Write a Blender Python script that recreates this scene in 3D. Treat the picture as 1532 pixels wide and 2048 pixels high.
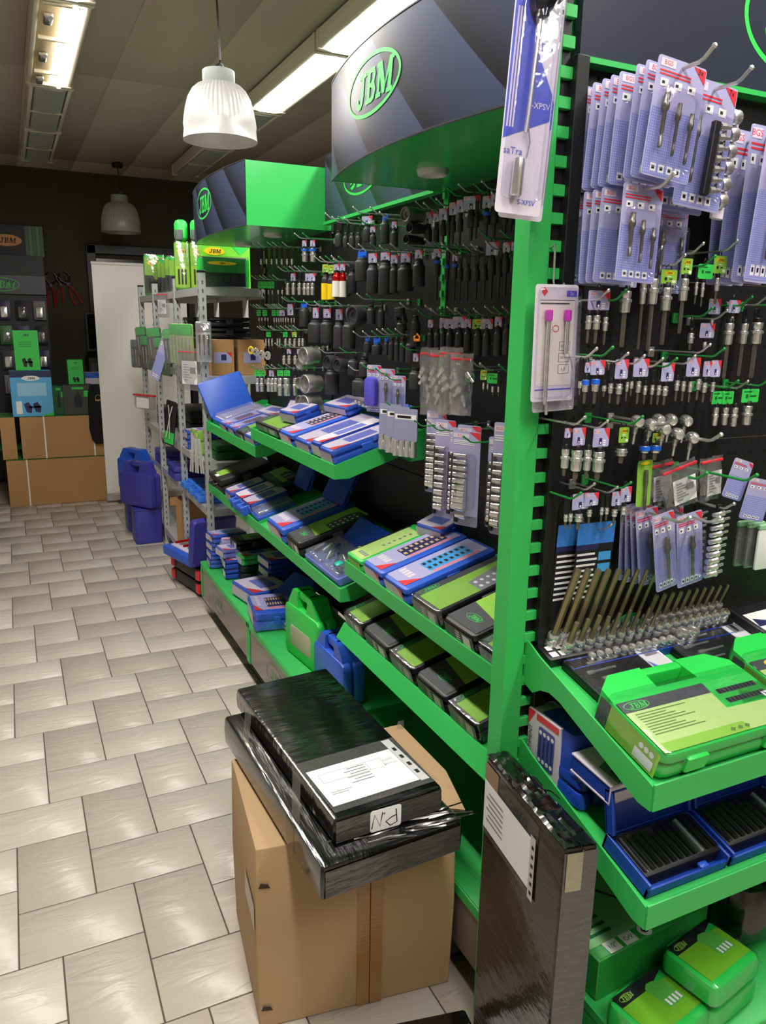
import bpy, math, random
from mathutils import Matrix, Vector, Euler
SC = bpy.context.scene
for _o in list(bpy.data.objects):
    bpy.data.objects.remove(_o)
COL = SC.collection
random.seed(11)
R = math.radians

# ------------------------------------------------------------------ camera
def make_camera():
    yaw, pitch, roll = R(25.56), R(13.69), R(-0.945)
    f = Vector((math.sin(yaw)*math.cos(pitch), math.cos(yaw)*math.cos(pitch), -math.sin(pitch)))
    rt = Vector((math.cos(yaw), -math.sin(yaw), 0))
    dn = f.cross(rt)
    r2 = rt*math.cos(roll) + dn*math.sin(roll)
    d2 = -rt*math.sin(roll) + dn*math.cos(roll)
    M = Matrix.Identity(4)
    for i, a in enumerate((r2, -d2, -f)):
        for j in range(3):
            M[j][i] = a[j]
    M.translation = (0, 0, 1.65)
    cd = bpy.data.cameras.new('camera')
    cd.sensor_fit = 'VERTICAL'
    cd.sensor_height = 36.0
    cd.lens = 1540/2048*36.0
    cd.clip_start = 0.02
    co = bpy.data.objects.new('camera', cd)
    co.matrix_world = M
    COL.objects.link(co)
    SC.camera = co
make_camera()
# ------------------------------------------------------------------ world, exposure
W = bpy.data.worlds.new('world')
SC.world = W
W.use_nodes = True
W.node_tree.nodes['Background'].inputs[0].default_value = (0.9, 0.92, 1.0, 1)
W.node_tree.nodes['Background'].inputs[1].default_value = 0.02
SC.view_settings.view_transform = 'Standard'
SC.view_settings.look = 'None'
SC.view_settings.gamma = 1.0
SC.view_settings.use_curve_mapping = False
SC.view_settings.exposure = 0.0
SC.cycles.use_denoising = True
SC.cycles.max_bounces = 7
SC.cycles.transparent_max_bounces = 16
SC.cycles.caustics_reflective = False
SC.cycles.caustics_refractive = False
TUBE_WATTS = 17.5          # every lit ceiling fluorescent
TUBE_COLOR = (1.0, 0.965, 0.915)

# ------------------------------------------------------------------ materials
def lin(c):
    r = []
    for v in c[:3]:
        v = v/255.0
        r.append(v/12.92 if v <= 0.04045 else ((v+0.055)/1.055)**2.4)
    return (r[0], r[1], r[2], 1.0)
MATS = {}
def mat(name, rgb, rough=0.5, metal=0.0, var=0.0, bump=0.0, bscale=60.0, stretch=(1, 1, 1), coat=0.0, spec=0.5, emit=0.0, vscale=6.0, dist=0.004):
    if name in MATS:
        return MATS[name]
    m = bpy.data.materials.new(name)
    m.use_nodes = True
    nt = m.node_tree
    b = nt.nodes['Principled BSDF']
    c = lin(rgb)
    b.inputs['Base Color'].default_value = c
    b.inputs['Roughness'].default_value = rough
    b.inputs['Metallic'].default_value = metal
    b.inputs['Specular IOR Level'].default_value = spec
    b.inputs['Coat Weight'].default_value = coat
    b.inputs['Coat Roughness'].default_value = 0.12
    if emit:
        b.inputs['Emission Color'].default_value = c
        b.inputs['Emission Strength'].default_value = emit
    if var or bump:
        tc = nt.nodes.new('ShaderNodeTexCoord')
        mp = nt.nodes.new('ShaderNodeMapping')
        mp.inputs['Scale'].default_value = stretch
        nt.links.new(tc.outputs['Object'], mp.inputs['Vector'])
        if var:
            n = nt.nodes.new('ShaderNodeTexNoise')
            n.inputs['Scale'].default_value = vscale
            n.inputs['Detail'].default_value = 4
            nt.links.new(mp.outputs[0], n.inputs['Vector'])
            mr = nt.nodes.new('ShaderNodeMapRange')
            mr.inputs[3].default_value = 1-var
            mr.inputs[4].default_value = 1+var
            nt.links.new(n.outputs[0], mr.inputs[0])
            mx = nt.nodes.new('ShaderNodeMix')
            mx.data_type = 'RGBA'
            mx.blend_type = 'MULTIPLY'
            mx.inputs[0].default_value = 1.0
            mx.inputs[6].default_value = c
            nt.links.new(mr.outputs[0], mx.inputs[7])
            nt.links.new(mx.outputs[2], b.inputs['Base Color'])
        if bump:
            n2 = nt.nodes.new('ShaderNodeTexNoise')
            n2.inputs['Scale'].default_value = bscale
            n2.inputs['Detail'].default_value = 3
            nt.links.new(mp.outputs[0], n2.inputs['Vector'])
            bp = nt.nodes.new('ShaderNodeBump')
            bp.inputs['Strength'].default_value = bump
            bp.inputs['Distance'].default_value = dist
            nt.links.new(n2.outputs[0], bp.inputs['Height'])
            nt.links.new(bp.outputs[0], b.inputs['Normal'])
            if coat:
                nt.links.new(bp.outputs[0], b.inputs['Coat Normal'])
    MATS[name] = m
    return m

def clear_mat(name, tint=(245, 245, 250), gloss=0.14, bump=0.5, bscale=40, stretch=(1, 1, 1), haze=0.0, rough=0.12):
    """clear packaging plastic: see-through with glossy glints"""
    if name in MATS:
        return MATS[name]
    m = bpy.data.materials.new(name)
    m.use_nodes = True
    nt = m.node_tree
    for n in list(nt.nodes):
        if n.type != 'OUTPUT_MATERIAL':
            nt.nodes.remove(n)
    out = [n for n in nt.nodes if n.type == 'OUTPUT_MATERIAL'][0]
    tr = nt.nodes.new('ShaderNodeBsdfTransparent')
    tr.inputs[0].default_value = lin(tint)
    gl = nt.nodes.new('ShaderNodeBsdfGlossy')
    gl.inputs['Roughness'].default_value = rough
    tc = nt.nodes.new('ShaderNodeTexCoord')
    mp = nt.nodes.new('ShaderNodeMapping')
    mp.inputs['Scale'].default_value = stretch
    nz = nt.nodes.new('ShaderNodeTexNoise')
    nz.inputs['Scale'].default_value = bscale
    bp = nt.nodes.new('ShaderNodeBump')
    bp.inputs['Strength'].default_value = bump
    bp.inputs['Distance'].default_value = 0.004
    nt.links.new(tc.outputs['Object'], mp.inputs[0])
    nt.links.new(mp.outputs[0], nz.inputs['Vector'])
    nt.links.new(nz.outputs[0], bp.inputs['Height'])
    nt.links.new(bp.outputs[0], gl.inputs['Normal'])
    mx = nt.nodes.new('ShaderNodeMixShader')
    mx.inputs[0].default_value = gloss
    nt.links.new(tr.outputs[0], mx.inputs[1])
    nt.links.new(gl.outputs[0], mx.inputs[2])
    last = mx
    if haze:
        df = nt.nodes.new('ShaderNodeBsdfDiffuse')
        df.inputs[0].default_value = lin((225, 225, 228))
        m2 = nt.nodes.new('ShaderNodeMixShader')
        m2.inputs[0].default_value = haze
        nt.links.new(mx.outputs[0], m2.inputs[1])
        nt.links.new(df.outputs[0], m2.inputs[2])
        last = m2
    nt.links.new(last.outputs[0], out.inputs[0])
    MATS[name] = m
    return m

def pegboard_mat(name, axis, pitch=0.025, see_through=False):
    """black powder-coated steel with a grid of round punched holes"""
    m = bpy.data.materials.new(name)
    m.use_nodes = True
    nt = m.node_tree
    b = nt.nodes['Principled BSDF']
    b.inputs['Base Color'].default_value = lin((22, 22, 24))
    b.inputs['Roughness'].default_value = 0.5
    tc = nt.nodes.new('ShaderNodeTexCoord')
    sp = nt.nodes.new('ShaderNodeSeparateXYZ')
    nt.links.new(tc.outputs['Object'], sp.inputs[0])
    def m1(op, a, bb=None):
        n = nt.nodes.new('ShaderNodeMath')
        n.operation = op
        for i, v in enumerate((a, bb)):
            if v is None:
                continue
            if isinstance(v, (int, float)):
                n.inputs[i].default_value = v
            else:
                nt.links.new(v, n.inputs[i])
        return n.outputs[0]
    d2 = []
    for k in axis:
        v = m1('DIVIDE', sp.outputs['XYZ'.index(k)], pitch)
        fr = m1('SUBTRACT', m1('FRACT', v), 0.5)
        d2.append(m1('MULTIPLY', fr, fr))
    mask = m1('LESS_THAN', m1('ADD', d2[0], d2[1]), 0.024)
    out = [n for n in nt.nodes if n.type == 'OUTPUT_MATERIAL'][0]
    if see_through:
        tr = nt.nodes.new('ShaderNodeBsdfTransparent')
        mx = nt.nodes.new('ShaderNodeMixShader')
        nt.links.new(mask, mx.inputs[0])
        nt.links.new(b.outputs[0], mx.inputs[1])
        nt.links.new(tr.outputs[0], mx.inputs[2])
        nt.links.new(mx.outputs[0], out.inputs[0])
    else:
        mx = nt.nodes.new('ShaderNodeMix')
        mx.data_type = 'RGBA'
        mx.inputs[6].default_value = lin((22, 22, 24))
        mx.inputs[7].default_value = lin((4, 4, 5))
        nt.links.new(mask, mx.inputs[0])
        nt.links.new(mx.outputs[2], b.inputs['Base Color'])
    MATS[name] = m
    return m

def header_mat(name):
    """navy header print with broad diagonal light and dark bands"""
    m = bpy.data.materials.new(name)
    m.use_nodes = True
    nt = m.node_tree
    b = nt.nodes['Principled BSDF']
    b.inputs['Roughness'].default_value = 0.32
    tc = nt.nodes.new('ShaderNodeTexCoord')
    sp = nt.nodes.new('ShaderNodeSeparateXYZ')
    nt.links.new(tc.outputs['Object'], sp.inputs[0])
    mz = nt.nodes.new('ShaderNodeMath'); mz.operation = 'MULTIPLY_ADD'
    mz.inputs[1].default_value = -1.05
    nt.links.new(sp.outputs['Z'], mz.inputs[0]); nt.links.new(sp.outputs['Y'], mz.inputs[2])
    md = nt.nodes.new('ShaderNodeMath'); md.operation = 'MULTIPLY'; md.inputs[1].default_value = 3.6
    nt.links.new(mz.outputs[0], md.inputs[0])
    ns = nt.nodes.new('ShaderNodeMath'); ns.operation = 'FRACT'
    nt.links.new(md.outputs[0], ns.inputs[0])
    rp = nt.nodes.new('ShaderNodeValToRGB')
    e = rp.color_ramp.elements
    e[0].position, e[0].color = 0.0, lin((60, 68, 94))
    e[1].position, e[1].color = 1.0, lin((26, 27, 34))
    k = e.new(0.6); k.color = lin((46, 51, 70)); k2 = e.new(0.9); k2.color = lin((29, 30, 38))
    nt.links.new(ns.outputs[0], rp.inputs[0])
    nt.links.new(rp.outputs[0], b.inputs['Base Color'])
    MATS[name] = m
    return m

def film_mat(name, base=(10, 10, 11), scale=(1, 14, 1), rough=0.2, see=None):
    """stretch film pulled tight: black, glossy, with long taut creases"""
    m = mat(name, base, rough, 0, 0.4, 0.45, 5.0, scale, coat=0.7, vscale=7, dist=0.006)
    return m

def cardboard_mat(name, rgb):
    return mat(name, rgb, 0.85, 0, 0.06, 0.08, 180.0, (1, 1, 0.2), vscale=3)

# palette
GREEN = mat('green_powder_coat', (54, 184, 88), 0.42, var=0.03, bump=0.05, bscale=900)
GREENP = mat('green_plastic', (42, 204, 78), 0.35)
BLACK = mat('black_metal', (20, 20, 22), 0.45)
BLACKP = mat('black_plastic', (22, 22, 24), 0.4)
IMPACT = mat('black_phosphate_steel', (58, 58, 60), 0.48, 0.35, var=0.1, bump=0.1, bscale=400)
CHROME = mat('satin_chrome', (232, 232, 232), 0.24, 0.85)
STEEL = mat('steel_bit', (128, 122, 112), 0.36, 0.75, var=0.08)
WIRE = mat('zinc_wire', (206, 206, 202), 0.3, 0.8)
GALV = mat('galvanised_steel', (206, 210, 210), 0.4, 0.45, var=0.12, vscale=20)
LAV = mat('print_lavender', (172, 170, 212), 0.4)
LAV2 = mat('print_lavender_blue', (112, 120, 200), 0.4)
CREAM = mat('print_pale_pink_white', (220, 210, 224), 0.4)
WHITE = mat('print_white', (238, 238, 238), 0.5)
RED = mat('print_red', (222, 52, 66), 0.4)
BLK = mat('print_black', (24, 24, 28), 0.5)
GREY = mat('print_dark_grey', (70, 72, 76), 0.45)
GREYL = mat('print_mid_grey', (135, 136, 140), 0.45)
LIME = mat('print_lime', (142, 196, 72), 0.4)
LIMEL = mat('print_pale_lime', (182, 214, 130), 0.4)
YEL = mat('print_yellow', (240, 200, 20), 0.4)
PGREEN = mat('print_green', (58, 204, 84), 0.4)
BLUE = mat('blue_plastic', (42, 92, 206), 0.36)
BLUED = mat('deep_blue_plastic', (26, 66, 172), 0.4)
INDIGO = mat('indigo_plastic', (62, 58, 158), 0.42)
CYAN = mat('print_cyan', (70, 160, 226), 0.4)
NAVY = mat('print_navy', (42, 44, 92), 0.4)
YELP = mat('yellow_sleeve', (240, 205, 16), 0.45)
WHP = mat('white_sleeve', (236, 232, 226), 0.45)
REDA = mat('red_anodised', (200, 20, 26), 0.25, 0.6)
MAG = mat('magenta_plastic', (206, 60, 190), 0.35)
BLUR = mat('blue_ring_plastic', (30, 100, 220), 0.35)
ORANGE = mat('orange_plastic', (240, 130, 20), 0.4)
PURPLE = mat('purple_plastic', (92, 82, 200), 0.3)
CLEAR = clear_mat('clear_blister', gloss=0.12)
BAG = clear_mat('clear_bag_film', gloss=0.2, bump=1.0, bscale=34, haze=0.08)
SHRINK = clear_mat('shrink_wrap', gloss=0.09, bump=0.8, bscale=26, stretch=(1, 1, 1))
TAPE = clear_mat('packing_tape', (240, 234, 222), gloss=0.12, bump=0.6, bscale=60, haze=0.07)
CARTON = cardboard_mat('kraft_cardboard', (178, 148, 110))
CARTON2 = cardboard_mat('brown_cardboard', (182, 140, 92))
FILM = film_mat('black_stretch_film', scale=(1, 7, 1))
FILMY = film_mat('black_stretch_film_y', scale=(9, 1, 2))
FILMZ = film_mat('black_stretch_film_side', (68, 67, 65), (5, 5, 16), 0.26)
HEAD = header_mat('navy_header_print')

# ------------------------------------------------------------------ mesh builder
class MB:
    def __init__(s):
        s.v, s.f, s.m = [], [], []
    def add(s, vs, fs, m=0, M=None):
        n = len(s.v)
        if M is None:
            s.v.extend(tuple(p) for p in vs)
        else:
            s.v.extend(tuple(M @ Vector(p)) for p in vs)
        for f in fs:
            s.f.append(tuple(i+n for i in f))
            s.m.append(m)
        return s
    def box(s, c, d, m=0, M=None, ch=0.0):
        x, y, z = c
        a, b, h = d[0]/2, d[1]/2, d[2]/2
        if not ch:
            vs = [(x+i*a, y+j*b, z+k*h) for k in (-1, 1) for j in (-1, 1) for i in (-1, 1)]
            return s.add(vs, [(0, 2, 3, 1), (4, 5, 7, 6), (0, 1, 5, 4), (2, 6, 7, 3), (0, 4, 6, 2), (1, 3, 7, 5)], m, M)
        ch = min(ch, a*.9, b*.9, h*.9)
        rings = []
        for zz, o in ((-h, ch), (-h+ch, 0), (h-ch, 0), (h, ch)):
            A, B = a-o, b-o
            k = ch*.6
            rings.append([(x+px, y+py, z+zz) for px, py in ((-A+k, -B), (A-k, -B), (A, -B+k), (A, B-k), (A-k, B), (-A+k, B), (-A, B-k), (-A, -B+k))])
        return s.loft(rings, m, M)
    def loft(s, rings, m=0, M=None, caps=True, closed=True):
        n = len(rings[0])
        vs = [p for r in rings for p in r]
        fs = []
        for i in range(len(rings)-1):
            for j in range(n if closed else n-1):
                k = (j+1) % n
                fs.append((i*n+j, i*n+k, (i+1)*n+k, (i+1)*n+j))
        if caps:
            fs.append(tuple(reversed(range(n))))
            fs.append(tuple(range((len(rings)-1)*n, len(rings)*n)))
        return s.add(vs, fs, m, M)
    def rbox(s, c, d, r=0.01, ch=0.004, m=0, M=None, seg=3, top=None):
        """box with rounded vertical corners and chamfered rims; c is the centre of its bottom"""
        a, b, h = d[0]/2, d[1]/2, d[2]
        r = min(r, a*.95, b*.95)
        ch = min(ch, h*.45, r*.9)
        def ring(o, z, sx=1.0):
            rr = r-o
            out = []
            for cx, cy, t in ((a-r, b-r, 0), (-a+r, b-r, 90), (-a+r, -b+r, 180), (a-r, -b+r, 270)):
                for q in range(seg+1):
                    an = R(t+90*q/seg)
                    out.append((c[0]+cx+rr*math.cos(an), c[1]+cy+rr*math.sin(an), c[2]+z))
            return out
        return s.loft([ring(ch, 0), ring(0, ch), ring(0, h-ch), ring(ch*.3, h-ch*.3), ring(ch, h)], m, M)
    def lathe(s, prof, n=12, m=0, M=None, cap0=True, cap1=True):
        rings = [[(r*math.cos(2*math.pi*k/n), r*math.sin(2*math.pi*k/n), z) for k in range(n)] for r, z in prof]
        nn = len(s.f)
        s.loft(rings, m, M, caps=False)
        L = len(rings)
        base = len(s.v)-L*n
        if cap0:
            s.f.append(tuple(base+k for k in reversed(range(n)))); s.m.append(m)
        if cap1:
            s.f.append(tuple(base+(L-1)*n+k for k in range(n))); s.m.append(m)
        return s
    def tube(s, pts, r, n=6, m=0, M=None):
        pts = [Vector(p) for p in pts]
        rings = []
        for i, p in enumerate(pts):
            t = (pts[min(i+1, len(pts)-1)]-pts[max(i-1, 0)]).normalized()
            up = Vector((0, 0, 1)) if abs(t.z) < .9 else Vector((1, 0, 0))
            u = t.cross(up).normalized()
            w = u.cross(t)
            rings.append([tuple(p+u*r*math.cos(2*math.pi*k/n)+w*r*math.sin(2*math.pi*k/n)) for k in range(n)])
        return s.loft(rings, m, M)
    def prism(s, poly, z0, z1, m=0, M=None):
        n = len(poly)
        return s.loft([[(x, y, z0) for x, y in poly], [(x, y, z1) for x, y in poly]], m, M)
    def poly(s, pts, m=0, M=None):
        return s.add(pts, [tuple(range(len(pts)))], m, M)
    # flat print, drawn in the local XY plane at height z
    def q(s, x0, y0, x1, y1, z, m=0, M=None):
        return s.add([(x0, y0, z), (x1, y0, z), (x1, y1, z), (x0, y1, z)], [(0, 1, 2, 3)], m, M)
    def ell(s, cx, cy, a, b, z, m=0, M=None, n=24):
        return s.poly([(cx+a*math.cos(2*math.pi*k/n), cy+b*math.sin(2*math.pi*k/n), z) for k in range(n)], m, M)
    def ering(s, cx, cy, a, b, t, z, m=0, M=None, n=28):
        vs, fs = [], []
        for k in range(n):
            an = 2*math.pi*k/n
            vs += [(cx+a*math.cos(an), cy+b*math.sin(an), z), (cx+(a-t)*math.cos(an), cy+(b-t)*math.sin(an), z)]
            fs.append((2*k, 2*((k+1) % n), 2*((k+1) % n)+1, 2*k+1))
        return s.add(vs, fs, m, M)
    def strip(s, pts, w, z, m=0, M=None):
        vs, fs = [], []
        for i, p in enumerate(pts):
            a = Vector(pts[max(i-1, 0)]); b = Vector(pts[min(i+1, len(pts)-1)])
            t = (b-a).normalized()
            nx, ny = -t.y*w/2, t.x*w/2
            vs += [(p[0]+nx, p[1]+ny, z), (p[0]-nx, p[1]-ny, z)]
        for i in range(len(pts)-1):
            fs.append((2*i, 2*i+1, 2*i+3, 2*i+2))
        return s.add(vs, fs, m, M)
    def jbm(s, cx, cy, h, z, m=0, M=None, sh=0.18):
        """three heavy slab-serif letters J B M, slightly slanted"""
        T = Matrix.Translation((cx, cy, z)) @ Matrix(((h, sh*h, 0, 0), (0, h, 0, 0), (0, 0, 1, 0), (0, 0, 0, 1)))
        if M is not None:
            T = M @ T
        def Q(x0, y0, x1, y1, ox):
            s.q(ox+x0, y0-.5, ox+x1, y1-.5, 0, m, T)
        o = -1.32                                # J
        Q(.28, .86, .92, 1, o); Q(.5, .3, .74, .86, o)
        s.strip([(o+.62+.0, -.2), (o+.59, -.34), (o+.48, -.42), (o+.32, -.43), (o+.2, -.36), (o+.16, -.26)], .2, 0, m, T)
        s.ell(o+.17, -.27, .12, .12, 0, m, T, 10)
        o = -.36                                 # B
        Q(0, 0, .5, .14, o); Q(0, .86, .5, 1, o); Q(.1, .14, .34, .86, o)
        Q(.34, .44, .5, .57, o)
        s.strip([(o+.48+.0, .43), (o+.62, .4), (o+.68, .27), (o+.64, .12), (o+.48, .01)], .17, 0, m, T)
        s.strip([(o+.48, .0), (o+.66, -.05), (o+.73, -.2), (o+.66, -.38), (o+.48, -.43)], .18, 0, m, T)
        o = .52                                  # M
        for a, b in ((0, .38), (.8, 1.22)):
            Q(a, 0, b, .13, o)
        Q(0, .87, .3, 1, o); Q(.92, .87, 1.22, 1, o)
        Q(.1, .13, .26, .87, o); Q(.9, .13, 1.12, .87, o)
        s.poly([(o+.08, .5, 0), (o+.36, .5, 0), (o+.68, -.2, 0), (o+.58, -.45, 0), (o+.5, -.45, 0)], m, T)
        s.poly([(o+1.12, .5, 0), (o+.58, -.45, 0), (o+.66, -.45, 0), (o+.68, -.2, 0), (o+.9, .5, 0)][::1], m, T)
        return s
    def text(s, st, cx, cy, h, z, m=0, M=None, bold=0.0, align='CENTER'):
        vs, fs = text_geo(st, bold, align)
        T = Matrix.Translation((cx, cy, z)) @ Matrix.Diagonal((h, h, 1, 1))
        if M is not None:
            T = M @ T
        return s.add(vs, fs, m, T)
    def mesh(s, name, mats, smooth=40):
        me = bpy.data.meshes.new(name)
        me.from_pydata(s.v, [], s.f)
        for x in (mats if isinstance(mats, (list, tuple)) else [mats]):
            me.materials.append(x)
        me.polygons.foreach_set('material_index', s.m)
        if smooth:
            me.polygons.foreach_set('use_smooth', [True]*len(s.f))
            me.set_sharp_from_angle(angle=R(smooth))
        me.update()
        return me

_TXT = {}
def text_geo(st, bold, align):
    k = (st, bold, align)
    if k not in _TXT:
        cu = bpy.data.curves.new('lettering', 'FONT')
        cu.body = st
        cu.align_x = align
        cu.align_y = 'CENTER'
        cu.size = 1.35
        cu.resolution_u = 2
        cu.offset = bold
        o = bpy.data.objects.new('lettering', cu)
        me = bpy.data.meshes.new_from_object(o)
        _TXT[k] = ([tuple(v.co) for v in me.vertices], [tuple(p.vertices) for p in me.polygons])
        bpy.data.objects.remove(o)
        bpy.data.meshes.remove(me)
        bpy.data.curves.remove(cu)
    return _TXT[k]

# ------------------------------------------------------------------ scene graph helpers
USED = {}
def setp(o, label, cat, group=None, kind=None):
    if label:
        n = len(label.split())
        if n < 4 or n > 16:
            print('LABEL LENGTH', n, label)
        if label in USED and not (group and USED[label] == group):
            print('DUPLICATE LABEL', label)
        USED[label] = group
        o['label'] = label
    if cat:
        o['category'] = cat
    if group:
        o['group'] = group
    if kind:
        o['kind'] = kind
    return o
def TM(loc=(0, 0, 0), rx=0, ry=0, rz=0):
    return Matrix.Translation(loc) @ Euler((R(rx), R(ry), R(rz)), 'XYZ').to_matrix().to_4x4()
def thing(name, label, cat, M, group=None):
    o = bpy.data.objects.new(name, None)
    o.empty_display_size = 0.02
    o.matrix_world = M
    COL.objects.link(o)
    return setp(o, label, cat, group)
def part(name, mesh, mats=None, parent=None, M=None, smooth=40):
    if isinstance(mesh, MB):
        mesh = mesh.mesh(name, mats, smooth)
    o = bpy.data.objects.new(name, mesh)
    if parent is not None:
        o.parent = parent
    if M is not None:
        o.matrix_local = M
    COL.objects.link(o)
    return o
def struct(name, mb, mats, M=None, parent=None, smooth=40):
    o = part(name, mb, mats, parent, M, smooth)
    if parent is None:
        o['kind'] = 'structure'
    return o
ORD = ['first', 'second', 'third', 'fourth', 'fifth', 'sixth', 'seventh', 'eighth', 'ninth', 'tenth', 'eleventh', 'twelfth', 'thirteenth', 'fourteenth', 'fifteenth', 'sixteenth', 'seventeenth', 'eighteenth', 'nineteenth', 'twentieth']
CACHE = {}
def cached(key, fn):
    if key not in CACHE:
        CACHE[key] = fn()
    return CACHE[key]

# ================================================================== ROOM
FARY = 8.9
CEIL = 3.10
# floor: dark grout bed with a herringbone of 3:2 glazed tiles
def build_floor():
    g = MB().box((0.4, 3.0, -0.054), (7.2, 12.4, 0.1))
    fl = struct('floor', g, mat('grout_bed', (92, 82, 72), 0.9, var=0.2, vscale=12))
    tm = bpy.data.materials.new('beige_slate_tile')
    tm.use_nodes = True
    nt = tm.node_tree
    b = nt.nodes['Principled BSDF']
    oi = nt.nodes.new('ShaderNodeObjectInfo')
    rp = nt.nodes.new('ShaderNodeValToRGB')
    rp.color_ramp.elements[0].color = lin((187, 178, 166))
    rp.color_ramp.elements[1].color = lin((207, 199, 188))
    nt.links.new(oi.outputs['Random'], rp.inputs[0])
    tc = nt.nodes.new('ShaderNodeTexCoord')
    ad = nt.nodes.new('ShaderNodeVectorMath'); ad.operation = 'ADD'
    rv = nt.nodes.new('ShaderNodeCombineXYZ')
    ml = nt.nodes.new('ShaderNodeMath'); ml.operation = 'MULTIPLY'; ml.inputs[1].default_value = 40
    nt.links.new(oi.outputs['Random'], ml.inputs[0])
    nt.links.new(ml.outputs[0], rv.inputs[0])
    nt.links.new(tc.outputs['Object'], ad.inputs[0])
    nt.links.new(rv.outputs[0], ad.inputs[1])
    mp = nt.nodes.new('ShaderNodeMapping')
    mp.inputs['Rotation'].default_value = (0, 0, R(-38))
    mp.inputs['Scale'].default_value = (2.5, 9, 1)
    nt.links.new(ad.outputs[0], mp.inputs[0])
    nz = nt.nodes.new('ShaderNodeTexNoise')
    nz.inputs['Scale'].default_value = 2.6
    nz.inputs['Detail'].default_value = 5
    nz.inputs['Distortion'].default_value = 0.8
    nt.links.new(mp.outputs[0], nz.inputs['Vector'])
    bp = nt.nodes.new('ShaderNodeBump')
    bp.inputs['Strength'].default_value = 0.55
    bp.inputs['Distance'].default_value = 0.012
    nt.links.new(nz.outputs[0], bp.inputs['Height'])
    nt.links.new(bp.outputs[0], b.inputs['Normal'])
    nt.links.new(rp.outputs[0], b.inputs['Base Color'])
    b.inputs['Roughness'].default_value = 0.3
    u, j = 0.1055, 0.0022
    meV = MB().box((0, 0, -0.005), (2*u-2*j, 3*u-2*j, 0.01), ch=0.0014).mesh('tile', tm)
    meH = MB().box((0, 0, -0.005), (3*u-2*j, 2*u-2*j, 0.01), ch=0.0014).mesh('tile', tm)
    rest = MB()
    near = []
    for i in range(-60, 61):
        for k in range(-60, 61):
            vx, vy = 2*i+3*k, 2*i-3*k
            for (ox, oy, w, h, me) in ((0, 0, 2, 3, meV), (0, -2, 3, 2, meH)):
                cx = -0.014+(vx+ox+w/2)*u
                cy = 2.853+(vy+oy+h/2)*u
                if not (-3.1 < cx < 3.9 and -3.0 < cy < FARY-.15):
                    continue
                if -0.42 < cx < 1.0 and 0.9 < cy < 7.75 and cx > -0.55+0.02*cy:
                    near.append((cx, cy, me))
                else:
                    rest.box((cx, cy, -0.005), (w*u-2*j, h*u-2*j, 0.01))
    for cx, cy, me in near:
        part('tile', me, parent=fl, M=TM((cx, cy, 0.0)))
    o = part('tile_field', rest, tm, fl, smooth=0)
    o['kind'] = 'stuff'
build_floor()

WALL = mat('taupe_wall_paint', (66, 62, 52), 0.8, var=0.05, vscale=1.5)
def walls():
    struct('wall_far', MB().box((0.4, FARY+.05, 1.6), (7.2, .1, 3.2)), WALL)
    struct('wall_left', MB().box((-3.15, 3.0, 1.6), (.1, 12.2, 3.2)), mat('left_wall_paint', (200, 194, 180), 0.8, var=0.04, vscale=1.5))
    struct('wall_right', MB().box((3.95, 3.0, 1.6), (.1, 12.2, 3.2)), WALL)
    struct('wall_back', MB().box((0.4, -3.15, 1.6), (7.2, .1, 3.2)), MATS['left_wall_paint'])
    cm = mat('ceiling_panel_paint', (184, 171, 156), 0.85, var=0.05, bump=0.12, bscale=45, vscale=2)
    c = struct('ceiling', MB().box((0.4, 3.0, CEIL+.08), (7.2, 12.4, .1)), mat('ceiling_void', (140, 131, 114), 0.9))
    me = None
    for iy in range(6):
        y0 = 5.49-2.85*3+2.85*iy
        for ix in range(15):
            x0 = 0.71-0.49*8+0.49*ix
            if me is None:
                me = MB().box((0, 0, 0.02), (0.49-.0012, 2.85-.003, .02), ch=.0006).mesh('ceiling_panel', cm)
            if y0+2.85 < -3.1 or y0 > FARY:
                continue
            part('ceiling_panel', me, parent=c, M=TM((x0+.245, y0+1.425, CEIL-.01)))
walls()

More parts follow.
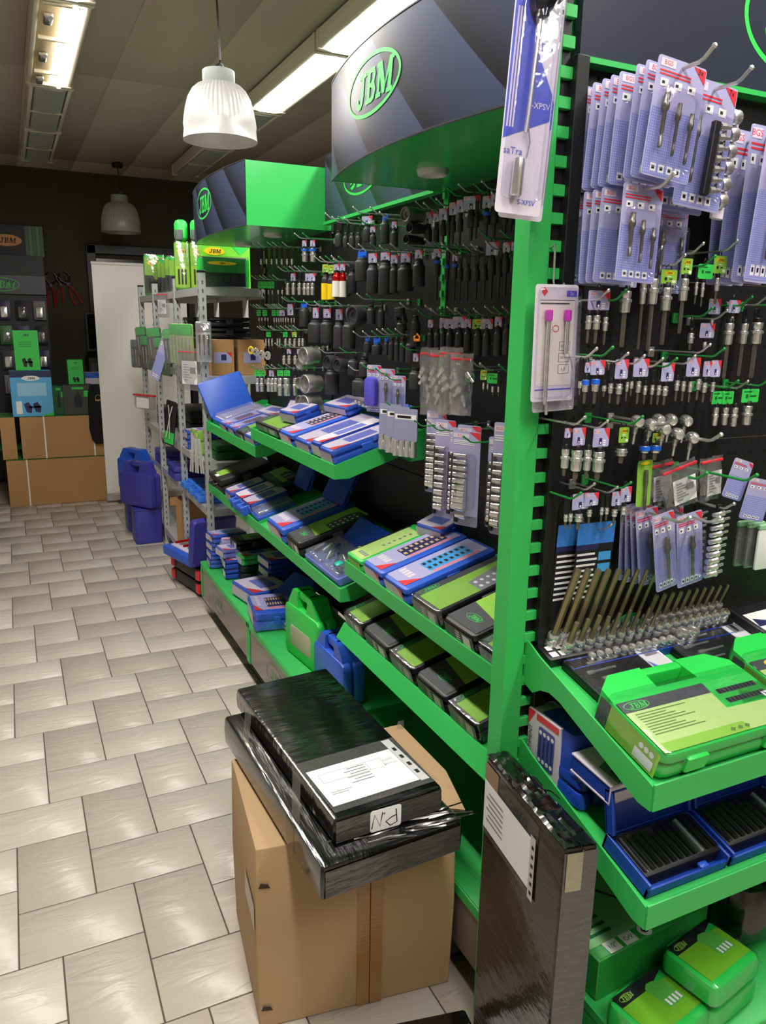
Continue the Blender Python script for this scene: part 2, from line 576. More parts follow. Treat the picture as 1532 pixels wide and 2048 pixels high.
# ------------------------------------------------------------------ ceiling lights
HOUSE = mat('cream_enamel', (214, 204, 184), 0.5)
GLOWM = mat('lit_diffuser', (255, 250, 240), 0.4, emit=14.0)
DIFF = mat('unlit_prismatic_diffuser', (176, 180, 170), 0.35, bump=0.3, bscale=240)
def fixture(x, y0, y1, lit, label, style='cover', watts=None):
    L = y1-y0
    t = thing('ceiling_light', label, 'ceiling light', TM((x, (y0+y1)/2, CEIL-.012)), 'surface-mounted fluorescent lights')
    w = .24
    b = MB()
    b.box((0, 0, -.02), (w, L-.01, .04), ch=.004)
    for s in (-1, 1):
        b.box((s*(w/2-.012), 0, -.06), (.022, L-.02, .06), ch=.003)
    part('housing', b, HOUSE, t)
    for s in (-1, 1):
        part('end_cap', MB().box((0, s*(L/2-.012), -.05), (w+.012, .024, .096), ch=.004), HOUSE, t)
    if style == 'cover':
        d = MB()
        prof = [(-w/2+.025, -.06), (-w/2+.035, -.095), (-.05, -.104), (.05, -.104), (w/2-.035, -.095), (w/2-.025, -.06)]
        d.loft([[(px, -L/2+.03, pz) for px, pz in prof], [(px, L/2-.03, pz) for px, pz in prof]], 0)
        part('diffuser', d, GLOWM if lit else DIFF, t)
        if not lit:
            part('centre_clip', MB().box((0, 0, -.1), (w-.03, .012, .012), ch=.002), HOUSE, t)
    else:
        part('gear_tray', MB().box((-.05, 0, -.06), (.1, L-.06, .05), ch=.004), mat('cream_gear_tray', (206, 184, 142), .5), t)
        for k in (-.32, .1, .42):
            part('ballast', MB().box((-.055, k*L, -.095), (.04, .12, .022), ch=.006), CHROME, t)
        for k in (-.47, -.12, .3, .47):
            part('tube_holder', MB().box((-.01, k*L, -.09), (.16, .018, .03), ch=.004), HOUSE, t)
        part('fluorescent_tube', MB().lathe([(.004, -L/2+.03), (.019, -L/2+.034), (.019, L/2-.034), (.004, L/2-.03)], 12, M=TM((.05, 0, -.09), rx=90)), GLOWM, t)
        part('glowing_reflector', MB().box((.055, 0, -.05), (.1, L-.08, .008)), GLOWM, t)  # tube light on this plate is put in as its own glow
    if lit:
        ld = bpy.data.lights.new('fluorescent_light', 'AREA')
        ld.shape = 'RECTANGLE'
        ld.size = .16
        ld.size_y = L-.1
        ld.energy = watts or TUBE_WATTS
        ld.color = TUBE_COLOR
        lo = bpy.data.objects.new('fluorescent_light', ld)
        lo.parent = t
        lo.matrix_local = TM((0, 0, -.125))
        COL.objects.link(lo)
    return t
fixture(1.655, 4.10, 5.34, True, 'lit fluorescent ceiling light in right row, far end, beside the pendant')
fixture(1.655, 2.83, 4.07, True, 'lit fluorescent ceiling light in right row above the near curved header')
fixture(1.655, 1.56, 2.80, True, 'lit fluorescent ceiling light in right row right above the end cap')
fixture(1.655, 0.29, 1.53, True, 'lit fluorescent ceiling light in right row, level with the camera')
fixture(1.655, -1.2, 0.04, True, 'lit fluorescent ceiling light in right row behind the camera')
fixture(1.655, 6.66, 7.95, False, 'unlit fluorescent ceiling light seen under the bell of the pendant')
fixture(1.655, 5.38, 6.62, False, 'unlit fluorescent ceiling light hidden behind the pendant lamp')
fixture(0.345, 4.02, 5.42, True, 'lit bare-tube ceiling light with open gear tray, top left', 'open')
fixture(0.345, 2.62, 4.0, True, 'lit ceiling light in left row beyond top frame edge')
fixture(0.345, 1.2, 2.58, True, 'lit ceiling light in left row over the open floor')
fixture(0.345, -0.22, 1.16, True, 'lit ceiling light in left row over the camera')
fixture(0.345, -1.64, -0.26, True, 'lit ceiling light in left row well behind the camera')
fixture(0.36, 5.44, 6.68, False, 'unlit grey ceiling light just past the lit bare tube')
fixture(0.36, 6.70, 7.94, False, 'unlit grey ceiling light farthest along the left row')

# ------------------------------------------------------------------ bell pendants
def pendant(x, y, zr, rad, hh, label):
    t = thing('pendant_lamp', label, 'pendant lamp', TM((x, y, zr)), 'ribbed bell pendant lamps')
    pm = clear_mat('ribbed_acrylic', (235, 232, 224), gloss=0.12, bump=0.0, haze=0.34, rough=0.35)
    n = 96
    prof = [(.40, 1.0), (.56, .97), (.71, .88), (.82, .74), (.89, .58), (.94, .40), (.965, .27), (.972, .2), (1.0, .02), (1.015, 0.0), (.985, .0), (.965, .04), (.945, .2), (.91, .42), (.86, .6), (.78, .74), (.66, .87), (.4, .96)]
    rings = []
    for i, (r, z) in enumerate(prof):
        rib = .022 if .26 < z < .98 and i < 8 else 0
        rings.append([((r+(rib if k % 2 else 0))*rad*math.cos(2*math.pi*k/n), (r+(rib if k % 2 else 0))*rad*math.sin(2*math.pi*k/n), z*hh) for k in range(n)])
    part('bell_shade', MB().loft(rings, 0, None, caps=False), pm, t, smooth=24)
    gm = mat('grey_enamel_gear', (150, 156, 154), .45)
    part('gear_can', MB().lathe([(.40*rad, hh*.98), (.42*rad, hh*.99), (.43*rad, hh*1.0), (.43*rad, hh*1.22), (.41*rad, hh*1.235), (.1*rad, hh*1.24)], 28), gm, t)
    part('bulb', MB().lathe([(.01, hh*.93), (.02, hh*.9), (.024, hh*.7), (.045, hh*.55), (.048, hh*.45), (.03, hh*.34), (.004, hh*.31)], 16), mat('opal_bulb', (210, 208, 200), .3), t)
    part('hanging_eye', MB().tube([(.012*math.cos(a)+.012, 0, hh*1.245+.012+.016*math.sin(a)) for a in [k*math.pi/5 for k in range(11)]], .0025), WIRE, t)
    part('cord', MB().tube([(-.02, 0, hh*1.235), (-.012, 0, hh*1.3), (0.006, 0, hh*1.36), (.01, 0, hh*1.42), (.0, 0, CEIL-zr-.03)], .0045), BLACKP, t)
    part('ceiling_rose', MB().lathe([(.045, CEIL-zr-.045), (.05, CEIL-zr-.04), (.05, CEIL-zr-.012), (.03, CEIL-zr-.01)], 16), BLACKP, t)
    return t
pendant(.933, 3.7, 2.434, .163, .232, 'clear ribbed bell pendant lamp on black cord, nearest')
pendant(1.07, 8.2, 2.47, .185, .275, 'dim ribbed bell pendant lamp hanging before the far wall')

# ================================================================== GONDOLA BAYS
BX = 1.30      # face of the perforated back panels of the aisle run
def wpart(name, mb, mats, parent, smooth=40):
    return part(name, mb, mats, parent, parent.matrix_world.inverted(), smooth)
FLIP = Matrix(((0, 0, -1, 0), (-1, 0, 0, 0), (0, 1, 0, 0), (0, 0, 0, 1)))   # local (right, up, out) -> world for a face looking to -X
FRONT = Matrix(((1, 0, 0, 0), (0, 0, -1, 0), (0, 1, 0, 0), (0, 0, 0, 1)))   # the same for a face looking to -Y
def faceX(x, y, z):
    return Matrix.Translation((x, y, z)) @ FLIP
def faceY(x, y, z):
    return Matrix.Translation((x, y, z)) @ FRONT

PEGX = pegboard_mat('perforated_black_steel', 'YZ')
PEGD = pegboard_mat('perforated_black_steel_front', 'XZ')
PEGY = pegboard_mat('perforated_black_steel_open', 'XZ', see_through=True)
LAMPW = mat('white_lamp_trim', (205, 205, 195), .4)

def upright(parent, x0, x1, y, z1, w=.03, m=None):
    b = MB().box(((x0+x1)/2, y, z1/2), (x1-x0, w, z1), ch=.002)
    z = .35
    while z < z1-.05:
        b.box((x0-.004, y, z), (.01, w*.5, .02))
        z += .05
    return wpart('slotted_upright', b, m or GREEN, parent)

def shelf(parent, y0, y1, xf, zf, lip=.047, out=.0, rise=.1, xb=BX-.005, side=True):
    b = MB()
    t = .004
    zb = zf+rise
    # tray surface
    b.add([(xf, y0, zf-.012), (xb, y0, zb-.012), (xb, y1, zb-.012), (xf, y1, zf-.012),
           (xf, y0, zf-.02), (xb, y0, zb-.02), (xb, y1, zb-.02), (xf, y1, zf-.02)],
          [(0, 1, 2, 3), (7, 6, 5, 4), (0, 4, 5, 1), (1, 5, 6, 2), (2, 6, 7, 3), (3, 7, 4, 0)])
    s = wpart('shelf', b, GREEN, parent)
    def sub(name, mb):
        o = part(name, mb, GREEN, s)
        return o
    l = MB()
    xo = xf-out
    l.add([(xf-.003, y0, zf), (xf+.003, y0, zf), (xf+.003, y1, zf), (xf-.003, y1, zf),
           (xo-.003, y0, zf-lip), (xo+.005, y0, zf-lip), (xo+.005, y1, zf-lip), (xo-.003, y1, zf-lip)],
          [(0, 3, 2, 1), (4, 5, 6, 7), (0, 4, 7, 3), (1, 2, 6, 5), (0, 1, 5, 4), (3, 7, 6, 2)])
    sub('front_lip', l)
    if side:
        for yy in (y0, y1):
            e = MB()
            prof = [(xf, zf), (xf, zf-.02), (xo, zf-lip), (xf+.05, zf-lip), (xb-.14, zb-.085), (xb-.1, zb-.105), (xb-.05, zb-.1), (xb, zb-.07), (xb, zb+.01), (xb-.03, zb+.012)]
            n = len(prof)
            ring = lambda o: [(px, yy+o, pz) for px, pz in prof]
            e.loft([ring(-.0015), ring(.0015)], 0)
            sub('end_bracket', e)
    return s

def arc_header(parent, y0, y1, x_end, bow, z0, z1, lamps, logo=True, stripe=True):
    n = 24
    yc, hw = (y0+y1)/2, (y1-y0)/2
    X = lambda y: x_end-bow*(1-((y-yc)/hw)**2)
    ys = [y0+(y1-y0)*k/n for k in range(n+1)]
    f = MB()
    f.loft([[(X(y)-.003, y, z0), (X(y)-.003, y, z1)] for y in ys], 0, caps=False, closed=False)
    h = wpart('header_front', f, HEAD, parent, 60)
    b = MB()
    b.poly([(X(y), y, z0+.001) for y in ys]+[(BX, y1, z0+.001), (BX, y0, z0+.001)])
    wpart('bounce_stop_lid', MB().poly([(X(y), y, z1-.001) for y in ys][::-1]+[(BX, y0, z1-.001), (BX, y1, z1-.001)]), BLACK, parent, 0)  # unseen top, made black to keep green bounce off the ceiling
    for yy in (y0, y1):
        b.box(((x_end+BX)/2, yy+(.002 if yy == y0 else -.002), (z0+z1)/2), (BX-x_end, .004, z1-z0))
    b.loft([[(X(y)+.001, y, z0), (X(y)+.001, y, z1)] for y in ys[::-1]], 0, caps=False, closed=False)
    wpart('header_box', b, mat('green_gloss_sheet', (54, 184, 88), 0.2), parent, 60)
    e = MB()
    for zz in (z0, z1):
        e.tube([(X(y)-.002, y, zz) for y in ys], .003, 5)
    wpart('header_edge_trim', e, mat('dark_edge_trim', (60, 62, 66), .3), parent)
    if logo:
        g = MB()
        g.ering(0, 0, .165, .068, .009, 0, 0, n=44)
        g.jbm(0, -.002, .074, 0, 0)
        m = MB()
        m.f, m.m = g.f, g.m
        yl = yc+.075
        m.v = [(X(yl-p[0])-.0042, yl-p[0], (z0+z1)/2+.022+p[1]) for p in g.v]
        part('logo', m, PGREEN, h, smooth=0)
    for lx, ly in lamps:
        l = MB().lathe([(.022, -.008), (.03, -.014), (.04, -.012), (.044, 0), (.044, .004)], 24, M=TM((lx, ly, z0-.001)))
        l.lathe([(.001, -.004), (.022, -.004)], 20, M=TM((lx, ly, z0-.001)))
        wpart('header_downlight', l, LAMPW, parent)
    return h

def plinth(parent, y0, y1, xp=.885, zt=.31):
    b = MB().box(((xp+BX)/2, (y0+y1)/2, zt-.012), (BX-xp, y1-y0-.004, .024), ch=.002)
    p = wpart('base_deck', b, GREEN, parent)
    fm = mat('taupe_gloss_laminate', (120, 108, 98), .22)
    o_, k_ = xp-.885, (zt-.1)/.21
    part('plinth_front', MB().box((.891+o_, (y0+y1)/2, .1+.095*k_), (.008, y1-y0-.05, .176*k_)), fm, p)
    g = MB()
    for yy in (y0+.012, y1-.012):
        g.box((.888+o_, yy, .1+.1*k_), (.012, .02, .2*k_), ch=.002)
    g.box((.888+o_, (y0+y1)/2, zt-.02), (.012, y1-y0-.006, .03), ch=.002)
    part('plinth_frame', g, GREEN, p)
    k = MB()
    k.ering(0, 0, .12, .058, .004, 0, 0)
    k.jbm(0, 0, .05, 0, 0)
    part('plinth_logo', k, mat('dull_green_print', (84, 140, 70), .3), p, faceX(.8862+o_, (y0+y1)/2+.1, .1+.09*k_), smooth=0)
    part('toe_kick', MB().box((1.13, (y0+y1)/2, .05), (.33, y1-y0-.02, .1)), BLACK, p)
    return p

def back_panel(parent, y0, y1, z1, x=BX):
    for k, (za, zb) in enumerate(((.32, .72), (.72, 1.12), (1.12, 1.6), (1.6, z1))):
        wpart('perforated_panel', MB().box((x+.008, (y0+y1)/2, (za+zb)/2), (.014, y1-y0-.03, zb-za-.002), ch=.001), PEGX, parent)

def bay(name, label, y0, y1):
    return thing(name, label, 'display bay', TM(((.885+BX)/2, (y0+y1)/2, 0)), 'green display bays along the aisle')
YA0, YA1, YB1, YC1 = 1.285, 2.28, 3.28, 4.275
bayA = bay('display_bay', 'nearest green display bay on the aisle, with protruding curved navy header', YA0, YA1)
bayB = bay('display_bay', 'middle green display bay with flat recessed navy header', YA1, YB1)
bayC = bay('display_bay', 'farthest green display bay, green box header side facing us', YB1, YC1)
for b_, y0, y1 in ((bayA, YA0, YA1), (bayB, YA1, YB1), (bayC, YB1, YC1)):
    back_panel(b_, y0, y1, 2.07)
    plinth(b_, y0, y1, *((.9, .292) if b_ is bayA else ()))
    upright(b_, BX-.006, BX+.03, y1 if b_ is not bayC else y1-.016, 2.33 if b_ is bayA else 2.03, m=GREEN if b_ is bayA else BLACK)
arc_header(bayA, YA0+.03, YA1, .907, .062, 2.06, 2.32, [(1.085, 1.99), (1.085, 1.55)])
arc_header(bayC, YB1+.005, YC1, .927, .045, 2.04, 2.29, [(1.12, 3.54), (1.12, 4.04)])
# flat header of the middle bay
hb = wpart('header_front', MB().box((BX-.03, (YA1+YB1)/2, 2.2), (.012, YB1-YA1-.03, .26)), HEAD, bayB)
g_ = MB(); g_.ering(0, 0, .165, .068, .009, 0, 0, n=44); g_.jbm(0, -.002, .074, 0, 0)
part('logo', g_, PGREEN, hb, faceX(BX-.0375, 2.89, 2.2), smooth=0)
wpart('header_frame', MB().box((BX-.03, (YA1+YB1)/2, 2.064), (.03, YB1-YA1-.03, .012)).box((BX-.012, (YA1+YB1)/2, 2.2), (.02, YB1-YA1-.03, .27)), GREEN, bayB)
SLOPE = math.degrees(math.atan2(.1, .345))
shelf(bayA, YA0+.01, YA1-.012, .95, .883)
shelf(bayA, YA0+.01, YA1-.005, .95, .66, out=.028)
shelf(bayB, YA1+.012, YB1-.01, .92, 1.203)
shelf(bayB, YA1+.012, YB1-.005, .942, .775)
shelf(bayC, YB1+.01, YC1-.03, .945, 1.115)
shelf(bayC, YB1+.005, YC1-.03, .945, .77)

# ------------------------------------------------------------------ end cap facing the camera
EY = 1.295     # face of its perforated panels
ecap = thing('end_cap_display', 'green end-cap display with slotted corner post, facing the camera', 'display bay', TM((1.45, 1.15, 0)))
b = MB().box((.920, 1.283, 1.25), (.048, .05, 2.5), ch=.0015)
po = wpart('corner_post', b, GREEN, ecap)
t_ = MB()
z = .05
while z < 2.5:
    t_.box((.957, 1.264, z), (.03, .012, .021), ch=.001)
    z += .05
t_.box((.958, 1.279, 1.25), (.024, .02, 2.5), 1)
part('post_teeth', t_, [GREEN, BLACK], po)
wpart('corner_post', MB().box((1.96, 1.283, 1.25), (.048, .05, 2.5), ch=.0015), GREEN, ecap)
wpart('panel_flange', MB().box((.984, 1.27, 1.1), (.028, .05, 2.06), ch=.002), BLACK, ecap)
for za, zb in ((.32, .60), (.60, .95), (.95, 1.40), (1.40, 1.75), (1.75, 2.13)):
    wpart('perforated_panel', MB().box((1.065, EY+.003, (za+zb)/2), (.132, .002, zb-za-.002)), PEGY, ecap)
    wpart('perforated_panel', MB().box((1.533, EY+.003, (za+zb)/2), (.802, .002, zb-za-.002)), PEGD, ecap)
hd = wpart('header_front', MB().box((1.47, 1.283, 2.4), (.95, .02, .53)), mat('navy_satin_sheet', (46, 50, 64), .3), ecap)
g_ = MB(); g_.ering(0, 0, .19, .115, .011, 0, 0, n=48); g_.jbm(0.02, 0, .11, 0, 0)
part('logo', g_, PGREEN, hd, faceY(1.588, 1.2725, 2.285), smooth=0)
wpart('header_frame', MB().box((1.47, 1.28, 2.131), (.95, .03, .01)), GREEN, ecap)
def shelfE(y_f, zf, lip, x0=.95, x1=1.93, rise=.1):
    yb = EY-.04
    zb = zf+rise*(yb-y_f)/.4
    b = MB()
    b.add([(x0, y_f, zf-.012), (x1, y_f, zf-.012), (x1, yb, zb-.012), (x0, yb, zb-.012),
           (x0, y_f, zf-.02), (x1, y_f, zf-.02), (x1, yb, zb-.02), (x0, yb, zb-.02)],
          [(0, 1, 2, 3), (7, 6, 5, 4), (0, 4, 5, 1), (1, 5, 6, 2), (2, 6, 7, 3), (3, 7, 4, 0)])
    s = wpart('shelf', b, GREEN, ecap)
    part('front_lip', MB().box(((x0+x1)/2, y_f-.002, zf-lip/2), (x1-x0, .005, lip), ch=.001), GREEN, s)
    for xx in (x0, x1):
        prof = [(y_f, zf-.004), (y_f, zf-lip), (y_f+.03, zf-lip), (yb-.12, zb-.065), (yb-.085, zb-.06), (yb-.055, zb-.068), (yb-.03, zb-.085), (yb-.005, zb-.078), (yb+.02, zb-.06), (yb+.02, zb-.02), (yb+.012, zb+.02), (yb-.005, zb+.022), (yb-.045, zb+.004)]
        e = MB().loft([[(xx-.002, py, pz) for py, pz in prof], [(xx+.002, py, pz) for py, pz in prof]], 0)
        part('end_bracket', e, GREEN, s)
    return s
shelfE(.872, .877, .054)
shelfE(.857, .640, .052)
b = MB().box((1.44, 1.04, .298), (.98, .48, .024), ch=.002)
p_ = wpart('base_deck', b, GREEN, ecap)
part('plinth_front', MB().box((1.44, .806, .19), (.96, .01, .19)), MATS['taupe_gloss_laminate'], p_)
part('plinth_side', MB().box((.955, 1.04, .19), (.008, .46, .19)), GREEN, p_)

HANG={
 'B1':[('Kb',1.150,2.826,2.023,0.044,0.049,0.0130,0.00,0.000),
  ('Kb',1.150,2.758,2.003,0.038,0.043,0.0088,0.00,0.000),
  ('Kb',1.150,2.699,1.997,0.038,0.042,0.0103,0.00,0.000),
  ('Kb',1.150,2.642,1.987,0.032,0.042,0.0094,0.00,0.000),
  ('Lb',1.150,2.566,2.014,0.038,0.049,0.0131,0.00,0.035),
  ('Lb',1.150,2.518,1.974,0.027,0.040,0.0097,0.00,0.017),
  ('Ub',1.150,2.424,1.996,0.015,0.071,0.0129,0.00,0.000),
  ('Lb',1.150,2.352,1.973,0.029,0.050,0.0106,0.00,0.016)],
 'B2':[('Kb',1.150,2.745,1.856,0.034,0.072,0.0117,0.00,0.000),
  ('Kb',1.150,2.697,1.862,0.028,0.076,0.0143,0.00,0.000),
  ('Ub',1.150,2.607,1.899,0.023,0.078,0.0223,0.00,0.000),
  ('Lb',1.150,2.515,1.890,0.045,0.091,0.0191,0.00,0.030),
  ('Lb',1.150,2.415,1.885,0.037,0.101,0.0205,0.00,0.031),
  ('Lb',1.150,2.348,1.872,0.038,0.084,0.0127,0.00,0.021),
  ('Lb',1.150,2.267,1.872,0.041,0.078,0.0223,0.00,0.028),
  ('Lb',1.150,2.178,1.875,0.038,0.073,0.0164,0.00,0.023)],
 'B2y':[('Yy',1.100,2.835,1.870,0.042,0.091,0.0138,0.00,0.021),
  ('Yy',1.100,2.777,1.864,0.043,0.084,0.0117,0.00,0.019),
  ('Lw',1.100,2.721,1.863,0.033,0.085,0.0143,0.00,0.021),
  ('Lw',1.100,2.664,1.860,0.033,0.084,0.0102,0.00,0.018)],
 'B3':[('Ub',1.150,3.218,1.732,0.019,0.078,0.0195,0.00,0.000),
  ('Lb',1.150,3.072,1.717,0.056,0.088,0.0291,0.00,0.026),
  ('Lb',1.150,2.944,1.711,0.049,0.088,0.0246,0.00,0.030),
  ('Lb',1.150,2.818,1.709,0.055,0.097,0.0206,0.00,0.029),
  ('Lb',1.150,2.724,1.711,0.056,0.095,0.0212,0.00,0.021),
  ('Kb',1.150,2.526,1.729,0.023,0.055,0.0132,0.00,0.000),
  ('Kb',1.150,2.443,1.724,0.022,0.062,0.0097,0.00,0.000),
  ('Kb',1.150,2.192,1.693,0.024,0.085,0.0142,0.00,0.000)],
 'B4':[('Ub',1.150,2.555,1.602,0.012,0.039,0.0117,0.00,0.000),
  ('Ub',1.150,2.475,1.604,0.020,0.036,0.0154,0.00,0.000),
  ('Ub',1.150,2.399,1.605,0.011,0.046,0.0077,0.00,0.000),
  ('Kb',1.150,2.360,1.612,0.015,0.063,0.0089,0.00,0.000),
  ('Kb',1.150,2.317,1.613,0.015,0.066,0.0088,0.00,0.000),
  ('Kb',1.150,2.276,1.614,0.015,0.065,0.0094,0.00,0.000),
  ('Kb',1.150,2.222,1.615,0.017,0.064,0.0140,0.00,0.000)],
 'B5':[('Lb',1.150,2.896,1.533,0.062,0.096,0.0251,0.00,0.028),
  ('Kb',1.150,2.680,1.542,0.019,0.058,0.0188,0.00,0.000),
  ('Kb',1.150,2.597,1.482,0.024,0.064,0.0323,0.00,0.000),
  ('Kb',1.150,2.581,1.541,0.019,0.056,0.0171,0.00,0.000),
  ('Lb',1.150,2.181,1.569,0.059,0.057,0.0183,0.00,0.016)],
 'C1':[('Kc',1.160,3.866,2.007,0.052,0.044,0.0074,0.40,0.000),
  ('Kc',1.160,3.775,2.000,0.051,0.039,0.0073,0.40,0.000),
  ('Kc',1.160,3.692,1.994,0.050,0.043,0.0071,0.40,0.000),
  ('Kc',1.160,3.615,1.988,0.049,0.039,0.0070,0.40,0.000),
  ('Kc',1.160,3.540,1.982,0.048,0.042,0.0069,0.40,0.000),
  ('Kc',1.160,3.466,1.976,0.047,0.041,0.0067,0.40,0.000),
  ('Kc',1.160,3.400,1.971,0.047,0.040,0.0066,0.40,0.000)],
 'C1b':[('LcU',1.160,3.231,1.991,0.036,0.053,0.0143,0.00,0.019),
  ('LcU',1.160,3.132,1.983,0.035,0.052,0.0140,0.00,0.019)],
 'C2':[('Kc',1.160,3.461,1.871,0.046,0.052,0.0111,0.00,0.026),
  ('Lc',1.160,3.381,1.867,0.045,0.051,0.0109,0.00,0.025),
  ('Kc',1.160,3.303,1.863,0.044,0.050,0.0106,0.00,0.025),
  ('Kc',1.160,3.237,1.860,0.044,0.049,0.0104,0.00,0.024),
  ('Lc',1.160,3.190,1.857,0.043,0.049,0.0103,0.00,0.024),
  ('Lc',1.160,3.140,1.855,0.043,0.048,0.0102,0.00,0.024)],
 'C2b':[('Gc',1.160,3.889,1.853,0.046,0.065,0.0044,0.70,0.023),
  ('Gc',1.160,3.819,1.850,0.045,0.064,0.0043,0.70,0.023),
  ('Gc',1.160,3.752,1.847,0.044,0.063,0.0043,0.70,0.022),
  ('Gc',1.160,3.693,1.845,0.044,0.062,0.0043,0.70,0.022),
  ('Kc',1.160,3.602,1.841,0.043,0.061,0.0057,0.70,0.022),
  ('Kc',1.160,3.541,1.839,0.042,0.060,0.0056,0.70,0.021)],
 'C3':[('Gc',1.160,3.923,1.715,0.041,0.042,0.0049,0.60,0.024),
  ('Kc',1.160,3.873,1.714,0.040,0.041,0.0048,0.60,0.023),
  ('Gc',1.160,3.819,1.714,0.040,0.040,0.0047,0.60,0.023),
  ('Kc',1.160,3.772,1.713,0.039,0.040,0.0047,0.60,0.023),
  ('Gc',1.160,3.672,1.712,0.038,0.053,0.0046,0.60,0.022),
  ('Kc',1.160,3.634,1.712,0.038,0.052,0.0046,0.60,0.022),
  ('Gc',1.160,3.598,1.711,0.038,0.052,0.0045,0.60,0.022),
  ('Kc',1.160,3.565,1.711,0.037,0.051,0.0044,0.60,0.022),
  ('Lc',1.160,3.533,1.711,0.037,0.051,0.0044,0.60,0.035),
  ('Kc',1.160,3.497,1.710,0.037,0.050,0.0044,0.60,0.035),
  ('Kc',1.160,3.461,1.710,0.037,0.050,0.0043,0.60,0.034),
  ('Lc',1.160,3.416,1.739,0.068,0.049,0.0043,0.60,0.034),
  ('Kc',1.160,3.377,1.739,0.067,0.049,0.0043,0.60,0.034)],
 'C4':[('Kc',1.160,3.810,1.608,0.035,0.053,0.0062,0.30,0.025),
  ('Gc',1.160,3.762,1.609,0.035,0.052,0.0060,0.30,0.024),
  ('Kc',1.160,3.709,1.609,0.034,0.051,0.0060,0.30,0.024),
  ('Kc',1.160,3.624,1.611,0.034,0.050,0.0059,0.30,0.024),
  ('Kc',1.160,3.589,1.611,0.033,0.050,0.0058,0.30,0.023),
  ('Gc',1.160,3.501,1.612,0.033,0.049,0.0089,0.30,0.023),
  ('Kc',1.160,3.440,1.613,0.032,0.048,0.0088,0.30,0.022),
  ('Yc',1.160,3.373,1.614,0.032,0.047,0.0086,0.30,0.022),
  ('Kc',1.160,3.311,1.615,0.031,0.047,0.0084,0.30,0.022),
  ('Kc',1.160,3.264,1.616,0.031,0.046,0.0083,0.30,0.021)],
 'C5':[('Kc',1.160,3.525,1.534,0.033,0.041,0.0109,0.00,0.022),
  ('Lc',1.160,3.451,1.537,0.032,0.040,0.0107,0.00,0.021),
  ('Kc',1.160,3.368,1.539,0.032,0.039,0.0104,0.00,0.021),
  ('Lc',1.160,3.309,1.541,0.031,0.039,0.0103,0.00,0.021)],
 'C6':[('Gc',1.160,3.972,1.411,0.044,0.070,0.0136,0.00,0.034),
  ('Gc',1.160,3.895,1.415,0.043,0.069,0.0134,0.00,0.034),
  ('Kc',1.160,3.777,1.422,0.042,0.067,0.0137,0.00,0.033),
  ('Lc',1.160,3.718,1.425,0.042,0.066,0.0135,0.00,0.032),
  ('Kc',1.160,3.660,1.429,0.041,0.065,0.0140,0.00,0.032),
  ('Gc',1.160,3.587,1.433,0.040,0.084,0.0170,0.00,0.031),
  ('Gc',1.160,3.484,1.439,0.039,0.082,0.0216,0.00,0.031),
  ('Kc',1.160,3.368,1.446,0.038,0.080,0.0136,0.00,0.030)],
 'A1':[('Lb',1.160,2.145,1.981,0.047,0.041,0.0117,0.00,0.030),
  ('Lb',1.160,2.094,1.971,0.042,0.042,0.0083,0.00,0.015),
  ('Lb',1.160,2.052,1.980,0.045,0.056,0.0091,0.40,0.025),
  ('Kb',1.160,2.021,1.973,0.030,0.067,0.0086,0.50,0.000),
  ('Lb',1.160,1.997,1.990,0.051,0.066,0.0075,0.50,0.021),
  ('Lb',1.160,1.958,1.992,0.050,0.076,0.0077,0.50,0.021),
  ('Lb',1.160,1.900,1.994,0.049,0.070,0.0120,0.50,0.039),
  ('Kb',1.160,1.874,1.978,0.040,0.061,0.0067,0.50,0.000),
  ('LbU',1.160,1.824,1.984,0.043,0.063,0.0096,0.50,0.021),
  ('Lb',1.160,1.786,1.985,0.044,0.067,0.0095,0.50,0.019),
  ('Kb',1.160,1.737,1.952,0.028,0.048,0.0096,0.50,0.000),
  ('Kb',1.160,1.711,1.943,0.026,0.039,0.0071,0.50,0.000)],
 'A2':[('LbU',1.160,2.082,1.872,0.035,0.115,0.0089,0.60,0.021),
  ('KbU',1.160,2.023,1.857,0.037,0.101,0.0073,0.60,0.000),
  ('LbU',1.160,1.978,1.850,0.029,0.105,0.0075,0.60,0.014),
  ('Kb',1.160,1.948,1.835,0.026,0.093,0.0075,0.60,0.000),
  ('Kb',1.160,1.908,1.842,0.036,0.090,0.0087,0.60,0.000),
  ('Kb',1.160,1.862,1.839,0.037,0.083,0.0086,0.60,0.000),
  ('Kb',1.160,1.821,1.836,0.036,0.081,0.0084,0.60,0.000),
  ('Lb',1.160,1.787,1.867,0.046,0.102,0.0099,0.60,0.030),
  ('Kb',1.160,1.752,1.837,0.027,0.091,0.0081,0.60,0.000),
  ('Lb',1.160,1.723,1.860,0.036,0.102,0.0090,0.60,0.016),
  ('Lb',1.160,1.689,1.858,0.034,0.104,0.0079,0.60,0.013)],
 'A3':[('Lb',1.160,2.109,1.670,0.040,0.051,0.0096,0.00,0.015),
  ('Kb',1.160,2.067,1.684,0.054,0.051,0.0091,0.00,0.000),
  ('Lb',1.160,2.033,1.675,0.040,0.054,0.0084,0.00,0.019),
  ('Lb',1.160,1.992,1.673,0.040,0.051,0.0110,0.00,0.028),
  ('Lb',1.160,1.939,1.679,0.043,0.056,0.0112,0.00,0.036),
  ('Lb',1.160,1.894,1.672,0.035,0.057,0.0106,0.00,0.017),
  ('Yb',1.160,1.841,1.672,0.037,0.064,0.0107,0.00,0.028),
  ('Lb',1.160,1.797,1.673,0.037,0.065,0.0101,0.00,0.027),
  ('Lb',1.160,1.743,1.678,0.036,0.068,0.0103,0.00,0.017),
  ('Kb',1.160,1.703,1.676,0.030,0.067,0.0097,0.00,0.000),
  ('Kb',1.160,1.663,1.676,0.030,0.066,0.0096,0.00,0.000)],
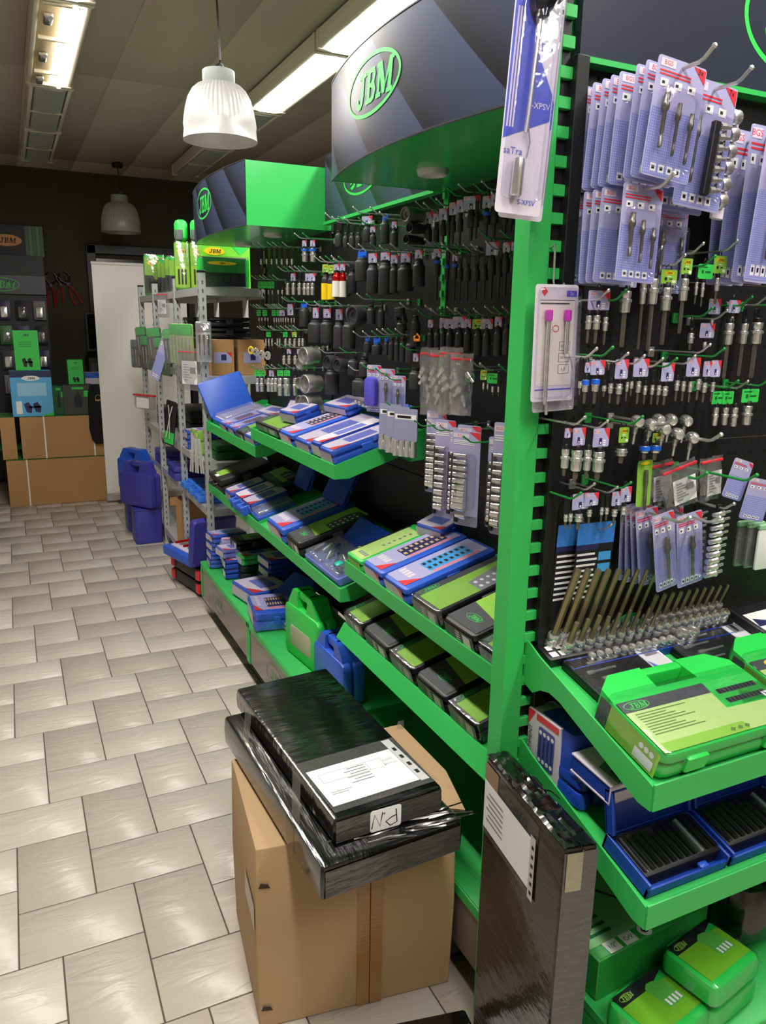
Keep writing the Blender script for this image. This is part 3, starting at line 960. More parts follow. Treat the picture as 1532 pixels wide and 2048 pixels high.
 'A4':[('Gc',1.160,1.872,1.525,0.035,0.026,0.0053,0.30,0.024),
  ('Yc',1.160,1.801,1.538,0.037,0.027,0.0042,0.30,0.017),
  ('Kc',1.160,1.780,1.534,0.035,0.021,0.0034,0.30,0.000),
  ('Gc',1.160,1.755,1.532,0.038,0.026,0.0050,0.40,0.027),
  ('Kc',1.160,1.728,1.530,0.034,0.026,0.0037,0.40,0.000),
  ('Gc',1.160,1.666,1.533,0.029,0.023,0.0043,0.40,0.016)],
 'E1':[('Kc',1.002,1.200,1.696,0.023,0.052,0.0063,0.50,0.000),
  ('Lc',1.021,1.200,1.724,0.050,0.054,0.0080,0.50,0.050),
  ('Kc',1.043,1.200,1.697,0.026,0.053,0.0060,0.50,0.000),
  ('Lc',1.079,1.190,1.757,0.037,0.106,0.0120,0.62,0.042)],
 'E2':[('Kc',1.140,1.210,1.780,0.035,0.136,0.0071,0.65,0.000),
  ('Kc',1.166,1.210,1.781,0.034,0.141,0.0112,0.65,0.000),
  ('Yc',1.202,1.210,1.769,0.038,0.112,0.0120,0.60,0.040),
  ('Yc',1.247,1.210,1.793,0.043,0.109,0.0104,0.60,0.029),
  ('Kc',1.282,1.210,1.771,0.026,0.044,0.0039,0.40,0.000),
  ('Gc',1.300,1.210,1.784,0.040,0.048,0.0042,0.40,0.039),
  ('Yc',1.339,1.210,1.803,0.048,0.053,0.0065,0.50,0.036)],
 'E3':[('Kc',1.313,1.240,1.672,0.029,0.036,0.0076,0.40,0.000),
  ('Lc',1.356,1.240,1.668,0.043,0.021,0.0057,0.40,0.047),
  ('Lc',1.370,1.240,1.719,0.045,0.024,0.0043,0.40,0.036),
  ('Kc',1.424,1.240,1.697,0.032,0.120,0.0113,0.62,0.000),
  ('Lc',1.429,1.240,1.717,0.038,0.028,0.0051,0.40,0.035),
  ('Kc',1.470,1.240,1.699,0.034,0.116,0.0100,0.62,0.000),
  ('Kc',1.510,1.240,1.700,0.032,0.123,0.0146,0.62,0.000)],
 'E4':[('Kc',0.968,1.170,1.592,0.040,0.026,0.0039,0.50,0.000),
  ('LcU',0.981,1.170,1.590,0.035,0.046,0.0063,0.50,0.015),
  ('LcU',1.005,1.170,1.594,0.038,0.048,0.0075,0.50,0.035),
  ('Kc',1.027,1.170,1.580,0.037,0.022,0.0048,0.50,0.000),
  ('Kc',1.043,1.170,1.583,0.036,0.039,0.0054,0.50,0.000),
  ('Lc',1.064,1.170,1.597,0.051,0.041,0.0073,0.50,0.033),
  ('Kc',1.084,1.170,1.579,0.030,0.038,0.0037,0.50,0.000),
  ('Kc',1.095,1.170,1.585,0.035,0.029,0.0042,0.50,0.000),
  ('Lc',1.113,1.170,1.598,0.048,0.045,0.0059,0.50,0.038),
  ('Kc',1.131,1.170,1.573,0.032,0.037,0.0046,0.50,0.000),
  ('Kc',1.150,1.170,1.573,0.031,0.039,0.0047,0.50,0.000),
  ('Kc',1.167,1.170,1.573,0.032,0.039,0.0056,0.50,0.000),
  ('Lc',1.184,1.170,1.590,0.051,0.039,0.0069,0.50,0.035),
  ('Kc',1.215,1.170,1.578,0.028,0.042,0.0057,0.50,0.000),
  ('Kc',1.233,1.170,1.578,0.030,0.041,0.0054,0.50,0.000),
  ('Lc',1.252,1.170,1.600,0.053,0.043,0.0057,0.50,0.039),
  ('Kc',1.274,1.170,1.578,0.026,0.044,0.0067,0.50,0.000),
  ('Lc',1.292,1.170,1.592,0.048,0.041,0.0065,0.50,0.025),
  ('Lc',1.316,1.170,1.594,0.049,0.041,0.0055,0.50,0.027)],
 'E4r':[('Gc',1.390,1.220,1.524,0.039,0.040,0.0072,0.00,0.000),
  ('Gc',1.420,1.220,1.523,0.039,0.039,0.0076,0.00,0.036),
  ('Kc',1.449,1.220,1.519,0.036,0.042,0.0083,0.00,0.000),
  ('Gc',1.489,1.220,1.527,0.041,0.043,0.0120,0.00,0.053)],
 'E5':[('Lc',0.953,1.180,1.467,0.045,0.053,0.0084,0.30,0.015),
  ('Lc',0.981,1.180,1.467,0.048,0.059,0.0124,0.30,0.032),
  ('Kc',1.008,1.180,1.458,0.040,0.059,0.0086,0.30,0.000),
  ('Lc',1.036,1.180,1.464,0.051,0.058,0.0136,0.30,0.041),
  ('Yc',1.094,1.180,1.463,0.047,0.031,0.0123,0.50,0.025),
  ('KcU',1.155,1.180,1.448,0.030,0.029,0.0099,0.50,0.000),
  ('YcU',1.184,1.180,1.446,0.028,0.032,0.0106,0.50,0.027)],
 'E6':[('Kc',0.974,1.190,1.317,0.029,0.030,0.0044,0.50,0.000),
  ('Kc',0.986,1.190,1.319,0.030,0.034,0.0050,0.50,0.000),
  ('Lc',1.006,1.190,1.333,0.046,0.034,0.0091,0.50,0.045),
  ('Lc',1.033,1.190,1.331,0.038,0.030,0.0060,0.50,0.038),
  ('Kc',1.065,1.190,1.322,0.027,0.033,0.0045,0.50,0.000),
  ('Kc',1.078,1.190,1.321,0.028,0.028,0.0052,0.50,0.000),
  ('Lc',1.099,1.190,1.329,0.041,0.032,0.0068,0.50,0.026),
  ('Lc',1.123,1.190,1.338,0.046,0.036,0.0072,0.50,0.029)],
}

# ================================================================== HANGING GOODS
def dots_mat(name, base, dot, pitch=0.0042):
    m = pegboard_mat(name, 'XZ', pitch)
    nt = m.node_tree
    b = nt.nodes['Principled BSDF']
    mx = [n for n in nt.nodes if n.type == 'MIX'][0]
    mx.inputs[6].default_value = lin(base)
    mx.inputs[7].default_value = lin(dot)
    for n in nt.nodes:
        if n.type == 'MATH' and n.operation == 'LESS_THAN':
            n.inputs[1].default_value = 0.05
    b.inputs['Roughness'].default_value = .35
    return m
HALF = dots_mat('halftone_lavender', (136, 139, 205), (196, 198, 236))
FR = FRONT

def hook_mesh(L, r=.0026):
    def f():
        b = MB().tube([(0, .0, 0), (0, -L+.028, -.001), (0, -L+.018, .002), (0, -L, .015)], r, 6)
        b.lathe([(r*.5, 0), (r*1.35, .002), (r*1.35, .006), (r*.5, .008)], 8, M=TM((0, -L+.001, .0125), rx=40))
        b.box((0, -.004, -.004), (.016, .006, .022), ch=.001)
        return b
    return f
def hook(label, M, L, m, group='peg hooks on the perforated panels', r=.0022):
    L = round(L/.02)*.02
    me = cached(('hook', L, m.name, r), lambda: hook_mesh(L, r)().mesh('peg_hook', m))
    o = part('peg_hook', me, M=M)
    return setp(o, label, 'hook', group)
GHOOK = mat('green_hook_wire', (40, 150, 66), .4)

def tag_mesh(kind, w, h):
    def f():
        b = MB()
        b.rbox((0, 0, 0), (w, h, .0012), r=.003, ch=.0003, m=0, M=FR)
        e = .0014
        if kind == 'L':
            b.poly([(w*.12, h*.5, e), (w*.5, -h*.12, e), (w*.5, h*.5, e)], 1, FR)
            b.q(-w*.44, h*.22, -w*.12, h*.42, e, 2, FR)
            b.text('BGS', -w*.28, h*.32, h*.16, e+.0002, 1, FR)
            b.q(-w*.12, -h*.36, w*.06, -h*.02, e, 3, FR)
            b.ell(-w*.02, -h*.28, w*.05, w*.05, e+.0002, 4, FR, 8)
            for k in range(3):
                b.q(w*.12, -h*(.12+.12*k)-h*.07, w*.3, -h*(.12+.12*k), e, 4, FR)
        elif kind == 'Y':
            b.ell(0, h*.26, w*.3, h*.15, e, 1, FR, 16)
            b.jbm(0, h*.26, h*.16, e+.0002, 2, FR)
            b.q(-w*.14, -h*.02, w*.14, h*.03, e, 3, FR)
            b.ell(-w*.2, -h*.16, w*.09, w*.09, e, 2, FR, 8)
            b.q(w*.02, -h*.2, w*.22, -h*.13, e, 2, FR)
            b.q(w*.2, -h*.42, w*.42, -h*.25, e, 3, FR)
        else:
            b.ell(-w*.2, -h*.02, w*.08, w*.1, e, 1, FR, 8)
            b.q(-w*.02, -h*.1, w*.34, h*.04, e, 1, FR)
            b.q(-w*.4, h*.26, w*.1, h*.34, e, 1, FR)
        ms = {'L': [LAV, RED, CREAM, NAVY, WHITE], 'Y': [LIME, YEL, BLK, WHITE], 'G': [PGREEN, mat('print_dark_green', (20, 96, 40), .5)]}[kind]
        return b.mesh('tag', ms, 0)
    return cached(('tag', kind, round(w, 3), round(h, 3)), f)

def sock_prof(m, L, r):
    if m == 'b':
        return [(r*.35, -.001), (r*.66, 0), (r*.72, -.002), (r*.72, -L*.08), (r*.8, -L*.11), (r*.97, -L*.16), (r, -L*.19), (r, -L*.97), (r*.96, -L), (r*.72, -L), (r*.68, -L*.9), (.0008, -L*.88)]
    return [(r*.4, 0), (r*.78, -.0005), (r*.84, -.002), (r*.84, -L*.26), (r*.74, -L*.3), (r*.74, -L*.36), (r*1.0, -L*.4), (r, -L*.52), (r*.82, -L*.56), (r*.82, -L*.95), (r*.76, -L), (r*.55, -L), (r*.5, -L*.9), (.0008, -L*.88)]

KIND = {'L': 'with lavender tag', 'K': 'without tag', 'U': 'on blue tie', 'G': 'with green tag', 'Y': 'with lime tag'}
ROWS = {'B1': 'top hook row, middle pegboard', 'B2': 'second hook row, middle pegboard', 'B2y': 'coloured pair row, middle pegboard',
        'B3': 'third hook row, middle pegboard', 'B4': 'fourth hook row, middle pegboard', 'B5': 'bottom hook row, middle pegboard',
        'C1': 'top hook row, far pegboard', 'C1b': 'top right pair, far pegboard', 'C2': 'second row right, far pegboard',
        'C2b': 'second row left, far pegboard', 'C3': 'third hook row, far pegboard', 'C4': 'fourth hook row, far pegboard',
        'C5': 'fifth hook row, far pegboard', 'C6': 'bottom hook row, far pegboard',
        'A1': 'top hook row, near pegboard', 'A2': 'second hook row, near pegboard', 'A3': 'third hook row, near pegboard', 'A4': 'fourth hook row, near pegboard',
        'E1': 'left of the upper end cap', 'E2': 'upper middle of the end cap', 'E3': 'upper right of the end cap',
        'E4': 'long row across the end cap', 'E4r': 'right end of end-cap centre row', 'E5': 'lower hook row of end cap', 'E6': 'lowest hook row of end cap'}

def hang(row, idx, k, x, y, z, gap, L, r, bf, tw):
    end = row[0] == 'E'
    kind, m = k[0], k[1]
    r *= 1.16 if row[0] == 'B' else 1.05
    ring = len(k) > 2
    yaw = random.uniform(-5, 5)+(0 if end else -60)
    what = {'b': 'black impact socket', 'c': 'chrome bit socket' if bf else 'chrome socket', 'y': 'yellow-sleeved black socket', 'w': 'white-sleeved red socket'}[m]
    if m == 'b' and bf:
        what = 'black impact bit'
    lab = f"{'blue-ringed ' if ring else ''}{what} {KIND[kind]}, {ORD[idx]} from left, {ROWS[row]}"
    t = thing('impact_socket' if m in 'bwy' else 'bit_socket', lab, 'socket', TM((x, y, z), rz=yaw), 'sockets hanging on the ' + ('end cap' if end else 'aisle pegboards'))
    # hanger
    hw = max(r*.9, .006)
    h = MB()
    h.box((0, 0, -gap*.5), (hw*1.7, .003, gap*.86), ch=.001)
    h.tube([(-hw*.7, 0, -gap*.12), (-hw*.5, 0, .003), (0, 0, .007), (hw*.5, 0, .003), (hw*.7, 0, -gap*.12)], .0014, 5)
    h.lathe([(r*.5, 0), (r*.62, -.002), (r*.62, -.01), (r*.4, -.012)], 10, M=TM((0, 0, -gap+.01)))
    if kind == 'U':
        part('cable_tie', h, BLUR, t)
    else:
        part('hanger', h, BLACKP, t)
    if kind in 'LGY':
        w = tw*(1.0 if end else 1.25) or .04
        hh = min(gap*.72, w*1.25)
        hh = round(max(hh, .012), 3); w = round(w, 3)
        part('tag', tag_mesh(kind, w, hh), parent=t, M=TM((0, -.0022, -gap*.1-hh/2)))
    s = MB()
    if m in 'yw':
        s.lathe(sock_prof('b', L, r*.98), 14)
        part('socket', s, IMPACT if m == 'y' else REDA, t, TM((0, 0, -gap)))
        part('sleeve', MB().lathe([(r*1.0, -L*.34), (r*1.07, -L*.345), (r*1.07, -L*.995), (r, -L)], 16, M=TM((0, 0, -gap)), cap0=False, cap1=False), YELP if m == 'y' else WHP, t)
        return
    if bf:
        Ls = L*(1-bf)
        s.lathe(sock_prof(m, Ls, r), 14)
        so = part('socket', s, CHROME if m == 'c' else IMPACT, t, TM((0, 0, -gap)))
        br = r*(.42 if bf < .55 else .4)
        part('bit', MB().lathe([(br, -Ls*.9), (br, -L+.006), (br*.8, -L+.001), (br*.5, -L)], 6), STEEL if m == 'c' else IMPACT, t, TM((0, 0, -gap)), smooth=20)
    else:
        Ls = L
        s.lathe(sock_prof(m, L, r), 16)
        part('socket', s, CHROME if m == 'c' else IMPACT, t, TM((0, 0, -gap)))
    if ring:
        part('blue_ring', MB().lathe([(r*.9, .001), (r*1.06, 0), (r*1.06, -.008), (r*.9, -.009)], 14, cap0=False, cap1=False), BLUR, t, TM((0, 0, -gap-.002)))

def all_hanging():
    for row, items in HANG.items():
        end = row[0] == 'E'
        last = -9
        hi = 0
        for i, (k, x, y, z, gap, L, r, bf, tw) in enumerate(items):
            hang(row, i, k, x, y, z, gap, L, r, bf, tw)
            pos = x if end else y
            if abs(pos-last) < .03:
                continue
            last = pos
            m = GHOOK if (i*7+len(row)*3+ord(row[-1])) % 3 == 0 else WIRE
            nm = 'green' if m is GHOOK else 'zinc'
            lab = f"{nm} peg hook, {ORD[hi]} hook from left, {ROWS[row]}"
            hi += 1
            if end:
                hook(lab, TM((x, EY-.002, z+.0055)), EY-y+.04, m)
            else:
                hook(lab, TM((BX-.002, y, z+.0055), rz=-90), BX-x+.04, m)
all_hanging()

# ------------------------------------------------------------------ big sockets threaded on hooks, seen end-on
def threaded(label, x, y, z, rad, L, m=CHROME, rz=-75, rx=0):
    t = thing('deep_socket', label, 'socket', TM((x, y, z), rz=rz, rx=rx), 'sockets threaded lengthwise on hooks')
    M = TM((0, 0, 0), rx=90)
    part('socket', MB().lathe([(rad*.78, L*.35), (rad*.8, 0), (rad*.94, -.001), (rad, .002), (rad, L*.6), (rad*.86, L*.66), (rad*.86, L), (rad*.5, L)], 24, M=TM((0, -L/2, 0), rx=-90), cap0=False), m, t)
    part('bore', MB().lathe([(rad*.8, .003), (rad*.78, .006), (rad*.4, .0065), (rad*.36, .012), (.001, .0125)], 20, M=TM((0, -L/2, 0), rx=-90), cap0=False), mat('socket_bore', (150, 150, 148), .4, .6) if m is not IMPACT else IMPACT, t)
SILV = mat('matt_chrome', (176, 176, 172), .34, .8)
for lab, x, y, z, rad, L in (
        ('large matt chrome socket seen end-on, top of the silver stack', 1.10, 3.014, 1.521, .036, .07),
        ('smaller chrome socket end-on just below the topmost silver socket', 1.13, 3.16, 1.482, .026, .06),
        ('large matt chrome socket seen end-on, middle of the silver stack', 1.10, 2.994, 1.41, .038, .075),
        ('smaller chrome socket end-on left of the middle silver socket', 1.14, 3.2, 1.398, .026, .06),
        ('large matt chrome socket seen end-on, bottom of the silver stack', 1.10, 3.003, 1.329, .037, .075),
        ('smaller chrome socket end-on left of the bottom silver socket', 1.14, 3.2, 1.32, .026, .06)):
    threaded(lab, x, y, z, rad, L, SILV)
threaded('grey tube socket end-on beneath the near header, beside the bay upright', 1.12, 2.159, 1.966, .022, .075, mat('dull_grey_steel', (130, 136, 130), .4, .6))
threaded('small black tube socket end-on just below the grey tube socket', 1.13, 2.152, 1.929, .0155, .07, IMPACT)
threaded('lowest black tube socket end-on beside the near bay upright', 1.13, 2.172, 1.898, .014, .07, IMPACT)
threaded('wide black ring socket end-on in the third row of middle pegboard', 1.12, 2.578, 1.678, .034, .05, IMPACT)
threaded('black open ring socket end-on low on middle pegboard, left of pair', 1.12, 2.82, 1.505, .026, .05, IMPACT)
threaded('black open ring socket end-on low on middle pegboard, right of pair', 1.12, 2.72, 1.50, .024, .05, IMPACT)
def ujoint(label, x, y, z):
    t = thing('universal_joint', label, 'universal joint', TM((x, y, z), rz=-60, rx=15))
    part('yoke', MB().lathe([(.012, .03), (.017, .028), (.017, .005), (.01, 0)], 14).box((.013, 0, -.008), (.008, .02, .03), ch=.002).box((-.013, 0, -.008), (.008, .02, .03), ch=.002), IMPACT, t)
    part('cross_pin', MB().lathe([(.007, -.02), (.009, -.018), (.009, .018), (.007, .02)], 12, M=TM((0, 0, -.014), ry=90)), IMPACT, t)
    part('drive_end', MB().lathe([(.008, -.014), (.016, -.02), (.016, -.045), (.009, -.047), (.009, -.065)], 14), IMPACT, t)
ujoint('black universal joint hanging at the right of the middle pegboard', 1.12, 2.237, 1.675)
for i, (y, z) in enumerate(((3.95, 1.51), (3.86, 1.505), (3.76, 1.495), (3.66, 1.495))):
    t = thing('ring_washer', f'small chrome ring hanging on hook, {ORD[i]} from left, far pegboard', 'ring', TM((1.12, y, z), rz=-60), 'chrome rings on the far pegboard')
    part('ring', MB().loft([[((.016+.005*math.cos(b))*math.cos(a), .004*math.sin(b), (.016+.005*math.cos(b))*math.sin(a)) for a in [2*math.pi*k/14 for k in range(14)]] for b in [2*math.pi*q/6 for q in range(7)]], 0, caps=False), YELP if i == 0 else CHROME, t)
    part('hub', MB().lathe([(.006, -.006), (.011, -.004), (.011, .004), (.006, .006)], 10, M=TM(rx=90), cap0=False, cap1=False), CHROME, t)

# ------------------------------------------------------------------ blister cards
def bits_adapter(b, x, z0, z1, r):
    """adapter bit lying on a card, drawn along local z from z0 (top) to z1"""
    L = z0-z1
    b.lathe([(r*.5, 0), (r*.85, -.001), (r*.85, -L*.16), (r*1.05, -L*.18), (r*1.15, -L*.24), (r*1.05, -L*.3), (r*.62, -L*.34), (r*.62, -L*.72), (r*.45, -L*.75), (r*.45, -L*.8), (r*.62, -L*.82), (r*.6, -L*.98), (r*.3, -L)], 8, M=TM((x, -.009, z0)))
def card_mesh(style, w, h):
    def f():
        b = MB()
        e = .0016
        b.rbox((0, -h/2, 0), (w, h, .001), r=.006, ch=.0003, m=0, M=FR)
        if style in ('bgs', 'bgs_tall'):
            b.q(-w*.48, -h*.985, w*.48, -h*.42, e-.0002, 1, FR)
            b.poly([(w*.22, -.002, e), (w*.48, -h*.14, e), (w*.48, -.004, e)], 2, FR)
            b.q(-w*.44, -h*.085, -w*.14, -h*.02, e, 3, FR)
            b.text('BGS', -w*.29, -h*.052, h*.042, e+.0002, 2, FR)
            for k in range(2):
                b.q(-w*.44, -h*(.125+.028*k), w*.2, -h*(.112+.028*k), e, 2, FR)
            for k in range(3):
                b.q(-w*.4+w*.28*k, -h*.245, -w*.24+w*.28*k, -h*.18, e, 4, FR)
                b.q(-w*.37+w*.28*k, -h*.225, -w*.31+w*.28*k, -h*.2, e+.0002, 5, FR)
            for k in range(4):
                b.q(-w*.34+w*.17*k, -h*.955, -w*.22+w*.17*k, -h*.885, e, 4, FR)
                b.q(-w*.31+w*.17*k, -h*.935, -w*.25+w*.17*k, -h*.905, e+.0002, 5, FR)
        elif style == 'satra':
            b.poly([(-w*.48, -h*.12, e), (-w*.1, -h*.1, e), (-w*.02, -h*.4, e), (w*.48, -h*.57, e), (w*.48, -h*.66, e), (-w*.48, -h*.74, e)], 1, FR)
            b.text('saTra', w*.16, -h*.42, h*.03, e+.0002, 1, FR)
            b.text('saTra', -w*.24, -h*.78, h*.026, e+.0002, 1, FR)
            b.text('S-XPSV', w*.22, -h*.615, h*.022, e+.0003, 0, FR)
            b.text('S-XPSV', w*.16, -h*.955, h*.018, e+.0003, 1, FR)
            for k in range(3):
                b.add([(-w*(.44-.06*k), -h*.7, e+.0002), (-w*(.405-.06*k), -h*.7, e+.0002), (-w*(.39-.06*k), -h*.3, e+.0002), (-w*(.425-.06*k), -h*.3, e+.0002)], [(0, 1, 2, 3)], 0, FR)
        elif style == 'pale':
            b.q(-w*.4, -h*.86, w*.42, -h*.13, e-.0002, 1, FR)
            b.poly([(-w*.36, -h*.06, e), (-w*.3, -h*.02, e), (-w*.22, -h*.06, e), (-w*.3, -h*.1, e)], 2, FR)
            b.q(w*.22, -h*.1, w*.46, -h*.05, e, 3, FR)
            b.text('2x', w*.34, -h*.075, h*.032, e+.0002, 0, FR)
            b.q(-w*.4, -h*.135, w*.42, -h*.129, e, 4, FR)
            b.q(-w*.38, -h*.165, w*.3, -h*.152, e, 4, FR)
            for k, tx in enumerate(('60 mm', '150 mm', '6,35')):
                z = -h*(.52+.1*k)
                b.q(w*.1, z-h*.04, w*.36, z+h*.04, e, 4, FR)
                b.q(w*.11, z-h*.036, w*.35, z+h*.036, e+.0002, 1, FR)
                b.text(tx, w*.23, z, h*.024, e+.0004, 4, FR)
            b.ering(-.0, -h*.37, w*.08, h*.03, .0016, e, 2, FR, 14)
            b.q(-w*.42, -h*.9, w*.44, -h*.89, e, 3, FR)
        elif style == 'dark':
            b.q(-w*.5, -h*.2, w*.5, -.001, e, 1, FR)
            b.q(-w*.5, -h*.25, w*.1, -h*.2, e, 2, FR)
            for k in range(9):
                b.q(-w*.46, -h*(.3+.05*k), w*(.02+.1*((k*5) % 3)/3), -h*(.28+.05*k), e, 3, FR)
            b.q(w*.12, -h*.36, w*.46, -h*.28, e, 4, FR)
            b.q(w*.12, -h*.47, w*.46, -h*.39, e, 4, FR)
        elif style == 'lime':
            b.q(-w*.5, -h*.12, w*.5, -.001, e, 1, FR)
            b.ell(0, -h*.06, w*.3, h*.035, e+.0002, 2, FR, 14)
        elif style == 'strip':
            b.q(-w*.46, -h*.08, w*.1, -h*.03, e, 2, FR)
            b.text('BGS', -w*.22, -h*.055, h*.028, e+.0002, 1, FR)
            b.poly([(w*.1, -.002, e), (w*.49, -h*.1, e), (w*.49, -.002, e)], 1, FR)
            for k in range(3):
                b.q(-w*.44, -h*(.12+.02*k), w*.3, -h*(.11+.02*k), e, 3, FR)
        ms = {'bgs': [LAV, HALF, RED, CREAM, WHITE, BLK], 'bgs_tall': [LAV, HALF, RED, CREAM, WHITE, BLK],
              'satra': [CREAM, mat('print_royal_blue', (70, 84, 196), .35)], 'pale': [CREAM, mat('print_ivory', (240, 228, 222), .4), RED, PURPLE, GREY],
              'dark': [BLK, mat('print_sky_fade', (60, 130, 220), .4), NAVY, WHITE, CYAN], 'lime': [LIME, mat('print_deep_lime', (110, 170, 50), .4), YEL],
              'strip': [LAV, RED, CREAM, WHITE]}[style]
        return b.mesh('card', ms, 0)
    return cached(('card', style, round(w, 3), round(h, 3)), f)
def blister(label, M, w, h, style='bgs', tools=3, group=None, bubble=True, name='blister_card'):
    t = thing(name, label, 'blister pack', M, group)
    part('card', card_mesh(style, w, h), parent=t)
    z0, z1 = -h*.3, -h*.85
    if style == 'bgs':
        for k in range(tools):
            x = 0 if tools == 1 else -w*.28+w*.56*k/(tools-1)
            part('adapter_bit', MB_bit(x, z0-.01*k, z1+.008*(tools-k-1), .0058 if k == 0 else .0045), STEEL, t)
    elif style == 'strip':
        n = 9
        for k in range(n):
            zz = -h*(.28+.68*k/n)
            rr = .0055+.0008*(k % 9)
            part('socket', MB().lathe([(rr*.5, -w*.24), (rr*.8, -w*.24), (rr*.85, -w*.06), (rr, -w*.04), (rr, w*.2), (rr*.7, w*.21)], 12, M=TM((-w*.1, -.012, zz), ry=90)), CHROME, t)
        part('rail', MB().box((-w*.4, -.006, -h*.62), (.01, .008, h*.7), ch=.001), BLACKP, t)
    if bubble:
        if style == 'satra':
            bb = MB().rbox((0, -h*.5, 0), (w*.86, h*.9, .022), r=.012, ch=.004, M=FR)
        else:
            bb = MB().rbox((0, (z0+z1)/2-.002, 0), (w*.84, z0-z1+.024, .02), r=.01, ch=.005, M=FR)
        part('blister', bb, CLEAR, t)
    return t
def MB_bit(x, z0, z1, r):
    return cached(('bit', round(x, 4), round(z0, 3), round(z1, 3), r), lambda: (lambda b: (bits_adapter(b, x, z0, z1, r), b.mesh('adapter_bit', STEEL))[1])(MB()))

G1 = 'lavender bit cards on the end cap'
def card_stack(x, z, ys, w, h, hookname, tools, lab, roll0=0, styles=None, drift=0.0):
    n = len(ys)
    hook(f'zinc peg hook carrying {hookname}', TM((x, EY-.002, z+.004)), EY-min(ys)+.07, WIRE, r=.0034)
    for i, y in enumerate(ys):
        front = i == n-1
        which = 'front card' if front else ('rearmost card' if i == 0 else f'{ORD[i]} card from the back')
        M = TM((x+drift*i/max(1, n-1), y, z+h*.09-.004), ry=roll0*(.4+.6*i/max(1, n-1))+random.uniform(-.8, .8), rz=random.uniform(-3, 3), rx=random.uniform(-2, 1))
        cd = blister(f'{lab}, {which}', M, w, h, 'bgs', tools if front else 1, G1)
        if front and tools > 1:
            part('piece_count', MB().text(f'{tools}x' if tools == 3 else '7x', w*.37, -h*.045, h*.05, .0022, 0, FR), BLK, cd, smooth=0)
card_stack(1.055, 2.07, [1.262, 1.235, 1.21, 1.19, 1.165, 1.125, 1.105, 1.075], .108, .185, 'the top left stack of lavender cards', 3, 'lavender adapter-bit card in the top left end-cap stack', roll0=5)
card_stack(1.21, 2.075, [1.26, 1.235, 1.205, 1.15], .125, .22, 'the top middle stack of lavender cards', 2, 'lavender socket-set card in the top middle end-cap stack', roll0=4)
card_stack(1.035, 1.885, [1.262, 1.225, 1.20, 1.175, 1.12], .092, .165, 'the second-row stack of lavender cards', 3, 'lavender adapter card in the second-row left stack', roll0=2)
card_stack(1.395, 2.02, [1.262, 1.225, 1.18, 1.14], .085, .30, 'the tall lavender cards at right', 1, 'tall narrow lavender card at the right of end cap', roll0=3)
card_stack(1.22, 1.88, [1.262, 1.235], .09, .17, 'the cards behind the top middle stack', 2, 'shaded lavender card hanging low behind the top middle stack')
# loose bit set in the front card of the top middle stack: black strip of short sockets
t = thing('bit_strip', 'chrome bit row on dark strip in front of top middle cards', 'bit set', TM((1.235, 1.135, 1.985), ry=6))
part('strip', MB().box((-.03, 0, -.03), (.014, .012, .13), ch=.002), BLACKP, t)
for k in range(7):
    part('bit', MB().lathe([(.002, 0), (.007, .001), (.0075, .012), (.004, .016), (.004, .028), (.002, .029)], 8, M=TM((-.022, -.002, .026-.0185*k), ry=80)), CHROME, t)
t = thing('socket_clip', 'pale domed socket row at right edge of top middle cards', 'socket set', TM((1.275, 1.165, 1.98), ry=5))
part('rail', MB().box((0.006, .004, -.02), (.03, .008, .2), ch=.002), CREAM, t)
for k in range(6):
    part('socket', MB().lathe([(.003, 0), (.013, .001), (.0145, .006), (.0135, .02), (.006, .021)], 14, M=TM((-.008, -.002, .06-.03*k), ry=75)), CHROME, t)

# satra blisters on the corner post
hook('zinc peg hook holding the long spark-plug wrench blisters', TM((.885, 1.256, 2.285)), .12, WIRE)
def wrench_pack(label, M):
    w, h = .088, .46
    t = blister(label, M, w, h, 'satra', 0)
    part('tool_head', MB().lathe([(.006, -.02), (.014, -.018), (.016, -.004), (.016, .012), (.01, .02), (.006, .034)], 14, M=TM((.0, -.013, -.13), ry=72)).lathe([(.006, 0), (.012, .002), (.012, .02), (.007, .026)], 12, M=TM((.002, -.012, -.155))), mat('dark_chrome', (70, 72, 80), .2, .9), t)
    part('tool_shaft', MB().tube([(.0, -.012, -.14), (-.004, -.012, -.3), (-.006, -.012, -.33)], .004, 8), CHROME, t)
    part('spring_rod', MB().tube([(-.006, -.012, -.3), (.004, -.012, -.345), (.0, -.012, -.37)], .0014, 6), CHROME, t)
    part('tool_socket', MB().lathe([(.004, -.37), (.0095, -.372), (.0105, -.38), (.0105, -.43), (.008, -.433)], 12, M=TM((-.012, -.012, 0))), CHROME, t)
wrench_pack('long white and blue spark-plug wrench blister, front one, on the corner post', TM((.852, 1.195, 2.30), rz=-8, ry=3.5))
wrench_pack('long spark-plug wrench blister half hidden behind the front one', TM((.884, 1.232, 2.298), rz=-8, ry=3.5))

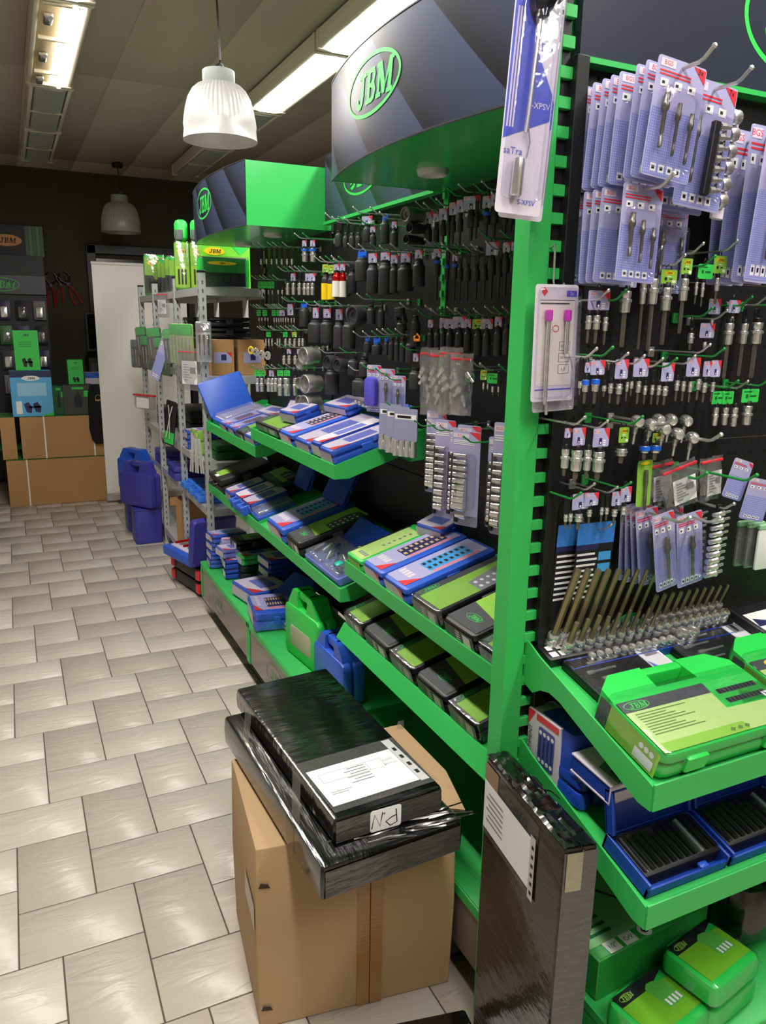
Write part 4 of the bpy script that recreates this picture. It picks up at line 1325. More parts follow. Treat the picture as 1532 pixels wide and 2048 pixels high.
# pale 2x cards hanging on long wire in front of the post
hk = part('wire_hanger', MB().tube([(0, .012, .075), (0, 0, .08), (0, -.002, .07), (0, -.004, .012), (0, -.01, .0), (0, -.03, -.002), (0, -.036, .008)], .002, 6), WIRE, M=TM((.945, 1.245, 1.722)))
setp(hk, 'long bent wire hanger holding the pale two-piece card', 'hook')
def two_card(label, M):
    w, h = .104, .215
    t = blister(label, M, w, h, 'pale', 0, bubble=False)
    for x, L in ((-.024, .155), (.022, .062)):
        part('bit_holder', MB().lathe([(.002, 0), (.004, -.001), (.0042, -L*.9), (.003, -L)], 10, M=TM((x, -.009, -h*.3))), CHROME, t)
        part('magenta_sleeve', MB().lathe([(.003, 0), (.0068, -.001), (.0072, -.01), (.0066, -.02), (.004, -.021)], 12, M=TM((x, -.009, -h*.21))), MAG, t)
    part('blister', MB().rbox((0, -h*.5, 0), (w*.93, h*.95, .018), r=.01, ch=.004, M=FR), CLEAR, t)
two_card('pale card with two magenta-collared bit holders, front one', TM((.927, 1.205, 1.727), rz=4, ry=-1))
two_card('pale two-piece card peeking out behind the front one', TM((.944, 1.225, 1.705), rz=3, ry=-2))

# lower end-cap cards
card_stack(1.208, 1.263, [1.257, 1.243, 1.228, 1.212, 1.165], .062, .175, 'the low lavender bit cards', 1, 'lavender single-bit card low on end cap, left stack', roll0=-11)
card_stack(1.292, 1.255, [1.225, 1.172], .078, .165, 'the low lavender cards at right', 1, 'lavender single-bit card low on end cap, right stack', roll0=-8)
for i, (x, y, z) in enumerate(((1.055, 1.25, 1.247), (1.093, 1.232, 1.251))):
    blister(('black and blue' if i else 'half hidden black and blue')+' card left of the low lavender cards', TM((x, y, z), ry=2, rz=3), .105, .24, 'dark', 0, bubble=False)
hook('zinc peg hook holding the black and blue cards', TM((1.095, EY-.002, 1.238)), .1, WIRE)
t = blister('lime card with one long steel rod, centre of end cap', TM((1.184, 1.205, 1.382), ry=-3), .04, .1, 'lime', 0, bubble=False)
part('rod', MB().lathe([(.002, 0), (.0042, -.001), (.0045, -.03), (.0032, -.034), (.0032, -.085), (.001, -.088)], 8, M=TM((0, -.006, -.02))), STEEL, t)

def zipbag(label, M, w, h, paper=True):
    t = thing('zip_bag', label, 'bag', M, 'zip bags on the end cap')
    rnd = random.Random(hash(label) % 999 if False else len(label))
    nx, nz = 9, 11
    rings = []
    for side in (-1, 1):
        for j in range(nz):
            v = j/(nz-1)
            row = []
            for i in range(nx):
                u = i/(nx-1)
                pf = math.sin(math.pi*u)*math.sin(math.pi*min(1, v*1.02))
                row.append(((u-.5)*w*(1+.06*math.sin(5*v)), side*(.002+.02*pf*(.5+v))+rnd.uniform(-.004, .004), -v*h+rnd.uniform(-.002, .002)))
            rings.append(row)
    b = MB()
    b.loft(rings[:nz], 0, None, caps=False, closed=False)
    b.loft(rings[nz:], 0, None, caps=False, closed=False)
    part('bag_film', b, BAG, t, smooth=60)
    part('zip_strip', MB().box((0, -.004, -h*.09), (w*.96, .006, .006), ch=.001), RED, t)
    if not paper:
        for k in range(5):
            part('socket', MB().lathe([(.004, 0), (.009, -.001), (.009, -.018), (.006, -.02), (.006, -.034), (.002, -.035)], 10), CHROME, t, TM((-w*.26+w*.13*k, -.002, -h*(.3+.12*(k % 4))), ry=random.uniform(-50, 50)))
        return t
    lb = MB().q(-w*.3, -h*.85, w*.34, -h*.3, 0, 0, FR)
    for k in range(7):
        lb.q(-w*.22, -h*(.38+.06*k)-.004, -w*.05+w*.08*(k % 3), -h*(.38+.06*k), .0004, 1, FR)
    lb.q(w*.05, -h*.6, w*.28, -h*.45, .0004, 1, FR)
    part('paper_label', lb, [WHITE, GREYL], t, TM((0, -.012, 0)), smooth=0)
    for k in range(3):
        part('bit', MB().lathe([(.003, 0), (.006, -.002), (.006, -.02), (.0035, -.024), (.0035, -.05), (.001, -.052)], 8), STEEL, t, TM((-w*.2+w*.2*k, 0, -h*.5), ry=random.uniform(-30, 30)))
zipbag('clear zip bag with white label at centre of end cap', TM((1.263, 1.19, 1.372), ry=-14), .1, .1)
zipbag('second clear zip bag right of the centre one', TM((1.38, 1.21, 1.377), ry=-6), .066, .1)
zipbag('crumpled zip bag half behind the centre one', TM((1.245, 1.228, 1.372), ry=-6), .08, .1)
hook('green peg hook crossing above the centre zip bag', TM((1.285, EY-.002, 1.345)), .17, GHOOK, r=.003)
hook('green peg hook right of the centre zip bag', TM((1.36, EY-.002, 1.347)), .22, GHOOK, r=.003)

def socket_ladder(label, M, n, w, pitch, col=CHROME):
    t = thing('socket_rail', label, 'socket set', M)
    part('rail', MB().box((0, .004, -n*pitch/2), (.014, .006, n*pitch+.02), ch=.001), BLACKP, t)
    for k in range(n):
        r = .0062+.0003*k
        part('bit_socket', MB().lathe([(r*.5, -w*.5), (r*.8, -w*.5), (r*.84, -w*.05), (r*1.05, 0), (r*1.05, w*.1), (r*.5, w*.14), (r*.45, w*.5), (r*.2, w*.52)], 9, M=TM((0, -.006, -pitch*(k+.5)), ry=82)), col, t)
socket_ladder('leaning chrome bit-socket rail at right of end cap', TM((1.377, 1.165, 1.268), ry=2), 10, .05, .0152)
socket_ladder('second chrome bit-socket rail hanging behind the leaning one', TM((1.372, 1.22, 1.255), ry=0), 9, .045, .0155)
hook('zinc peg hook holding the leaning socket rail', TM((1.377, EY-.002, 1.272)), .17, WIRE, r=.003)
# knurled round heads threaded on long hooks
for i, (x, y, z) in enumerate(((1.121, 1.172, 1.47), (1.156, 1.17, 1.462), (1.19, 1.185, 1.469), (1.191, 1.168, 1.453), (1.222, 1.183, 1.468), (1.227, 1.166, 1.441), (1.262, 1.18, 1.465), (1.264, 1.16, 1.432))):
    t = thing('spline_socket', f'round knurled chrome socket head, {ORD[i]} from left, centre of end cap', 'socket', TM((x, y, z), rz=-18, rx=8), 'knurled chrome heads on the end cap')
    n = 28
    prof = [(.005, -.014), (.0085, -.013), (.0108, -.009), (.0116, 0), (.0108, .009), (.008, .014), (.004, .015)]
    part('head', MB().loft([[(r*(1.06 if k % 2 else .97)*math.cos(2*math.pi*k/n), q, r*(1.06 if k % 2 else .97)*math.sin(2*math.pi*k/n)) for k in range(n)] for r, q in prof]), CHROME, t)
    part('stem', MB().lathe([(.0035, 0), (.005, -.004), (.005, -.014), (.003, -.016), (.003, -.036), (.001, -.038)], 8, M=TM((0, .004, -.012))), CHROME, t)
hook('long zinc peg hook under the knurled chrome heads', TM((1.267, EY-.002, 1.432)), .2, WIRE, r=.0036)
hook('long zinc peg hook left of the knurled chrome heads', TM((1.155, EY-.002, 1.466)), .18, WIRE, r=.0034)
# right-hand packs
blister('tilted lavender barcode card at right edge of end cap', TM((1.452, 1.18, 1.37), ry=17, rz=-6), .058, .09, 'bgs_tall', 0, bubble=False)
blister('lavender card half out of frame, right edge of end cap', TM((1.492, 1.16, 1.328), ry=12, rz=-6), .072, .095, 'bgs_tall', 0, bubble=False)
for i in range(3):
    t = thing('clear_sleeve', ('white front' if i == 2 else ['rear clear', 'middle clear'][i])+' plastic sleeve hanging at lower right of end cap', 'sleeve', TM((1.505+.016*i, 1.2-.015*i, 1.212-.002*i), ry=0))
    part('sleeve', MB().rbox((0, -.05, 0), (.05, .095, .006), r=.004, ch=.001, M=FR), WHITE if i == 2 else BAG, t)
    part('clip', MB().box((0, -.003, .005), (.052, .01, .014), ch=.003), mat('pale_green_clip', (150, 200, 160), .4), t)

# ------------------------------------------------------------------ packs on the near pegboard (face -X)
def MX(x, y, z, yaw=-62, ry=0):
    return TM((x, y, z), rz=yaw) @ TM(ry=ry)
GN = 'long socket blisters on the near pegboard'
blister('long lavender blister of chrome sockets, leftmost of the near group', MX(1.14, 2.02, 1.40), .07, .25, 'strip', 0, GN)
blister('long lavender socket blister second in the near group', MX(1.12, 1.93, 1.385), .07, .29, 'strip', 0, GN)
blister('long lavender socket blister third in the near group', MX(1.13, 1.86, 1.37), .075, .26, 'strip', 0, GN)
blister('long lavender socket blister hanging lowest, ending below the pale card', MX(1.12, 1.80, 1.385), .075, .285, 'strip', 0, GN)
blister('pale pink socket card in front of the near lavender blisters', MX(1.05, 1.70, 1.385), .085, .225, 'strip', 0, GN)
blister('dark lavender blister just right of the pale pink card', MX(1.11, 1.63, 1.375), .07, .24, 'strip', 0, GN)
blister('narrow lavender blister with ring sockets beside the corner post', MX(1.06, 1.545, 1.425), .055, .28, 'strip', 0, GN)
socket_ladder('hanging chain of clear-wrapped chrome sockets beside the corner post', MX(1.04, 1.475, 1.36), 10, .04, .034)
for i, (x, y, z) in enumerate(((1.15, 2.04, 1.355), (1.14, 1.97, 1.365), (1.12, 1.90, 1.36), (1.1, 1.82, 1.37), (1.08, 1.66, 1.362), (1.1, 1.58, 1.4))):
    hook(f'peg hook holding long blisters, {ORD[i]} from left, near pegboard', TM((BX-.002, y, z), rz=-90), BX-x+.06, GHOOK if i % 2 == 0 else WIRE)
for i, (y, z, w, h) in enumerate(((2.06, 1.585, .06, .2), (2.0, 1.58, .06, .19), (1.93, 1.59, .075, .19), (1.87, 1.575, .07, .17))):
    t = zipbag(['clear bag under the orange clip, near pegboard', 'second clear crumpled bag, near pegboard', 'third clear crumpled bag, near pegboard', 'rightmost clear crumpled bag, near pegboard'][i], MX(1.13, y, z), w, h, False)
oc = thing('orange_clip', 'small orange plastic clip above the clear bags', 'clip', MX(1.1, 2.085, 1.612) @ Matrix.Scale(.6, 4))
part('loop', MB().tube([(-.014, 0, -.012), (-.016, 0, .006), (0, 0, .02), (.016, 0, .006), (.014, 0, -.012)], .005, 8), ORANGE, oc)
part('tongue', MB().box((0, 0, -.01), (.034, .008, .014), ch=.003), ORANGE, oc)
# blisters and socket cards on the middle pegboard
t = blister('card holding a purple oval bottle, middle pegboard', MX(1.12, 2.43, 1.515), .062, .16, 'bgs', 0, bubble=False)
part('purple_shell', MB().rbox((0, -.09, 0), (.05, .1, .03), r=.016, ch=.01, M=FR), PURPLE, t)
t = blister('pale card with black socket in clear bubble, middle pegboard', MX(1.12, 2.325, 1.508), .062, .15, 'bgs', 1)
blister('narrow pale card just right of the black-socket card', MX(1.13, 2.255, 1.49), .05, .14, 'bgs', 1)
t = thing('socket_rail', 'rail of small chrome sockets lying along lower middle pegboard', 'socket set', TM((1.2, 2.68, 1.355), rz=-90))
part('rail', MB().box((.06, 0, -.012), (.24, .01, .012), ch=.002), GHOOK, t)
for k in range(7):
    part('socket', MB().lathe([(.004, -.01), (.0105, -.009), (.011, .012), (.008, .016)], 12, M=TM((-.045+.035*k, -.012, .0), rx=70)), CHROME, t)
for i in range(3):
    t = thing('socket_card', f'grey-lavender card with chrome sockets beneath, {ORD[i]} from left, middle pegboard', 'socket set', MX(1.1, 2.255-.055*i, 1.40-.002*i, -58), 'socket cards on the middle pegboard')
    cb = MB().rbox((0, -.05, 0), (.085, .10, .002), r=.004, ch=.0004, m=0, M=FR).q(-.038, -.034, .038, -.018, .0022, 1, FR)
    cb.q(-.03, -.03, .02, -.022, .0026, 2, FR)
    part('card', cb, [mat('print_grey_lavender', (150, 152, 186), .4), WHITE, BLK], t, smooth=0)
    for k in range(4):
        part('socket', MB().lathe([(.005, 0), (.009, -.001), (.0095, -.02), (.011, -.024), (.011, -.05), (.008, -.051)], 12), CHROME, t, TM((-.032+.0213*k, -.004, -.1)))
for i, (y, z) in enumerate(((2.43, 1.5), (2.325, 1.493), (2.25, 1.478), (2.235, 1.39))):
    hook(f'green peg hook holding packs low on the middle pegboard, {ORD[i]} one', TM((BX-.002, y, z), rz=-90), .22, GHOOK)

# ================================================================== TOOL CASES
def sleeve_mesh(style, w, d, h, seed=0):
    """printed paper sleeve: flat print on the lid (local XY) and on the front end (local XZ)"""
    rnd = random.Random(seed)
    b = MB()
    e = h+.0009
    F_ = Matrix.Translation((0, -.0009, 0)) @ FR
    if style == 'bgs':
        b.q(-w*.49, .003, w*.34, d*.985, e, 0)
        b.q(-w*.49, h*.03, w*.34, h*.97, 0, 1, F_)
        p0, p1 = d*.34, d*.86
        b.q(-w*.3, p0, w*.2, p1, e+.0004, 2)
        n = 8
        for k in range(n):
            y = p0+(p1-p0)*(k+.5)/n
            for r_ in range(2):
                b.q(-w*.26+w*.25*r_, y-d*.018, -w*.26+w*.25*r_+w*.12, y+d*.016, e+.0008, 3)
        b.poly([(w*.34, .003, e+.0006), (w*.34, d*.2, e+.0006), (w*.02, .003, e+.0006)], 4)
        b.poly([(w*.34, h*.97, .0004), (w*.1, h*.97, .0004), (w*.34, h*.3, .0004)], 4, F_)
        b.q(w*.22, d*.36, w*.3, d*.9, e+.0004, 5)
        for k in range(4):
            b.q(-w*.4+w*.13*k, d*.12, -w*.3+w*.13*k, d*.2, e+.0004, 1)
        return b, [LAV, CREAM, CYAN if seed % 2 else NAVY, BLK if seed % 2 else mat('print_tan', (206, 178, 130), .4), RED, mat('print_pink', (226, 130, 150), .4)]
    if style in ('jbm', 'jbm_b'):
        g, l = (1, 0)
        b.q(-w*.49, .002, w*.47, d*.985, e, 0)
        b.poly([(-w*.49, .002, e+.0003), (w*.47, .002, e+.0003), (w*.47, d*.22, e+.0003), (-w*.49, d*.3, e+.0003)] if style == 'jbm_b' else [(-w*.49, .002, e+.0003), (-w*.3, .002, e+.0003), (-w*.3, d*.985, e+.0003), (-w*.49, d*.985, e+.0003)], 1)
        b.poly([(w*.0, d*.45, e+.0003), (w*.47, d*.45, e+.0003), (w*.47, d*.95, e+.0003), (w*.0, d*.95, e+.0003), (-w*.12, d*.8, e+.0003)], 2)
        for i in range(6):
            for k in range(2):
                b.ell(w*.12+w*.2*k, d*.5+d*.07*i, w*.05, d*.018, e+.0007, 3, None, 8)
        b.q(-w*.49, h*.03, w*.47, h*.97, 0, 2 if style == 'jbm' else 1, F_)
        b.q(w*.12, h*.12, w*.36, h*.82, .0004, 4, F_)
        for k in range(4):
            b.q(-w*.12, h*(.2+.18*k), w*.02, h*(.28+.18*k), .0004, 3, F_)
        M2 = Matrix.Translation((-w*.39 if style == 'jbm' else 0, d*.14, e+.0006)) @ Matrix.Rotation(R(90 if style == 'jbm' else 0), 4, 'Z')
        b.ering(0, 0, min(w*.24, .035), min(w*.09, .014), .0014, 0, 5, M2, 20)
        b.jbm(0, 0, min(w*.1, .015), 0, 5, M2)
        return b, [LIME, GREY, GREYL if style == 'jbm' else GREY, WHITE, WHITE, PGREEN]
    if style == 'jbm_g':
        b.q(-w*.4, .002, w*.42, d*.9, e, 0)
        b.q(-w*.49, .002, -w*.4, d*.95, e, 1)
        b.q(-w*.4, h*.1, w*.42, h*.9, 0, 2, F_)
        for k in range(4):
            b.q(-w*.2+w*.14*k, d*.08, -w*.1+w*.14*k, d*.14, e+.0004, 3)
        for k in range(6):
            b.ell(w*.1+w*.03*(k % 2), d*.4+d*.08*k, w*.06, d*.025, e+.0005, 3, None, 8)
        b.jbm(-w*.445, d*.16, min(.012, w*.07), e+.0004, 2, None)
        return b, [LIMEL, BLK, LIME, GREYL]
    if style == 'plain_pale':
        b.q(-w*.48, .003, w*.48, d*.97, e, 0)
        b.q(-w*.48, h*.05, w*.48, h*.95, 0, 0, F_)
        b.q(-w*.3, d*.3, w*.3, d*.75, e+.0004, 1)
        b.poly([(w*.48, .003, e+.0004), (w*.48, d*.3, e+.0004), (w*.1, .003, e+.0004)], 2)
        return b, [CREAM, LAV2, RED]
    return None, None

def sleeve_fit(style, w, d, h, seed):
    b, ms = sleeve_mesh(style, w, d, h, seed)
    if b:
        b.v = [(x*.93, d*.035+y*.93, z) if z > h*.9995 else (x*.93, y, h*.12+z*.74) for x, y, z in b.v]
    return b, ms
def tool_case(label, M, w, d, h, body=BLUE, style='bgs', seed=0, latches=1, wrap=False, name='tool_case', group='boxed tool cases on the shelves', seam=.55):
    t = thing(name, label, 'tool case', M, group)
    def half(z0, z1, o=0):
        return MB().rbox((0, d/2, z0), (w-o, d-o, z1-z0), r=min(.016, h*.34), ch=min(.008, (z1-z0)*.36))
    part('base_shell', half(0, h*seam), body, t)
    lid = part('lid', half(h*seam+.001, h, .002), body, t)
    for k in range(latches):
        yy = d*(.5 if latches == 1 else (.28+.44*k))
        part('latch', MB().box((w/2+.001, yy, h*.55), (.006, min(.045, d*.16), h*.5), ch=.002), body if body is not BLACKP else GREY, t)
    b, ms = sleeve_fit(style, w, d, h, seed)
    if b:
        part('printed_sleeve', b, ms, lid, smooth=0)
    if wrap:
        part('shrink_wrap', MB().rbox((0, d/2, -.001+.002), (w+.004, d+.004, h+.004), r=min(.016, h*.35), ch=.004), SHRINK, t)
    return t

def sh(xf, zf, y, dx=.006, lift=0.0, yaw=0.0, slope=None):
    """matrix of something lying on a sloped aisle shelf, its front end towards the aisle"""
    s = SLOPE if slope is None else slope
    x = xf+dx
    return Matrix.Translation((x, y, zf-.0115+dx*.29+lift)) @ Euler((0, 0, R(-90+yaw)), 'XYZ').to_matrix().to_4x4() @ Euler((R(s), 0, 0), 'XYZ').to_matrix().to_4x4()

# ---- near bay, upper shelf
A2 = (.95, .883)
tool_case('bright green case with lime label, far end of near upper shelf', sh(*A2, 2.195), .125, .27, .045, GREENP, 'jbm_g', latches=2)
tool_case('blue case with picture of tan bits, near upper shelf', sh(*A2, 2.045), .145, .315, .055, BLUE, 'bgs', 0, latches=2)
tool_case('blue case with cyan picture panel, near upper shelf', sh(*A2, 1.89), .152, .315, .055, BLUE, 'bgs', 1, latches=1)
tool_case('grey and lime shrink-wrapped case, near upper shelf', sh(*A2, 1.708), .158, .315, .055, BLACKP, 'jbm', 2, wrap=True)
tool_case('dark case with lime sleeve next to the grey and lime one', sh(*A2, 1.53), .152, .315, .055, BLACKP, 'jbm_b', 3)
tool_case('pale lime case end beside the corner post, near upper shelf', sh(*A2, 1.375), .135, .3, .05, BLACKP, 'jbm', 4, wrap=True)
tool_case('small rounded blue case at back of the near upper shelf', sh(*A2, 2.10, dx=.225, lift=.035, yaw=14), .13, .1, .05, BLUE, 'plain_pale', wrap=True)
# ---- near bay, lower shelf
A1 = (.95, .66)
for lab, y, w, st, wr in (('dark lime-banded case, farthest on the near lower shelf', 2.195, .145, 'jbm', True),
                          ('dark lime-banded case, second on the near lower shelf', 2.015, .18, 'jbm_b', False),
                          ('shrink-wrapped dark case, third on the near lower shelf', 1.838, .155, 'jbm', True),
                          ('dark lime-banded case, fourth on the near lower shelf', 1.662, .165, 'jbm_b', False),
                          ('dark lime-banded case, fifth on the near lower shelf', 1.495, .145, 'jbm', True)):
    tool_case(lab, sh(*A1, y), w, .31, .06, BLACKP, st, int(y*100), wrap=wr)
tool_case('pale lavender pack by the post on the near lower shelf', sh(*A1, 1.375, dx=.03), .04, .16, .09, LAV, 'plain_pale', wrap=True, latches=0)
t = thing('green_roll', 'bright green rounded roll at near end of lower shelf', 'case', sh(*A1, 1.36))
part('roll', MB().lathe([(.004, 0), (.024, .002), (.03, .012), (.03, .12), (.022, .13), (.004, .132)], 18, M=TM((0, .03, .03), rz=90) @ TM((-.0, -.045, 0), ry=0, rx=90)), GREENP, t)
part('end_cap', MB().lathe([(.004, 0), (.02, .001), (.02, .006), (.004, .007)], 16, M=TM((0, .02, .03), rx=90)), GREENP, t)

# ---- middle bay, top shelf
B3 = (.92, 1.203)
tool_case('wide grey and lime case at far end of the middle top shelf', sh(*B3, 3.085, dx=.02), .33, .29, .04, BLACKP, 'jbm', 5, wrap=True)
tool_case('small blue shrink-wrapped case lying on the wide lime case', sh(*B3, 2.96, dx=.07, lift=.043, yaw=8), .15, .12, .05, BLUE, 'plain_pale', wrap=True)
tool_case('blue case with black strap on the middle top shelf', sh(*B3, 2.775), .17, .29, .055, BLUE, 'bgs', 6)
tool_case('pale-topped blue case between the strapped and nearest ones', sh(*B3, 2.60), .16, .3, .05, BLUE, 'plain_pale', wrap=True)
tool_case('blue case with open blue edge, second nearest on middle top shelf', sh(*B3, 2.475, dx=.012), .09, .27, .06, BLUED, 'plain_pale')
tool_case('shrink-wrapped blue case nearest us on the middle top shelf', sh(*B3, 2.365), .12, .26, .055, BLUE, 'plain_pale', wrap=True)
tool_case('blue case standing against the panel on the middle top shelf', Matrix.Translation((1.215, 2.43, 1.29)) @ TM(rz=-80) @ TM(rx=72), .13, .09, .03, BLUE, 'bgs', 7)
tool_case('pale case at back of the middle top shelf', sh(*B3, 2.78, dx=.2, lift=.058, yaw=6), .2, .12, .035, BLUE, 'plain_pale', wrap=True)
# ---- middle bay, lower shelf
B2 = (.942, .775)
tool_case('big blue case with tool pictures on the middle lower shelf', sh(*B2, 3.0), .225, .34, .07, BLUE, 'bgs', 9, latches=2)
tool_case('lime and black case beside the big blue one, middle lower shelf', sh(*B2, 2.775), .16, .33, .065, BLACKP, 'jbm_b', 10)
t = thing('open_case', 'open blue case of clear-bagged parts on the middle lower shelf', 'open case', sh(*B2, 2.50))
part('tray', MB().rbox((0, .09, 0), (.34, .17, .03), r=.012, ch=.004), mat('lavender_blue_plastic', (96, 112, 196), .4), t)
for k in range(2):
    part('clear_cover', MB().rbox((-.085+.17*k, .085, .031), (.155, .15, .018), r=.01, ch=.006), BAG, t)
for k in range(7):
    part('fitting', MB().lathe([(.004, 0), (.008, .001), (.008, .05), (.004, .051)], 10, M=TM((-.14+.045*k, .04+.02*(k % 3), .038), rx=-80, rz=15*k)), CHROME if k % 2 else NAVY, t)
part('teal_block', MB().box((.09, .05, .045), (.03, .03, .02), ch=.004), mat('teal_plastic', (20, 180, 160), .4), t)
part('open_lid', MB().rbox((0, 0, 0), (.34, .17, .018), r=.012, ch=.004), BLUED, t, TM((0, .2, .03), rx=28))
tool_case('deep blue case lid leaning at back of the middle lower shelf', Matrix.Translation((1.20, 2.98, .905)) @ TM(rz=-85) @ TM(rx=62), .2, .16, .025, BLUED, None)
# ---- far bay, top shelf
C3 = (.945, 1.115)
t = thing('open_case', 'open blue case with raised lid, far end of the far top shelf', 'open case', sh(*C3, 4.07))
part('tray', MB().rbox((0, .15, 0), (.25, .26, .03), r=.012, ch=.004), BLUE, t)
part('tool_insert', MB().rbox((0, .15, .026), (.22, .23, .012), r=.01, ch=.003), mat('print_pale_lilac', (206, 200, 226), .4), t)
part('clear_cover', MB().rbox((0, .15, .04), (.21, .22, .012), r=.01, ch=.004), BAG, t)
lid = part('raised_lid', MB().rbox((0, .105, 0), (.25, .21, .024), r=.012, ch=.004), BLUE, t, TM((-.135, .14, .02), rz=90, ry=0) @ TM(rx=64))
part('lid_recess', MB().rbox((0, .105, -.003), (.22, .18, .004), r=.01, ch=.001), BLUED, lid)
for lab, y, w, body, st, sd in (('pale-topped blue case second from far end, far top shelf', 3.86, .17, BLUE, 'bgs', 2),
                                ('pale-topped blue case third from far end, far top shelf', 3.70, .14, BLUE, 'bgs', 4),
                                ('green and black case on the far top shelf', 3.55, .14, BLACKP, 'jbm_b', 5),
                                ('pale blue shrink-wrapped case at near end, far top shelf', 3.39, .17, BLUE, 'plain_pale', 6)):
    tool_case(lab, sh(*C3, y), w, .2, .045, body, st, sd, wrap=True)
tool_case('clear-lidded lavender pack at back of the far top shelf', sh(*C3, 3.8, dx=.21, yaw=10), .22, .1, .04, LAV, 'plain_pale', wrap=True, latches=0)
tool_case('lime-tinted clear pack at back of the far top shelf', sh(*C3, 3.55, dx=.21, yaw=-6), .2, .1, .04, GREENP, 'jbm_g', wrap=True, latches=0)
tool_case('indigo lid with white card standing behind the far top shelf', Matrix.Translation((1.16, 3.40, 1.19)) @ TM(rz=-70) @ TM(rx=58), .17, .12, .02, INDIGO, 'plain_pale')
# ---- far bay, lower shelf
C2 = (.945, .77)
t = tool_case('black rounded case with green sticker, far lower shelf', sh(*C2, 4.06), .27, .3, .085, BLACKP, None)
part('sticker', MB().q(-.06, .03, .05, .1, .0866).q(-.02, .012, .04, .03, .0866, 1), [LIME, WHITE], t, smooth=0)
part('handle', MB().tube([(-.05, 0, .05), (-.05, -.02, .05), (.05, -.02, .05), (.05, 0, .05)], .007, 8), BLACKP, t)
tool_case('pale blister pack beside the black rounded case, far lower shelf', sh(*C2, 3.78, dx=.0), .12, .2, .06, BLUE, 'plain_pale', wrap=True)
def handle_case(label, M, w, d, h, body, style=None, seed=0, hw=.5, hd=.045, group='tool cases with carrying handles', name='carry_case', wrap=False):
    """case lying flat with its carrying handle on the front (-y) side"""
    t = thing(name, label, 'tool case', M, group)
    r = min(.02, h*.45)
    part('base_shell', MB().rbox((0, d/2+hd, 0), (w, d, h*.5), r=r, ch=.006), body, t)
    lid = part('lid', MB().rbox((0, d/2+hd, h*.5+.001), (w-.002, d-.002, h*.5-.001), r=r, ch=.006), body, t)
    g = MB()
    for s in (-1, 1):
        g.rbox((s*w*hw*.5, hd*.5+.012, h*.12), (w*.13, hd+.03, h*.76), r=.012, ch=.005)
    g.rbox((0, hd*.28, h*.14), (w*hw+w*.1, hd*.56, h*.72), r=.012, ch=.006)
    part('handle', g, body, t)
    for s in (-1, 1):
        part('latch', MB().box((s*w*.36, hd-.001, h*.5), (w*.09, .01, h*.5), ch=.003), body, t)
    b, ms = sleeve_mesh(style, w, d, h, seed)
    if b:
        part('printed_sleeve', b, ms, lid, TM((0, hd, 0)), smooth=0)
    if wrap:
        part('shrink_wrap', MB().rbox((0, d/2+hd, 0.002), (w+.006, d+.006, h+.004), r=r+.004, ch=.004), SHRINK, t)
    return t
handle_case('blue case with open handle, left of pair, far lower shelf', sh(*C2, 3.63, dx=-.02), .13, .2, .06, BLUE, 'plain_pale', hd=.04)
handle_case('blue case with open handle, right of pair, far lower shelf', sh(*C2, 3.49, dx=-.02), .13, .2, .06, BLUE, 'plain_pale', hd=.04, wrap=True)
t = thing('open_case', 'flat blue tray under clear film at near end, far lower shelf', 'open case', sh(*C2, 3.35))
part('tray', MB().rbox((0, .1, 0), (.13, .19, .03), r=.01, ch=.004), BLUE, t)
part('clear_cover', MB().rbox((0, .1, .031), (.12, .18, .02), r=.01, ch=.006), BAG, t)
part('wrench', MB().rbox((0, .1, .03), (.02, .15, .006), r=.005, ch=.002), CHROME, t)
tool_case('dark flat case with red corner at back of far lower shelf', sh(*C2, 3.66, dx=.19, lift=.0), .3, .13, .075, mat('smoky_plastic', (44, 52, 60), .4), 'jbm_b', 8)
tool_case('blue lid standing against the panel behind far lower shelf', Matrix.Translation((1.21, 3.40, .88)) @ TM(rz=-90) @ TM(rx=70), .18, .17, .03, BLUED, None)

# ---- base decks
DZ = .3105
def dk(x, y, z=DZ, yaw=0):
    return TM((x, y, z), rz=-90+yaw)
GB = 'cases stacked on the base decks'
for k in range(4):
    tool_case(['bottom', 'second', 'third', 'top'][k]+' blue and white case of the far corner stack on the base deck', dk(.905+.004*k, 4.16, DZ+.047*k, 4*k-5), .13, .2, .045, BLUE, 'bgs' if k == 3 else 'plain_pale', k+20, wrap=True, group=GB)
tool_case('upright lavender pack leaning on the far corner stack', TM((.95, 4.035, DZ+.045), rz=-90), .055, .17, .14, LAV, 'plain_pale', group=GB, latches=0, wrap=True)
for k in range(2):
    tool_case(['lower', 'upper'][k]+' blue pale-fronted box of the short stack on the far deck', dk(.935, 3.92, DZ+.055*k, -3), .085, .18, .053, BLUED, 'plain_pale', group=GB)
tool_case('clear lavender pack on top of the short stack, far deck', dk(.92, 3.95, DZ+.111, 8), .12, .16, .05, LAV2, 'plain_pale', group=GB, wrap=True)
tool_case('dark case under the green one behind the short stack', dk(1.0, 3.855, DZ, 0), .1, .2, .085, BLACKP, None, group=GB)
tool_case('green shrink-wrapped case on a dark one, far deck', dk(1.0, 3.87, DZ+.086, 5), .12, .2, .055, GREENP, 'plain_pale', group=GB, wrap=True)
tool_case('lime and dark case topmost behind the short stack, far deck', dk(1.0, 3.96, DZ+.142, 5), .13, .2, .06, BLACKP, 'jbm_b', 8, group=GB)
for k in range(3):
    tool_case(['bottom', 'middle', 'top'][k]+' dark blue box of the shaded stack at back of far deck', dk(1.09, 3.71, DZ+.054*k, 2*k), .17, .18, .052, BLUED, 'plain_pale', group=GB)
tool_case('blue case with blue tool picture, rear of the deck pair', dk(.925, 3.53, DZ, 10), .25, .22, .075, BLUE, 'plain_pale', group=GB, wrap=True)
